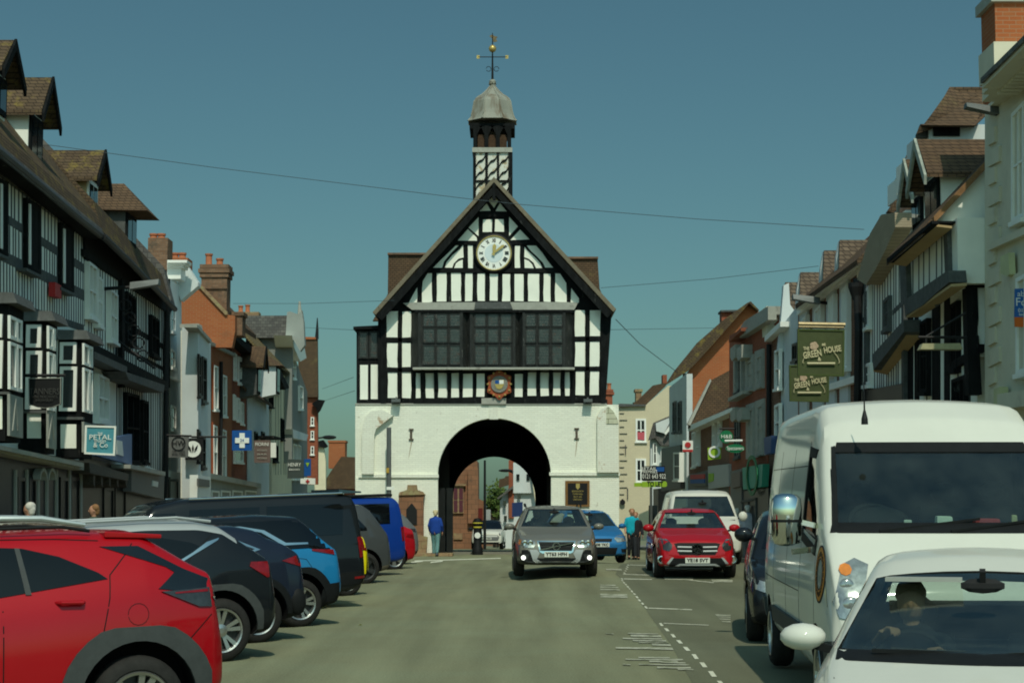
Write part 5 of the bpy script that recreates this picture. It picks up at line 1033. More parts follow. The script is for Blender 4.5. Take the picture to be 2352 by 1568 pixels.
R9 = empty('shop_building', (V(1600, 1168, 88).x, 88, g(9, 88)), 0, 'grey fronted house with tall orange brick gable wall above the tiled shop roof', 'building')
fpart('gable_wall', [zr(575, 600), zr(640, 520), zr(720, 430), zr(975, 142), zr(1035, 200), zr(1035, 640), zr(845, 640), zr(640, 960), zr(578, 960)], 86, .5, BRICKO, R9)
fpart('roof', [zr(430, 685), zr(490, 590), zr(640, 405), zr(800, 265), zr(960, 150), zr(985, 138), zr(1040, 195), zr(1036, 204), zr(975, 150), zr(845, 300), zr(720, 440), zr(640, 530), zr(580, 590), zr(545, 612)], 85.4, .6, TILEM, R9)
chimney('chimney', zr(795, 200)[0], zr(905, 200)[0], zr(0, 203)[1], zr(0, 270)[1], 87, BRICKR, R9, caps=1, bands=False); fpart('chimney_cap', [zr(790, 196), zr(910, 194), zr(908, 206), zr(792, 208)], 86.8, 1.3, TIMBERG, R9)
F9 = Fac(9.6, -.03, -1); F9.part('wall', [(1537, 890), (1577, 858), (1577, GR), (1537, GR)], 0, -.25, GREYPL, R9)
for x0, x1 in ((472, 488), (505, 522)):
    (X0, A0), (X1, B0) = zr(x0, 800), zr(x1, 995); F9.window(R9, X0, A0, B0, X1, A0 - 4, B0 - 2, TIMBERG, .1, 1, 2)
F9.part('black_shopfront', [zr(400, 1100), zr(525, 1075), zr(525, 1360), zr(400, 1380)], .2, 0, SHOPBLK, R9); (X0, A0), (X1, B0) = zr(478, 1125), zr(518, 1305); F9.window(R9, X0, A0, B0, X1, A0, B0, WHITEPT, .25, 1, 2)
q = MB(); q.tube([V(*zr(555, 610), 85), V(*zr(552, 690), 85), V(*zr(566, 720), 85), V(*zr(566, 1340), 85)], .1); q.build('rainwater_pipe', IRON, R9)
fpart('dark_shop', [zr(380, 1360), zr(560, 1340), zr(560, 1700), zr(380, 1700)], 86, 3, SHOPBLK, R9); fpart('shop_window', rc(1490, 1160, 1510, 1255), 85.9, .05, PANE, R9)
# --- R10 cream house facing camera
R10 = empty('shop_building', (V(1470, 1168, 96).x, 96, g(7, 96)), 0, 'cream painted house with black quoins facing the camera just right of the hall', 'building')
CR2 = mat('pale_cream_brick', (.60, .53, .36), .85, .07, 1.5, .2, world=True, brick=(.25, .09, .01, (.54, .48, .33), (.58, .51, .35)))
fpart('wall', [zr(118, 822), zr(300, 816), zr(445, 690), zr(465, 690), zr(465, 1700), zr(118, 1700)], 96, .6, CR2, R10); fpart('coping', [zr(85, 822), zr(130, 806), zr(300, 812), zr(300, 822), zr(120, 826)], 95.8, .8, TIMBERG, R10)
fpart('roof', [zr(215, 800), zr(240, 790), zr(345, 688), zr(420, 672), zr(432, 690), zr(300, 815), zr(225, 812)], 96.2, .5, TILE, R10); chimney('chimney', zr(235, 0)[0], zr(272, 0)[0], zr(0, 715)[1], zr(0, 800)[1], 98, SANDY, R10, caps=1); chimney('chimney', zr(410, 0)[0], zr(438, 0)[0], zr(0, 618)[1], zr(0, 675)[1], 98, BRICKR, R10, caps=1, bands=False)
for y0, y1 in ((905, 1055), (1165, 1320)): fwindow(R10, 232, y0, 302, y1, 96, zr, 2, 2, t=.1, bar=.06)
fpart('window_poster', [zr(244, 992), zr(292, 992), zr(290, 1045), zr(246, 1040)], 95.9, .03, flat('pink_poster', (.50, .10, .12)), R10)
q = MB()
for i in range(13):
    y = 868 + i * 44; fpoly(q, rc(128, y, 178 if i % 2 else 158, y + 4), 95.95, .05, zr)
fpoly(q, rc(165, 1075, 170, 1140), 95.9, .1, zr); fpoly(q, rc(178, 1360, 184, 1430), 95.9, .1, zr); q.build('quoin_joints', TIMBERG, R10)
fpart('street_clock', [(1424, 1150), (1430, 1145), (1436, 1150), (1436, 1156), (1430, 1160), (1424, 1156)], 95.8, .1, IRON, R10)
R11 = empty('shop_building', (V(1515, 1168, 92).x, 92, g(8, 92)), 0, 'small slated cottage with dormer tucked between the cream and grey houses', 'building')
fpart('wall', [zr(330, 1040), zr(470, 1000), zr(470, 1700), zr(330, 1700)], 92, .5, GREYPL, R11); fpart('roof', [zr(318, 1045), zr(330, 1010), zr(352, 930), zr(458, 885), zr(462, 905), zr(470, 1080), zr(400, 1080), zr(360, 1030)], 91.6, .5, SLATE, R11)
fpart('dormer_front', [zr(365, 935), zr(450, 900), zr(455, 930), zr(420, 1000), zr(368, 985)], 91.4, .3, GREYPL, R11)
fpart('skylight', [zr(420, 1000), zr(460, 940), zr(460, 975), zr(430, 1010)], 91.2, .1, WHITEPT, R11); fwindow(R11, 345, 1060, 372, 1200, 91.9, zr, 1, 2); fwindow(R11, 395, 1060, 412, 1180, 91.9, zr, 1, 2)
CH = empty('shop_building', (V(1399, 1168, 110).x, 110, g(6, 110)), 0, 'red brick chimney stack just behind the right shoulder of the hall', 'chimney')
chimney('stack', 1391, 1407, 895, 960, 110, BRICKR, CH, [(1399, 880)], caps=2, dep=1)
# right-hand signs
s = sign([(1457, 1108), (1532, 1107), (1532, 1116), (1457, 1117)], 70, LIMES, 'lime green and black letting board on a post right of the hall', name='letting_board'); s.location.z = g(5, 70)
for ch in s.children: ch.location = Vector((0, 0, 0)) + Vector((0, 0, V(1457, 1108, 70).z - g(5, 70)))
fpart('black_board', [zr(278, 1215), zr(425, 1212), zr(425, 1308), zr(280, 1312)], 69.9, .06, BSIGN, s); fpart('lime_board', [zr(275, 1315), zr(432, 1313), zr(432, 1350), zr(275, 1352)], 69.88, .05, LIMES, s)
text('RETAIL', .18, V(*zr(318, 1232), 69.88), WSIGN, s, maxw=.62); text('PREMISES', .15, V(*zr(322, 1252), 69.88), WSIGN, s, maxw=.62); text('0121 643 922', .26, V(*zr(353, 1282), 69.88), WSIGN, s, maxw=2.2 * .36 * 1.0 * 1.15); text('TO LET', .26, V(*zr(360, 1332), 69.86), BSIGN, s, maxw=.62, bold=.006)
fpart('blue_logo', [zr(368, 1220), zr(420, 1220), zr(420, 1250), zr(368, 1250)], 69.88, .02, BLUES, s); q = MB(); A = V(*zr(334, 1352), 69.95); q.tube([A, Vector((A.x, A.y, g(A.x, A.y)))], .05, 6); q.build('post', ZINC, s)
def proj(pts, Y, m, label, **k): return sign([zr(*p) for p in pts], Y, m, label, **k)
s = proj([(540, 1048), (608, 1048), (608, 1122), (540, 1122)], 67, WSIGN, 'white projecting sign with a red oval and red foot on the right row'); fpart('red_oval', [zr(574 + 20 * math.cos(t), 1075 + 18 * math.sin(t)) for t in [i * math.pi / 8 for i in range(16)]], 66.96, .03, REDS, s); fpart('red_foot', [zr(541, 1106), zr(607, 1106), zr(607, 1121), zr(541, 1121)], 66.96, .03, REDS, s)
s = proj([(704, 1094), (792, 1092), (790, 1168), (706, 1174)], 60, LIMES, 'lime green square projecting sign with pale ring'); MB().lathe([(.20, 0), (.20, -.03), (.13, -.03), (.13, 0)], V(*zr(747, 1122), 59.99), 20, 'y', cap=False).build('ring', WSIGN, s); text('opticare', .1, V(*zr(748, 1153), 67.97), WSIGN, s, maxw=.5) if False else None
s = sign([zr(826 + 44 * math.cos(t), 1023 + 42 * math.sin(t)) for t in [i * math.pi / 12 for i in range(24)]], 57, GREENW, 'round dark green hanging sign with white initials'); text('H&B', .17, V(*zr(826, 1022), 56.96), WSIGN, s, maxw=.34); q = MB(); q.tube([V(*zr(780, 970), 57), V(*zr(890, 970), 57)], .03); q.build('bracket', IRON, s)
s = sign([zr(884 + 62 * math.cos(t), 1099 + 28 * math.sin(t)) for t in [i * math.pi / 12 for i in range(24)]], 54, GREENW, 'green oval hanging sign of the optician'); text('Specsavers', .16, V(*zr(884, 1098), 53.96), WSIGN, s, maxw=.5); q = MB(); q.tube([V(*zr(815, 1050), 54), V(*zr(930, 1048), 54)], .035); q.build('bracket', WSIGN, s)
# green pub signs
def pub(x0, y0, x1, y1, Y, label, arm):
    e = sign([(x0, y0), (x1, y0 + (2 if arm else 0)), (x1 - 1, y1 + 2), (x0 + 1, y1)], Y, GREENS, label, border=.07, bm_=flat('pub_sign_frame', (.055, .075, .02)), group='green pub hanging signs')
    sx = (x1 - x0) / 108; c = (x0 + x1) / 2; cy = (y0 + y1) / 2; k = Y / FPX; f = Y - .035
    def T(s_, dx, dy, w_, h_, **kk): text(s_, h_ * sx * k * 1.35, V(c + dx * sx, cy + dy * sx, f), CREAMS, e, maxw=w_ * sx * k, bold=.003, **kk)
    T('THE', -34, -8, 14, 8); o1 = text('GREEN', 16 * sx * k * 1.35, V(c - 20 * sx, cy + 5 * sx, f), CREAMS, e, (R(90), R(-10), 0), maxw=42 * sx * k, bold=.004); o2 = text('HOUSE', 14 * sx * k * 1.35, V(c + 26 * sx, cy - 6 * sx, f), CREAMS, e, (R(90), R(-8), 0), maxw=40 * sx * k, bold=.004)
    T('&', -4, 16, 8, 9); T('at', 6, -18, 9, 8)
    q = MB(); 
    for a_, b_ in (((-32, 22), (32, 22)),): q.tube([V(c + a_[0] * sx, cy + a_[1] * sx + 4 * sx, f), V(c + b_[0] * sx, cy + b_[1] * sx + 4 * sx, f)], 3.0 * sx * k, 6)
    for s_ in (-1, 1): q.tube([V(c + s_ * (30 + 12 * math.sin(t)) * sx, cy + (6 + 18 * (t / 2.2) - 4 * math.cos(t * 2)) * sx, f) for t in [i * .22 for i in range(11)]], .9 * sx * k, 5)
    q.build('scroll', CREAMS, e); q = MB(); A = V(c - 16 * sx, cy - 14 * sx, f)
    for i in range(5): t = 2 * math.pi * i / 5; q.ball(A + Vector((math.cos(t), 0, math.sin(t))) * 5 * sx * k, 5.5 * sx * k, 8, (1, .15, 1))
    q.build('rose', mat('dusty_rose', (.42, .30, .20), .7, .2, 20), e)
    if arm:
        q = MB(); q.tube([V(x0 + 2, y0 - 11, Y), V(x1 + 1, y0 - 9, Y)], .045, 8); q.tube([V(x0 + 2, y0 - 5, Y), V(x1 - 2, y0 - 3, Y)], .03, 8)
        for xx in (x0 + 14, x1 - 20): q.tube([V(xx, y0 - 14, Y), V(xx, y0 + 2, Y)], .02, 6)
        q.build('sign_light', mat('brushed_trough_light', (.26, .21, .12), .5, .2, 9, metal=.6), e)
pub(1832, 755, 1940, 862, 33.5, 'nearer green pub hanging sign with trough light above the white van', True)
pub(1813, 838, 1905, 921, 38, 'farther green pub hanging sign half hidden behind its nearer twin', False)
fl = empty('trough_light', V(2160, 800, 30.5), 0, 'long cream trough light on an iron bracket by the jettied building', 'wall light')
q = MB(); fpoly(q, [zE(755, 1545), zE(775, 1500), zE(1070, 1498), zE(1090, 1545)], 30.6, .25); q.build('trough', mat('dirty_cream_metal', (.34, .31, .18), .6, .2, 7), fl); q = MB(); q.tube([V(*zE(740, 1450), 30.7), V(*zE(1120, 1455), 30.7)], .025); q.tube([V(*zE(800, 1445), 30.7), V(*zE(1110, 1260), 30.7)], .018)
for xx in (800, 1050): q.tube([V(*zE(xx, 1452), 30.7), V(*zE(xx, 1500), 30.7)], .02)
q.build('bracket', IRON, fl)
F4.part  # noqa
lamp(1905, 697, .35, F4, 'box street lamp on the white pilaster building above the pub signs', .95)
tag(F1.part('meter_box', [(2282, 893), (2296, 888), (2296, 925), (2282, 930)], .2, .05, mat('cream_box', (0, 0, 0)), None), 'cream meter box low on the stucco wall beside the drainpipe', 'meter box')
# ---------------------------------------------------------------- beyond the arch
CHU = empty('sandstone_building', (V(1075, 1168, 104).x, 104, g(-2.5, 104)), 0, 'red sandstone building with traceried window seen through the arch on the left', 'building')
fpart('wall', [zL(600, 560), zL(985, 560), zL(1060, 545), zL(1062, 620), zL(1062, 1250), zL(600, 1250)], 104, 5, SAND, CHU); fpart('buttress', [zL(985, 610), zL(1065, 610), zL(1065, 1040), zL(985, 1040)], 103.6, .39, SAND, CHU)
fpart('low_wall', [zL(1060, 840), zL(1118, 870), zL(1118, 1260), zL(1060, 1260)], 106, 1, SAND, CHU); q = MB(); fpoly(q, rc(862, 725, 950, 960), 103.85, .14, zL); wo2 = q.build('window', SANDY, CHU); q = MB()
for x0 in (872, 915): fpoly(q, rc(x0, 760, x0 + 30, 850), 103.82, .02, zL); fpoly(q, rc(x0, 858, x0 + 30, 950), 103.82, .02, zL)
q.build('pane', flat('crimson_glass', (.10, .035, .045), .2), wo2); fpart('stone_panel', rc(870, 1118, 942, 1168), 103.9, .1, SANDY, CHU, zL); fpart('hood', rc(862, 728, 968, 742), 103.7, .2, SANDY, CHU, zL)
fpart('red_door', rc(1064, 920, 1102, 1042), 105.9, .1, flat('maroon_door', (.12, .02, .015)), CHU, zL)
RB = empty('shop_building', (V(1200, 1168, 110).x, 110, g(1, 110)), 0, 'white house with brick end and jumbled roofs seen through the arch on the right', 'building')
fpart('wall', [zL(1240, 860), zL(1310, 760), zL(1415, 600), zL(1480, 600), zL(1560, 700), zL(1560, 1250), zL(1240, 1250)], 110, 3, GREYPL, RB); fpart('brick_pier', rc(1308, 540, 1350, 1000), 109.8, .3, BRICKR, RB, zL); fpart('upper_wall', [zL(1345, 560), zL(1520, 560), zL(1520, 800), zL(1345, 800)], 109.7, .3, GREYPL, RB)
fpart('roofs', [zL(1228, 750), zL(1235, 690), zL(1275, 680), zL(1285, 665), zL(1310, 665), zL(1310, 735), zL(1230, 760)], 109.5, .5, TILE, RB); fpart('lower_roof', [zL(1215, 840), zL(1345, 740), zL(1345, 760), zL(1225, 850)], 109.4, .5, SLATE, RB)
for x0, y0 in ((1265, 860), (1270, 980), (1370, 650), (1450, 650), (1380, 800)): fpart('window', rc(x0, y0, x0 + 24, y0 + 48), 109.6, .1, PANE, RB, zL)
fpart('navy_fascia', [zL(1335, 878), zL(1420, 870), zL(1420, 985), zL(1335, 990)], 100, .2, flat('navy_board', (.02, .04, .12)), RB); fpart('yellow_end', [zL(1480, 600), zL(1560, 560), zL(1560, 1250), zL(1520, 1250), zL(1520, 880)], 109.2, .3, CREAM, RB)
st = empty('street_lamp', V(1113, 1262, 98), 0, 'tall slim dark lamp column standing beyond the arch', 'street lamp'); A = V(*zL(1119, 540), 98); B = V(*zL(1119, 1060), 98); q = MB(); q.tube([B - Vector((0, 0, 3)), A], [.09, .06], 8); q.build('column', IRON, st)
lm = empty('street_lamp', V(1165, 1080, 100), 0, 'curved lamp head on a bracket seen through the arch beside the white house', 'street lamp'); q = MB(); q.tube([V(*zL(1345, 640), 100), V(*zL(1300, 620), 100)], .05); q.ball(V(*zL(1285, 622), 100), .26, 10, (1.6, 1, .35)); q.build('lamp_head', IRON, lm)
lm = empty('street_lamp', V(755, 1003, 122), 0, 'curved lamp head sticking out beyond the far left brick house', 'street lamp'); q = MB(); q.tube([V(728, 1006, 122), V(750, 1003, 122)], .06); q.ball(V(756, 1004, 122), .3, 10, (1.7, 1, .5)); q.build('lamp_head', IRON, lm)
s = sign([zL(1100, 930), zL(1165, 930), zL(1165, 1045), zL(1100, 1045)], 112, flat('pale_glass_board', (.34, .37, .36)), 'pale board with greenery behind the roof of the small white car in the arch', name='notice_board')
# distant trees
LEAFM = mat('leaf_green', (.055, .085, .018), .8, .45, 1.5, world=True, col2=(.11, .15, .03), c2lo=.45, c2hi=.6, c2scale=1.3)
def tree(px, py, Y, r_, hgt, label, n=1500):
    c = V(px, py, Y); base = Vector((c.x, Y, g(c.x, Y))); e = empty('tree', base, 0, label, 'tree', 'trees beyond the hall'); q = MB(); q.tube([base, base + Vector((.1, 0, (c.z - base.z) * .6)), c], [.22, .16, .06], 8)
    for i in range(6): t = random.uniform(0, 6.28); q.tube([base + Vector((0, 0, (c.z - base.z) * .6)), c + Vector((math.cos(t) * r_ * .7, math.sin(t) * r_ * .7, random.uniform(-.3, .6) * r_))], [.1, .03], 6)
    q.build('trunk', mat('bark', (.07, .05, .035), .9, .3, 6), e); m_ = MB(); cl = [Vector((random.gauss(0, .5), random.gauss(0, .5), random.gauss(0, .45))) * r_ for _ in range(22)]
    for i in range(n):
        p = c + random.choice(cl) + Vector((random.gauss(0, .2), random.gauss(0, .2), random.gauss(0, .18))) * r_; a_ = Vector((random.gauss(0, 1), random.gauss(0, 1), random.gauss(0, 1))).normalized(); b_ = a_.orthogonal().normalized(); s_ = random.uniform(.08, .17)
        m_.add([p + a_ * s_, p + b_ * s_ * .6, p - a_ * s_, p - b_ * s_ * .6], [[0, 1, 2, 3]])
    m_.build('crown', LEAFM, e)
tree(1139, 1148, 125, 1.15, 5, 'rounded green street tree in the middle of the arch opening'); tree(1165, 1176, 122, .7, 3, 'low bushy tree before the white house seen through the arch', 500)
fv = MB()
for p0, p1 in (((1095, 1190), (1185, 1260)),):
    pass
BR = empty('shop_building', (V(1140, 1168, 150).x, 150, g(-1, 150)), 0, 'low far building closing the street beyond the trees', 'building')
fpart('wall', rc(1108, 1180, 1190, 1262), 150, 3, BRICKD, BR); fpart('roof', [(1105, 1182), (1115, 1165), (1185, 1165), (1192, 1182)], 149.5, 3, TILE, BR)
# hills line closing the far view
# ---------------------------------------------------------------- wires across the sky
WIRE = mat('cable', (.06, .08, .09), .6)
def wire(pts, label, r_=.012):
    P_ = [V(*p) for p in pts]; out = []
    for a_, b_ in zip(P_, P_[1:]): out += [a_ + (b_ - a_) * i / 6 for i in range(6)]
    q = MB(); q.tube(out + [P_[-1]], r_ * .5, 5); return tag(q.build('overhead_cable', WIRE), label, 'cable', 'overhead cables')
wire([(110, 333, 43), (500, 386, 44), (1085, 458, 45), (1200, 470, 45), (1600, 503, 44), (1985, 527, 43)], 'long sagging overhead cable crossing the sky above the clock gable', .016)
wire([(1380, 661, 58), (1640, 640, 56), (1880, 611, 53)], 'overhead cable rising to the right from the hall roof', .016)
wire([(535, 697, 75), (700, 697, 72), (905, 690, 64)], 'overhead cable between the left chimneys and the hall roof', .016)
wire([(1414, 733, 64), (1470, 790, 72), (1560, 858, 85)], 'diagonal cable dropping from the hall eave to the grey house', .03)
wire([(700, 752, 100), (860, 760, 66)], 'faint cable behind the far left gable', .018); wire([(1400, 757, 66), (1640, 753, 80)], 'faint level cable right of the hall', .018)
wire([(745, 920, 110), (815, 897, 66)], 'cable rising to the left side of the hall bay', .018); wire([(740, 893, 110), (812, 866, 66)], 'upper cable fixed to the left side of the hall bay', .018)

# ============================================================ VEHICLES
def paint(name, c, metal=.15, rough=.32): return mat(name, c, .55, .03, 2, coat=.6, metal=metal * .6, spec=.08)
P_RED = paint('red_car_paint', (.34, .003, .007)); P_BLACK = paint('black_car_paint', (.008, .010, .012)); P_NAVY = paint('navy_car_paint', (.010, .015, .028)); P_BLUE = paint('bright_blue_paint', (.012, .17, .36)); P_WHITE = paint('white_car_paint', (.59, .585, .50), 0, .3)
P_TAUPE = paint('taupe_paint', (.17, .115, .07), .3); P_SILV = paint('silver_paint', (.36, .38, .37), .5, .3); P_BRONZE = paint('grey_bronze_paint', (.17, .165, .135), .45, .28); P_GREY = paint('dark_grey_paint', (.055, .06, .06), .3); P_YEL = paint('yellow_paint', (.72, .60, .004), 0); P_MBLUE = paint('mid_blue_paint', (.02, .14, .32), .3); P_RBLUE = paint('royal_blue_paint', (.004, .035, .22)); P_TEAL = paint('dark_teal_paint', (.03, .06, .075), .3); P_MRED = paint('mid_red_paint', (.36, .004, .009), .1); P_LG = paint('mid_grey_paint', (.13, .135, .13), .4)
PLAST = mat('black_plastic', (.010, .011, .011), .6, .15, 9, .1, spec=.12); GPLAST = mat('grey_plastic', (.05, .055, .053), .65, .12, 12, .15); TYRE = mat('tyre_rubber', (.022, .021, .019), .85, .25, 14, .2); RIM = mat('alloy_rim', (.42, .42, .39), .28, .1, 6, metal=.85); RIMD = mat('dark_alloy', (.05, .05, .05), .35, .1, 6, metal=.6)
TINT = mat('privacy_glass', (.003, .004, .005), .04, .2, 1, spec=.4); CHROME = mat('chrome', (.70, .70, .66), .08, .05, 5, metal=1); TAILR = mat('tail_lamp_red', (.19, .004, .006), .2, .3, 14, coat=.6); LAMPC = mat('clear_lamp', (.32, .33, .31), .12, .35, 22, metal=.6, coat=1); LAMPD = mat('dark_lamp', (.03, .032, .032), .1, .4, 20, coat=1); AMBER = mat('amber_lens', (.62, .19, .02), .2, .2, 14, coat=1); PLATE = mat('number_plate', (.62, .63, .55), .4, .02, 2); WELL = mat('wheel_well', (.006, .006, .006), .9, .2); SEAM = mat('panel_gap', (.004, .004, .004), .7, .1)
GLAZE = glass('car_glass', (.74, .82, .78)); GLAZED = glass('dark_car_glass', (.16, .20, .19)); FOG = mat('lit_fog_lamp', (.95, .95, .9), .2, .02, 2, emit=1.3); INT = mat('car_interior', (.018, .018, .018), .8, .2, 6); INTG = mat('grey_headliner', (.30, .31, .27), .8, .1, 5)

def section(x, S):
    L2_ = S['L'] / 2; W = S['W'] / 2
    u = x / L2_; pf = S.get('pf', 4); e = S.get('plan', .13)
    w_ = W * (1 - e * abs(u) ** (pf if u > 0 else S.get('pr', 5)))
    zb = lp(S['bot'], x); zl = lp(S['belt'], x); zt = max(lp(S['top'], x), zl + .005); zr = max(p[1] for p in S['top'])
    f = max(0, min(1, (zt - zl) / (zr - zl))); wbelt = w_ * S.get('wb', .95); wt = wbelt + (w_ * S.get('wr', .70) - wbelt) * f
    r_ = min(.09, (zt - zl) * .45); h = zl - zb
    pts = [(0, zb), (w_ * .82, zb), (w_ * .95, zb + .03), (w_ * .985, zb + .14 * h), (w_, zb + .42 * h), (w_ * .995, zb + .66 * h), (w_ * .975, zb + .88 * h), (wbelt, zl)]
    for k in (.33, .66): pts.append((wbelt + (wt - wbelt) * k + .012 * f, zl + (zt - r_ - zl) * k))
    pts += [(wt, zt - r_), (wt - r_ * .55, zt - r_ * .25), (wt * .62, zt + .0), (0, zt + S.get('crown', .02) * (1 if f > .5 else 1.6))]
    return pts
def loft(secs, closed=True):
    vs = []; n = len(secs[0][1])
    for x, p in secs:
        vs += [(x, y, z) for y, z in p] + [(x, -y, z) for y, z in p[-2:0:-1]]
    m = 2 * n - 2; fs = [[i * m + k, i * m + (k + 1) % m, (i + 1) * m + (k + 1) % m, (i + 1) * m + k] for i in range(len(secs) - 1) for k in range(m)]
    fs += [list(range(m))[::-1], [(len(secs) - 1) * m + k for k in range(m)]]; return vs, fs, m, n
def conform(bvh, poly, ax, t=.006, res=.07, thick=.012, back=3.2):
    """panel cut to a 2D outline and laid on the body. ax L/R: (x,z), F/B: (y,z), T: (x,y)"""
    bm = bmesh.new(); vs = [bm.verts.new((a, b, 0)) for a, b in poly]; bm.faces.new(vs)
    for i in (0, 1):
        lo, hi = min(p[i] for p in poly), max(p[i] for p in poly); n = int((hi - lo) / res)
        for k in range(1, n + 1):
            co = Vector((0, 0, 0)); co[i] = lo + (hi - lo) * k / (n + 1); no = Vector((0, 0, 0)); no[i] = 1
            bmesh.ops.bisect_plane(bm, geom=bm.verts[:] + bm.edges[:] + bm.faces[:], plane_co=co, plane_no=no, dist=1e-5)
    D = {'L': Vector((0, -1, 0)), 'R': Vector((0, 1, 0)), 'F': Vector((-1, 0, 0)), 'B': Vector((1, 0, 0)), 'T': Vector((0, 0, -1))}[ax]
    bm.verts.ensure_lookup_table(); bm.verts.index_update(); out = []
    ca = sum(p[0] for p in poly) / len(poly); cb_ = sum(p[1] for p in poly) / len(poly); cen = (Vector((ca, 0, cb_)) if ax in 'LR' else Vector((0, ca, cb_)) if ax in 'FB' else Vector((ca, cb_, 0))) - D * back
    for v in bm.verts:
        a, b = v.co.x, v.co.y; o = Vector((a, 0, b)) if ax in 'LR' else Vector((0, a, b)) if ax in 'FB' else Vector((a, b, 0)); o = o - D * back
        h = bvh.ray_cast(o, D)[0]
        for k in range(1, 12):
            if h is not None: break
            q = o + (cen - o) * (.05 * k); h = bvh.ray_cast(q, D)[0]
        if h is None: h = bvh.find_nearest(cen - D * back * .0)[0]
        out.append(h - D * t)
    fs = [[v.index for v in f.verts] for f in bm.faces]; n = len(out); be = [(e.verts[0].index, e.verts[1].index) for e in bm.edges if e.is_boundary]; bm.free()
    allv = out + [p + D * (t + thick) for p in out]
    return allv, fs + [[i + n for i in reversed(f)] for f in fs] + [[a, b, b + n, a + n] for a, b in be]
WM = {}
def wheel_mesh(Rr, rr, wd, style, rm):
    key = (Rr, rr, wd, style, rm.name)
    if key in WM: return WM[key]
    w2 = wd / 2; t = MB().lathe([(rr, -w2 + .02), (rr + .015, -w2), (Rr - .05, -w2), (Rr - .012, -w2 + .03), (Rr, -w2 + .06), (Rr, w2 - .06), (Rr - .012, w2 - .03), (Rr - .05, w2), (rr + .015, w2), (rr, w2 - .02)], n=40, axis='y', cap=False)
    to = t.build('wheel', TYRE, None, smooth=True); r = MB()
    for s in (-1, 1): r.lathe([(rr + .004, s * (w2 - .015)), (rr - .004, s * (w2 + .004)), (rr - .022, s * (w2 - .004)), (rr - .03, s * (w2 - .05)), (rr - .03, s * .02)], n=40, axis='y', cap=False)
    n = {'five': 5, 'ten': 10, 'seven': 7, 'twin': 5, 'steel': 8}[style]
    for s in (-1, 1):
        y = s * (w2 - .012)
        for i in range(n):
            for dt in ((-.21, .21) if style == 'twin' else (0,)):
                a = 2 * math.pi * i / n; d0 = Vector((math.cos(a + dt * .6), 0, math.sin(a + dt * .6))); d1 = Vector((math.cos(a + dt), 0, math.sin(a + dt))); q0 = Vector((-d0.z, 0, d0.x)); q1 = Vector((-d1.z, 0, d1.x))
                w0, w1 = {'five': (.035, .062), 'ten': (.018, .026), 'seven': (.022, .034), 'twin': (.016, .024), 'steel': (.05, .05)}[style]
                A = d0 * .05 + Vector((0, y - s * .02, 0)); B = d1 * (rr - .015) + Vector((0, y - s * .004, 0))
                r.ext([A - q0 * w0, A + q0 * w0, B + q1 * w1, B - q1 * w1], (0, -s * .03, 0))
        r.lathe([(.075, y - s * .04), (.072, y - s * .005), (.03, y + s * .004), (.001, y + s * .004)], n=16, axis='y')
    ro = r.build('rim', rm, None, smooth=False); d = MB().lathe([(rr - .03, -.02), (rr - .03, .02), (.001, .021)], n=24, axis='y').lathe([(.15, -w2 + .07), (.15, w2 - .07), (.001, w2 - .07)], n=24, axis='y'); do = d.build('brake_disc', RIMD, None)
    WM[key] = (to.data, ro.data, do.data)
    for o in (to, ro, do): bpy.data.objects.remove(o)
    return WM[key]
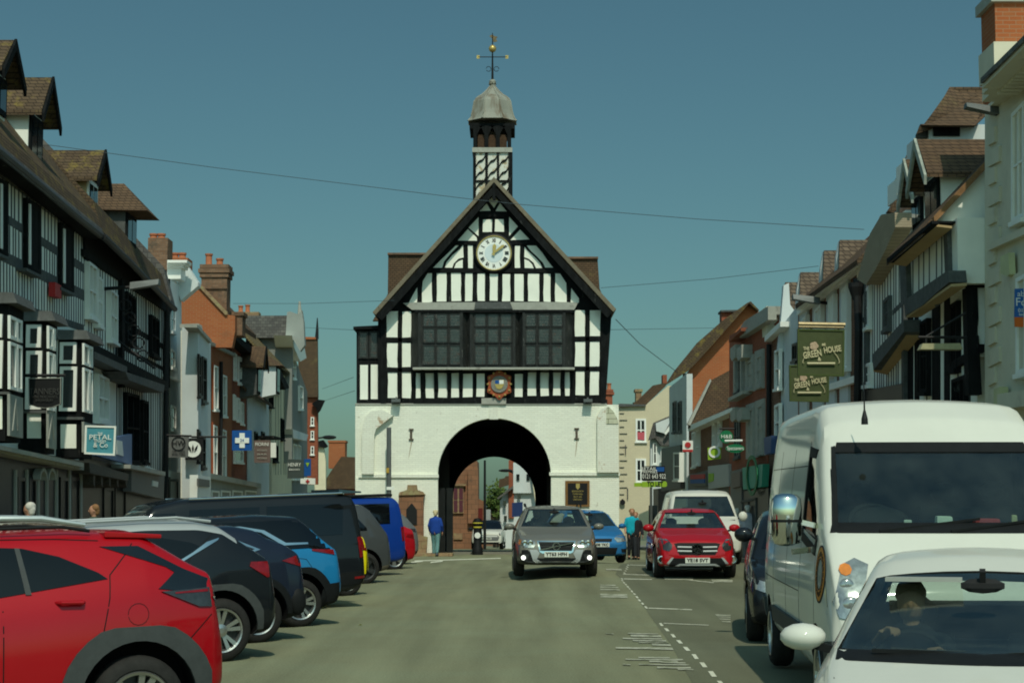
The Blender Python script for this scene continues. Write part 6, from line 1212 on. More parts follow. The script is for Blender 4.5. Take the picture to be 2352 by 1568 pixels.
def car(name, label, cat, loc, heading, S, pitch=0, group=None, roll=0):
    root = empty(name, loc, 0, label, cat, group); root.rotation_euler = (R(roll), R(pitch), R(heading))
    L2_ = S['L'] / 2; xs_ = set([-L2_, L2_]); x = -L2_
    for k in ('top', 'belt', 'bot'): xs_ |= {p[0] for p in S[k] if -L2_ <= p[0] <= L2_}
    while x < L2_: xs_.add(round(x, 3)); x += .16
    for e in (.02, .06, .12): xs_.add(L2_ - e); xs_.add(-L2_ + e)
    xs_ = sorted(xs_); ys = [xs_[0]]
    for x in xs_[1:]:
        if x - ys[-1] > .012: ys.append(x)
    secs = []
    for x in ys:
        p = section(x, S); e = min(L2_ - x, x + L2_)
        if e < .12:                                   # round the nose and tail
            k = 1 - (1 - e / .12) ** 2 * .10; zc = sum(q[1] for q in p) / len(p); p = [(y * k, zc + (z - zc) * (1 - (1 - e / .12) ** 2 * .12)) for y, z in p]
        secs.append((x, p))
    vs, fs, m, n = loft(secs); me = bpy.data.meshes.new('body'); me.from_pydata(vs, [], fs)
    mats = [S['paint'], S.get('roofm', S['paint']), S.get('clad', S['paint']), WELL]
    for q in mats: me.materials.append(q)
    cab = S['cab']; fi = 0; cl = S.get('nclad', 1)
    for i in range(len(secs) - 1):
        xm = (secs[i][0] + secs[i + 1][0]) / 2
        for k in range(m):
            kk = k if k < n - 1 else 2 * n - 3 - k
            me.polygons[fi].material_index = 1 if (kk >= n - 4 and cab[0] < xm < cab[1]) else (2 if kk < (cl if not S.get('clad') else S.get('nclad', 3)) and S.get('clad') else 0); fi += 1
    for p in me.polygons: p.use_smooth = True
    bm = bmesh.new(); bm.from_mesh(me); bmesh.ops.recalc_face_normals(bm, faces=bm.faces); bm.to_mesh(me); bm.free()
    body = bpy.data.objects.new('body', me); COL.objects.link(body); sb = body.modifiers.new('s', 'SUBSURF'); sb.levels = 1; sb.render_levels = 1
    me2 = evalmesh(body); body.modifiers.clear(); body.data = me2
    bm = bmesh.new(); bm.from_mesh(me2); bmesh.ops.triangulate(bm, faces=bm.faces); bvh = BVHTree.FromBMesh(bm); bm.free()
    # cutters
    cutters = []
    def cut(mb):
        o = mb.build('cut', mats, None); md = body.modifiers.new('b', 'BOOLEAN'); md.operation = 'DIFFERENCE'; md.object = o
        for sv in ('EXACT', 'FAST'):
            md.solver = sv; m_ = evalmesh(body)
            if len(m_.vertices) > .5 * len(body.data.vertices): break
            m_ = None
        body.modifiers.clear()
        if m_: body.data = m_
        bpy.data.objects.remove(o)
    R_, W = S['R'], S['W'] / 2; ar = S.get('arch', R_ + .045)
    mb = MB(); mb.mi = 3
    for xw in S['wheels']:
        for s in (-1, 1): mb.lathe([(ar, s * (W - .34)), (ar, s * (W + .2))], (xw, 0, S.get('zw', R_) + .01), 28, 'y')
    cut(mb)
    G_ = S.get('glass', {}); hollow = S.get('hollow')
    if hollow:
        inner = []
        a, b = cab
        k = 14; mb = MB(); mb.mi = 3
        for i in range(k + 1):
            x = a + .12 + (b - a - .2) * i / k; p = section(x, S); zt = p[-1][1] - .06; zl = lp(S['belt'], x); z0 = max(.55 if S['L'] < 5 else .9, 0); wt = max(.1, p[10][0] - .07); wl = p[7][0] - .07; zt = max(zt, z0 + .12)
            zl_ = min(zl, zt - .05); inner.append((x, [(0, z0), (wl, z0), (wl, zl_), (wt, zt - .02), (0, zt)]))
        v_, f_, _, _ = loft(inner); mb.add(v_, f_); cut(mb)
        for ax, poly in G_.get('cuts', []):
            mb = MB(); mb.mi = 3
            if ax == 'F': mb.ext([(cab[1] + .9, y, z) for y, z in poly], (-1.6 - .0, 0, 0))
            elif ax == 'B': mb.ext([(cab[0] - .9, y, z) for y, z in poly], (1.5, 0, 0))
            elif ax == 'L': mb.ext([(x, W + .3, z) for x, z in poly], (0, -.75, 0))
            else: mb.ext([(x, -W - .3, z) for x, z in poly], (0, .75, 0))
            cut(mb)
    me3 = body.data
    if len(me3.materials) < 4: 
        me3.materials.clear(); [me3.materials.append(q) for q in mats]
    try: me3.set_sharp_from_angle(angle=R(40))
    except Exception: pass
    body.parent = root
    def panel(name, ax, poly, m_, t=.006, thick=.012, par=None, smooth=True, res=.07):
        mb = MB(); axs = ('L', 'R') if ax == 'LR' else ('F',) if ax == 'F' else (ax,); polys = [(ax_, poly) for ax_ in axs]
        if ax in ('FF', 'BB'): polys = [(ax[0], poly), (ax[0], [(-a, b) for a, b in reversed(poly)])]
        os_ = []
        for ax_, pl in polys:
            mb = MB(); mb.add(*conform(bvh, pl, ax_, t, res, thick)); os_.append(mb.build(name, m_, par or root, smooth=smooth, local=True))
        return os_
    for nm, ax, poly, m_, t in S.get('panels', []): panel(nm, ax, poly, m_, t)
    for ax, poly, gm in G_.get('panes', []): panel('window', ax, poly, gm, -.012 if hollow and gm in (GLAZE, GLAZED) else .004, .004)
    # seams
    mb = MB()
    for ln_ in S.get('seams', []):
        for (x0, z0), (x1, z1) in zip(ln_, ln_[1:]):
            d = Vector((x1 - x0, z1 - z0)); 
            if d.length < 1e-4: continue
            d.normalize(); nx, nz = -d.y * .004, d.x * .004
            for ax in ('L', 'R'): mb.add(*conform(bvh, [(x0 + nx, z0 + nz), (x1 + nx, z1 + nz), (x1 - nx, z1 - nz), (x0 - nx, z0 - nz)], ax, .0015, .12, .004))
    if mb.v: mb.build('door_seam', SEAM, root, local=True)
    for x0, z0 in S.get('handles', []):
        for s in (-1, 1):
            y = bvh.ray_cast(Vector((x0, s * 3, z0)), Vector((0, -s, 0)))[0].y; h = MB(); h.tube([(x0 - .10, y - s * .01, z0), (x0 - .08, y + s * .035, z0 + .003), (x0 + .07, y + s * .035, z0 + .008), (x0 + .10, y - s * .01, z0 + .008)], [.012, .016, .014, .01], 8); h.build('door_handle', S.get('handlem', S['paint']), root, smooth=True, local=True)
    # wheels
    td, rd, bd = wheel_mesh(R_, S.get('rr', R_ - .11), S.get('tw', .22), S.get('rim', 'five'), S.get('rimm', RIM))
    for xw in S['wheels']:
        for s in (-1, 1):
            wo_ = bpy.data.objects.new('wheel', td); COL.objects.link(wo_); wo_.parent = root; wo_.location = (xw, s * (W - S.get('tw', .22) / 2 - .02), R_); wo_.rotation_euler = (0, R(random.uniform(0, 70)), 0)
            for nm, dd in (('rim', rd), ('brake_disc', bd)): c = bpy.data.objects.new(nm, dd); COL.objects.link(c); c.parent = wo_
    # mirrors
    if S.get('mirror'):
        xm, zm = S['mirror']; mm = S.get('mirrorm', S['paint'])
        for s in (-1, 1):
            y0 = bvh.ray_cast(Vector((xm, s * 3, zm - .04)), Vector((0, -s, 0)))[0]; y0 = y0.y if y0 else s * W * .95
            h = MB(); h.ball((xm, y0 + s * .15, zm + .02), 1, 14, S.get('mirsz', (.09, .125, .085))); mo_ = h.build('wing_mirror', mm, root, smooth=True, local=True); a_ = MB(); a_.bar((xm + .02, y0 - s * .03, zm - .05), (xm, y0 + s * .1, zm - .02), .05, .04); a_.build('mirror_arm', PLAST, mo_, local=True)
            a_ = MB(); a_.ball((xm - .06, y0 + s * .15, zm + .02), 1, 10, (.025, .10, .065)); a_.build('mirror_glass', CHROME, mo_, local=True, smooth=True)
    root['_b'] = 0; del root['_b']
    return root, body, bvh, panel
def numplate(root, bvh, ax, z, s, col=None, w_=.52, h=.115, y=0):
    D = -1 if ax == 'F' else 1; hit = bvh.ray_cast(Vector((-D * 4, y, z)), Vector((D, 0, 0)))[0].x - D * .03
    mb = MB(); mb.box((min(hit, hit + D * .03), y - w_ / 2, z - h / 2), (max(hit, hit + D * .03), y + w_ / 2, z + h / 2)); p = mb.build('number_plate', col or PLATE, root, local=True)
    o = text(s, .10, (0, 0, 0), BSIGN, None, maxw=w_ * .88, bold=.003); o.name = 'plate_number'; o.parent = p; o.location = (hit - D * .003, y, z); o.rotation_euler = (R(90), 0, R(90 if ax == 'F' else -90)); return p
def interior(root, S, rhd=True, wheelx=None, dash=None, seats=True):
    xd, zd = dash; W = S['W'] / 2; mb = MB(); mb.ext([(xd + .55, -W * .8, zd - .05), (xd + .1, -W * .82, zd + .02), (xd - .15, -W * .82, zd - .08), (xd - .15, -W * .82, zd - .45), (xd + .55, -W * .8, zd - .45)], (0, W * 1.62, 0)); mb.build('dashboard', INT, root, local=True)
    s = -1 if rhd else 1; c = Vector((xd - .30, s * .37, zd - .06)); mb = MB(); mb.tube([c + Vector((-.07 * math.cos(t), .19 * math.sin(t), .18 * math.cos(t))) for t in [i * math.pi / 10 for i in range(21)]], .016, 6); mb.bar(c - Vector((0, .18, 0)), c + Vector((0, .18, 0)), .03); mb.bar(c, c + Vector((.2, 0, -.08)), .06); mb.build('steering_wheel', INT, root, local=True)
    if seats:
        for xs0 in (xd - 1.05,):
            for y in (-.37, .37):
                mb = MB(); mb.prism([Vector((xs0, y + a, z)) for a, z in ((-.25, zd - .45), (.25, zd - .45), (.22, zd + .05), (-.22, zd + .05))], [Vector((xs0 - .14, y + a, z)) for a, z in ((-.25, zd - .45), (.25, zd - .45), (.22, zd + .07), (-.22, zd + .07))]); mb.ball((xs0 - .09, y, zd + .18), 1, 12, (.06, .14, .10)); mb.build('seat', INT, root, local=True, bevel=.02)
        mb = MB(); mb.box((xd - 1.95, -W * .72, zd - .45), (xd - 1.8, W * .72, zd - .02))
        for y in (-.38, .38): mb.ball((xd - 1.87, y, zd + .05), 1, 10, (.05, .12, .08))
        mb.build('rear_seat', INT, root, local=True)
    mb = MB(); mb.ball((xd - .02, 0, zd + .38), 1, 10, (.03, .12, .04)); mb.bar((xd - .02, 0, zd + .38), (xd + .03, 0, zd + .46), .03); mb.build('rear_view_mirror', INT, root, local=True)

# ---- generic SUV / hatch profiles.  x: rear(-) to front(+), z up
def prof_suv(L, H, W, paint_, **k):
    a = L / 2; S = dict(L=L, W=W, paint=paint_, R=.35, wheels=(-a + .72, a - .86), cab=(-a + .28, a - 1.15),
        top=[(-a, .80), (-a + .03, 1.04), (-a + .10, 1.17), (-a + .38, H - .15), (-a + .52, H - .05), (-a + .95, H), (-a + 1.9, H), (-a + 2.55, H - .06), (a - 1.62, H - .20), (a - 1.05, 1.10), (a - .95, 1.06), (a - .35, .96), (a - .10, .86), (a, .66)],
        belt=[(-a, .78), (-a + .1, 1.05), (-a + .6, 1.12), (0, 1.05), (a - 1.1, 1.0), (a - .9, .985), (a - .35, .90), (a - .1, .80), (a, .62)],
        bot=[(-a, .42), (-a + .1, .30), (-a + .5, .22), (a - .5, .22), (a - .1, .26), (a, .38)], clad=PLAST, nclad=3, wr=.74, arch=.42)
    S.update(k); return S
def side_glass(S, off=.05, m=TINT, quarter=True):
    a = S['L'] / 2; H = max(p[1] for p in S['top']); 
    ft = [(-a + 1.0, 1.13), (-.1, 1.09), (-.1, H - .13), (-a + 1.35, H - .11), (-a + 1.0, H - .16)]
    return ft

# ------------------------------------------------ left row of parked cars
def lrear(pxr, Y): return V(pxr, 1168, Y).x
def park(name, label, cat, pxr, Y, S, tilt=0, yaw=186, dz=0, group='cars parked along the left kerb'):
    """near rear corner seen at pixel pxr; Y is the distance of the car's near side"""
    h = R(yaw); f = Vector((math.cos(h), math.sin(h), 0)); l = Vector((-math.sin(h), math.cos(h), 0)); xr = V(pxr, 1168, Y).x
    nr = Vector((xr * (Y + .4) / Y, Y + .4, 0)); c = nr + f * (S['L'] / 2 - .06) - l * (S['W'] / 2 * .9); z = g(c.x, c.y) + dz
    return car(name, label, cat, (c.x, c.y, z), yaw, S, tilt, group)
def wpoly(*p): return list(p)
# red compact SUV nearest the camera
a = 2.09
S = dict(L=4.18, W=1.78, paint=P_RED, R=.345, wheels=(-a + .68, a - .84), cab=(-a + .30, a - 1.2), rim='twin', clad=PLAST, nclad=2, arch=.44, zw=.36, wr=.70, wb=.93,
    top=[(-a, .74), (-a + .02, 1.04), (-a + .07, 1.24), (-a + .20, 1.31), (-a + .46, 1.48), (-a + .58, 1.55), (-a + 1.1, 1.575), (-a + 1.9, 1.57), (-a + 2.5, 1.51), (a - 1.05, 1.08), (a - .35, .93), (a, .62)],
    belt=[(-a, .72), (-a + .1, 1.16), (-a + .6, 1.19), (0, 1.04), (a - 1.1, .98), (a - .35, .88), (a, .60)], bot=[(-a, .40), (-a + .12, .30), (-a + .5, .24), (a - .5, .22), (a, .36)])
S['panels'] = [('window', 'LR', [(-a + .88, 1.235), (-a + .94, 1.28), (-a + 1.20, 1.40), (-a + 1.45, 1.465), (-a + 1.75, 1.485), (-a + 2.25, 1.46), (-a + 2.9, 1.25), (-a + 3.05, 1.12), (-a + 2.1, 1.08)], TINT, .006),
    ('window_pillar', 'LR', [(-a + 1.42, 1.15), (-a + 1.46, 1.15), (-a + 1.50, 1.47), (-a + 1.465, 1.465)], GPLAST, .010),
    ('black_c_pillar', 'LR', [(-a + .04, 1.17), (-a + .02, 1.08), (-a + .52, 1.15), (-a + .38, 1.26), (-a + .44, 1.30), (-a + .90, 1.46), (-a + .62, 1.455), (-a + .30, 1.28)], mat('piano_black', (.006, .008, .009), .1, .1, 3, coat=1), .007),
    ('tail_lamp', 'LR', [(-a + .015, 1.15), (-a + .01, 1.00), (-a + .22, 1.01), (-a + .50, 1.13), (-a + .30, 1.135)], LAMPD, .014),
    ('tail_light_strip', 'LR', [(-a + .02, 1.14), (-a + .02, 1.115), (-a + .40, 1.11), (-a + .40, 1.12)], TAILR, .018),
    ('reversing_lens', 'LR', [(-a + .02, 1.07), (-a + .02, 1.02), (-a + .09, 1.05), (-a + .11, 1.075)], LAMPC, .019)]
arc = lambda cx, cz, r1, r2, a0, a1, n=14: [(cx + r1 * math.cos(R(a0 + (a1 - a0) * i / n)), cz + r1 * math.sin(R(a0 + (a1 - a0) * i / n))) for i in range(n + 1)] + [(cx + r2 * math.cos(R(a1 - (a1 - a0) * i / n)), cz + r2 * math.sin(R(a1 - (a1 - a0) * i / n))) for i in range(n + 1)]
xw = -a + .68
def square_arch(xw, zc, r, w_, m_, name='wheel_arch_trim'):
    inn = [(xw + r * math.cos(R(t)), zc + r * math.sin(R(t))) for t in range(-25, 206, 11)]
    out = [(xw + math.copysign(min(abs((r + w_) * math.cos(R(t))) * 1.06, r + w_), math.cos(R(t))), zc + min((r + w_) * math.sin(R(t)) * 1.05, (r + w_ * .86))) for t in range(205, -26, -11)]
    return (name, 'LR', inn + out, m_, .022)
S['panels'] += [square_arch(xw, .36, .435, .115, GPLAST), square_arch(a - .84, .36, .435, .115, GPLAST), ('sill_cladding', 'LR', [(xw + .52, .36), (xw + .5, .24), (a - 1.38, .24), (a - 1.36, .36)], GPLAST, .02),
    ('fuel_flap', 'LR', arc(xw + .0, .98, .078, .074, 0, 350), SEAM, .002)]
S['seams'] = [[(-a + .60, 1.54), (-a + .72, 1.40), (-a + .86, 1.26), (-a + .88, 1.10), (xw + .26, .84)], [(xw + .95, .36), (xw + .94, 1.05)], [(-a + .12, .95), (xw - .38, .78)], [(-a + .9, 1.50), (-a + 1.2, 1.52), (-a + 1.7, 1.53), (-a + 2.4, 1.49)]]
S['handles'] = [(xw + .48, 1.08)]
root, body, bvh, pan = park('parked_suv', 'bright red compact car cut off by the bottom left corner', 'car', 517, 12.7, S, 1.5, 208)
mb = MB(); mb.prism([Vector((-a + .43, y, z)) for y, z in ((-.60, 1.50), (.60, 1.50), (.60, 1.53), (-.60, 1.53))], [Vector((-a + .85, y, z)) for y, z in ((-.60, 1.52), (.60, 1.52), (.60, 1.565), (-.60, 1.565))]); mb.build('roof_spoiler', P_RED, root, local=True, bevel=.008)
for s in (-1, 1): mb = MB(); mb.tube([(-a + .95, s * .56, 1.57), (-a + 1.15, s * .56, 1.605), (-a + 2.2, s * .56, 1.60), (-a + 2.45, s * .56, 1.55)], .014, 6); mb.build('roof_rail', PLAST, root, local=True)
mb = MB(); mb.prism([Vector((-a + 1.15, y, 1.575)) for y in (-.03, .03)] + [Vector((-a + 1.15, 0, 1.60))], [Vector((-a + 1.42, y, 1.575)) for y in (-.015, .015)] + [Vector((-a + 1.42, 0, 1.578))]); mb.build('roof_antenna', P_RED, root, local=True)
# taupe estate behind the red car
a = 2.2; S = prof_suv(4.4, 1.63, 1.82, P_TAUPE); S['panels'] = [('window', 'LR', [(-a + .7, 1.16), (.8, 1.12), (.5, 1.46), (-a + .95, 1.50)], TINT, .006)]
root, body, bvh, pan = park('parked_suv', 'taupe estate car with silver roof rail seen over the red car', 'car', 345, 16.4, S, 2.4, 206)
for s in (-1, 1): mb = MB(); mb.tube([(-a + .55, s * .6, 1.60), (-a + .95, s * .6, 1.675), (-a + 1.3, s * .6, 1.69), (-a + 2.3, s * .6, 1.68), (-a + 2.6, s * .6, 1.62)], [.02, .03, .03, .03, .02], 8); mb.build('roof_rail', mat('satin_rail', (.50, .53, .50), .35, .05, 5, metal=.6), root, local=True, smooth=True)
# black crossover with silver roof
a = 2.18
def cross(L, H, W, pm, **k):
    a = L / 2; S = prof_suv(L, H, W, pm); S['top'] = [(-a, .76), (-a + .03, 1.02), (-a + .09, 1.14), (-a + .24, 1.25), (-a + .50, H - .18), (-a + .62, H - .09), (-a + .9, H - .025), (-a + 1.5, H), (-a + 2.1, H - .01), (-a + 2.6, H - .08), (a - 1.62, H - .24), (a - 1.02, 1.08), (a - .95, 1.05), (a - .35, .95), (a - .1, .85), (a, .66)]
    S['belt'] = [(-a, .72), (-a + .08, 1.02), (-a + .3, 1.12), (-a + .8, 1.16), (0, 1.06), (a - 1.1, 1.0), (a - .9, .985), (a - .35, .90), (a - .1, .80), (a, .62)]; S['cab'] = (-a + .45, a - 1.2); S.update(k); return S
S = cross(4.42, 1.62, 1.84, P_BLACK, R=.36, rim='twin', roofm=P_SILV, arch=.45, zw=.37); xw = S['wheels'][0]
S['panels'] = [('window', 'LR', [(-a + 1.0, 1.22), (-a + .86, 1.30), (-a + .98, 1.36), (-a + 1.5, 1.47), (-a + 2.2, 1.49), (.9, 1.36), (1.15, 1.12), (-a + 1.6, 1.13)], TINT, .007),
    ('window_trim', 'LR', [(-a + .64, 1.40), (-a + .66, 1.375), (-a + .95, 1.24), (-a + 1.15, 1.14), (-a + 1.45, 1.115), (.9, 1.09), (.9, 1.10), (-a + 1.5, 1.128), (-a + 1.18, 1.155), (-a + .98, 1.255), (-a + .8, 1.36)], CHROME, .012),
    ('tail_lamp', 'LR', [(-a + .015, 1.10), (-a + .01, .95), (-a + .10, .92), (-a + .32, 1.06), (-a + .30, 1.11)], TAILR, .014), square_arch(xw, .37, .445, .075, GPLAST), square_arch(S['wheels'][1], .37, .445, .075, GPLAST)]
S['seams'] = [[(-a + .62, 1.52), (-a + .98, 1.24), (-a + 1.08, 1.1), (xw + .34, .82)], [(xw + 1.0, .36), (xw + .98, 1.1)]]; S['handles'] = [(xw + .6, 1.0)]
root, body, bvh, pan = park('parked_crossover', 'black crossover with silver roof and pale window trim beyond the red car', 'car', 638, 20.3, S, 2.4, 208)
for s in (-1, 1): mb = MB(); mb.tube([(-a + .7, s * .62, 1.585), (-a + 1.1, s * .62, 1.645), (-a + 2.3, s * .62, 1.64), (-a + 2.6, s * .62, 1.57)], .018, 6); mb.build('roof_rail', P_SILV, root, local=True)
# navy crossover
a = 2.15; S = cross(4.3, 1.54, 1.80, P_NAVY, R=.345, rim='seven', clad=PLAST, arch=.42); xw = S['wheels'][0]
S['panels'] = [('window', 'LR', [(-a + .72, 1.20), (-a + .82, 1.30), (-a + 1.4, 1.42), (-a + 2.2, 1.42), (.9, 1.3), (1.1, 1.1), (-a + 1.5, 1.12)], TINT, .007), ('window_trim', 'LR', [(-a + .64, 1.20), (-a + .98, 1.12), (-a + 1.02, 1.135), (-a + .72, 1.21), (-a + 1.10, 1.36), (-a + 1.5, 1.44), (-a + 2.2, 1.44), (-a + 2.2, 1.46), (-a + 1.5, 1.46), (-a + 1.04, 1.38)], CHROME, .012),
    ('tail_lamp', 'LR', [(-a + .01, 1.10), (-a + .01, .93), (-a + .08, .95), (-a + .36, 1.04), (-a + .16, 1.09)], TAILR, .014), square_arch(xw, .36, .42, .06, PLAST)]
S['seams'] = [[(-a + 1.1, 1.1), (xw + .34, .82)]]
root, body, bvh, pan = park('parked_crossover', 'dark navy crossover with red tail lamp third in the left row', 'car', 704, 23.2, S, 2.4, 208)
mb = MB(); mb.ball((-a + .14, .80, .50), 1, 10, (.12, .05, .18)); mb.build('mud_flap', PLAST, root, local=True, smooth=True)
# dark teal estate with silver window line (partly hidden, further left) and bright blue SUV
a = 2.2; S = cross(4.4, 1.62, 1.84, P_BLUE, roofm=P_BLACK, R=.35, rim='twin', arch=.42, zw=.37, wr=.74); xw = S['wheels'][0]
S['top'] = [(-a, .78), (-a + .03, 1.02), (-a + .10, 1.12), (-a + .22, 1.22), (-a + .50, 1.50), (-a + .62, 1.60), (-a + 1.2, 1.65), (-a + 2.1, 1.64), (-a + 2.6, 1.57), (a - 1.62, 1.40), (a - 1.02, 1.08), (a - .35, .95), (a - .1, .85), (a, .66)]
S['panels'] = [('black_upper_side', 'LR', [(-a + .06, 1.12), (-a + .10, 1.06), (-a + .55, 1.14), (-a + 2.0, 1.14), (-a + 2.0, 1.56), (-a + .66, 1.56), (-a + .30, 1.26)], TINT, .007), ('window_trim', 'LR', [(-a + .55, 1.20), (-a + .95, 1.20), (-a + 1.25, 1.40), (-a + 1.6, 1.475), (-a + 2.2, 1.49), (-a + 2.2, 1.515), (-a + 1.55, 1.50), (-a + 1.2, 1.43), (-a + .90, 1.235), (-a + .55, 1.225)], CHROME, .013),
    ('tail_lamp', 'LR', [(-a + .01, 1.09), (-a + .01, 1.0), (-a + .5, 1.10), (-a + .5, 1.125)], TAILR, .014), square_arch(xw, .37, .42, .09, PLAST), ('bumper', 'LR', [(-a + .0, .62), (-a + .0, .30), (-a + .42, .28), (-a + .36, .50), (-a + .3, .6)], PLAST, .012)]
S['seams'] = [[(xw + .25, .86), (xw + .33, .98), (xw + .1, 1.02), (xw - .12, .98), (xw - .2, .86)]]
park('parked_suv', 'bright blue crossover with black roof and silver window line fourth in the left row', 'car', 787, 26.2, S, 2.4, 208)
# black van
a = 2.6; S = dict(L=5.2, W=1.9, paint=P_BLACK, R=.34, wheels=(-a + 1.05, a - .92), cab=(-a + .15, a - .9), wr=.80, wb=.97, arch=.40, plan=.06, clad=PLAST, nclad=2, rimm=RIMD,
    top=[(-a, .9), (-a + .03, 1.15), (-a + .10, 1.80), (-a + .18, 1.95), (-a + .6, 1.99), (a - 2.0, 1.99), (a - 1.5, 1.90), (a - .85, 1.32), (a - .7, 1.25), (a - .15, 1.0), (a, .7)], belt=[(-a, .85), (-a + .05, 1.10), (a - 1.0, 1.12), (a - .7, 1.10), (a - .15, .92), (a, .66)], bot=[(-a, .36), (-a + .3, .26), (a - .3, .24), (a, .34)])
S['panels'] = [('window', 'LR', [(-a + .42, 1.26), (-a + .36, 1.74), (-a + .42, 1.79), (-a + 1.75, 1.80), (-a + 1.8, 1.26)], TINT, .008), ('window', 'LR', [(-a + 1.9, 1.28), (-a + 1.88, 1.80), (-a + 3.1, 1.80), (-a + 3.2, 1.28)], TINT, .008), ('window', 'LR', [(-a + 3.35, 1.22), (-a + 3.35, 1.76), (-a + 3.7, 1.76), (-a + 4.2, 1.40), (-a + 4.2, 1.24)], TINT, .008), ('tail_lamp', 'LR', [(-a + .0, 1.22), (-a + .0, .86), (-a + .12, .84), (-a + .15, 1.2)], TAILR, .014), ('bumper', 'LR', [(-a + 0, .62), (-a, .40), (-a + .6, .38), (-a + .6, .6)], PLAST, .012), ('reflector', 'LR', [(-a + .02, .53), (-a + .02, .49), (-a + .24, .48), (-a + .24, .52)], TAILR, .02),
    ('windscreen', 'F', [(-.72, 1.34), (.72, 1.34), (.62, 1.82), (-.62, 1.82)], TINT, .006)]
root, body, bvh, pan = park('parked_van', 'long black passenger van with dark windows standing tall among the left row of cars', 'van', 838, 31.0, S, 2.6, 206)
mb = MB(); mb.prism([Vector((-a - .02, y, z)) for y, z in ((-.7, 1.96), (.7, 1.96), (.7, 1.99), (-.7, 1.99))], [Vector((-a + .4, y, z)) for y, z in ((-.72, 1.97), (.72, 1.97), (.72, 2.04), (-.72, 2.04))]); mb.build('roof_spoiler', P_TEAL, root, local=True)
for s in (-1, 1): mb = MB(); mb.tube([(-a + .35, s * .74, 1.975), (a - 2.1, s * .74, 1.985)], .016, 6); mb.build('drip_rail', CHROME, root, local=True)
# yellow car
a = 1.8; S = prof_suv(3.6, 1.5, 1.66, P_YEL, rim='twin', R=.33, arch=.4); S['wheels'] = (-a + .52, a - .6); S['panels'] = [('tail_lamp', 'LR', [(-a + .0, 1.12), (-a + .0, .86), (-a + .2, .92), (-a + .16, 1.14)], TAILR, .014), ('black_bumper', 'LR', [(-a, .95), (-a, .4), (-a + .1, .38), (-a + .06, .8)], PLAST, .015), ('window', 'LR', [(-a + .4, 1.1), (.5, 1.1), (.3, 1.38), (-a + .5, 1.4)], TINT, .006)]
park('parked_hatchback', 'bright yellow small car mostly hidden behind the tail of the black van', 'car', 848, 35.6, S, 2, 206)
# big grey SUV
a = 2.45; S = prof_suv(4.9, 1.86, 1.98, P_GREY, R=.37, rimm=RIMD, arch=.45, clad=mat('bronze_bumper', (.11, .095, .07), .5, .1, 4), nclad=3); S['top'] = [(-a, .85), (-a + .04, 1.15), (-a + .12, 1.25), (-a + .45, 1.72), (-a + .6, 1.83), (-a + 1.2, 1.86), (-a + 2.5, 1.85), (a - 1.8, 1.7), (a - 1.15, 1.2), (a - .3, 1.1), (a, .75)]
S['panels'] = [('window', 'LR', [(-a + .62, 1.24), (-a + .62, 1.30), (-a + .95, 1.68), (-a + 2.7, 1.70), (a - 1.5, 1.45), (a - 1.3, 1.24)], TINT, .007), ('window_pillar', 'LR', [(-a + 1.3, 1.24), (-a + 1.36, 1.24), (-a + 1.40, 1.69), (-a + 1.34, 1.69)], P_GREY, .012), ('lamp_strip', 'LR', [(-a + .02, 1.18), (-a + .02, .95), (-a + .06, .95), (-a + .06, 1.18)], CHROME, .012)]
park('parked_suv', 'large dark grey SUV with bronze bumper between yellow car and blue van', 'car', 899, 41.5, S, 2, 206)
# blue van
a = 2.45; S = dict(L=4.9, W=1.9, paint=P_RBLUE, R=.34, wheels=(-a + 1.0, a - .92), cab=(-a + .15, a - .9), wr=.82, wb=.97, arch=.40, plan=.06,
    top=[(-a, .9), (-a + .03, 1.15), (-a + .12, 1.85), (-a + .25, 1.98), (a - 2.0, 1.99), (a - 1.5, 1.90), (a - .85, 1.32), (a - .15, 1.0), (a, .7)], belt=[(-a, .85), (-a + .05, 1.10), (a - 1.0, 1.12), (a - .15, .92), (a, .66)], bot=[(-a, .36), (-a + .3, .30), (a - .3, .28), (a, .34)])
S['panels'] = [('window', 'LR', [(-a + .45, 1.30), (-a + .42, 1.82), (-a + 1.9, 1.84), (-a + 1.9, 1.30)], TINT, .008), ('tail_lamp', 'LR', [(-a + .0, 1.22), (-a + .0, .86), (-a + .13, .84), (-a + .15, 1.2)], TAILR, .014)]
root, *_ = park('parked_van', 'royal blue van with a roof rack near the hall end of the left row', 'van', 931, 46.3, S, 2, 206, .05)
mb = MB(); mb.box((-a + .25, -.6, 2.0), (a - 2.2, .6, 2.07)); mb.build('roof_rack', PLAST, root, local=True, bevel=.02)
a = 2.0; S = prof_suv(4.0, 1.45, 1.75, P_MRED, clad=None); S['clad'] = P_MRED; S['panels'] = [('tail_lamp', 'LR', [(-a + .0, 1.02), (-a + .0, .88), (-a + .35, .96), (-a + .3, 1.03)], TAILR, .014)]
park('parked_hatchback', 'small red hatchback tail poking out beyond the blue van', 'car', 955, 51.3, S, 1, 205)
a = 2.25; S = prof_suv(4.5, 1.66, 1.84, P_LG); S['panels'] = [('window', 'LR', [(-a + .5, 1.18), (-a + .85, 1.5), (.4, 1.5), (.9, 1.18)], TINT, .007), ('tail_lamp', 'LR', [(-a + .0, 1.12), (-a + .0, .98), (-a + .4, 1.08), (-a + .3, 1.13)], LAMPD, .014)]
park('parked_suv', 'mid grey SUV last in the left row in front of the stone fountain', 'car', 962, 55.6, S, 1, 205)

# ------------------------------------------------ oncoming cars
def front_glass(S, w0, z0, w1, z1): return [(-w0, z0), (w0, z0), (w1, z1), (-w1, z1)]
def bx(z): return z
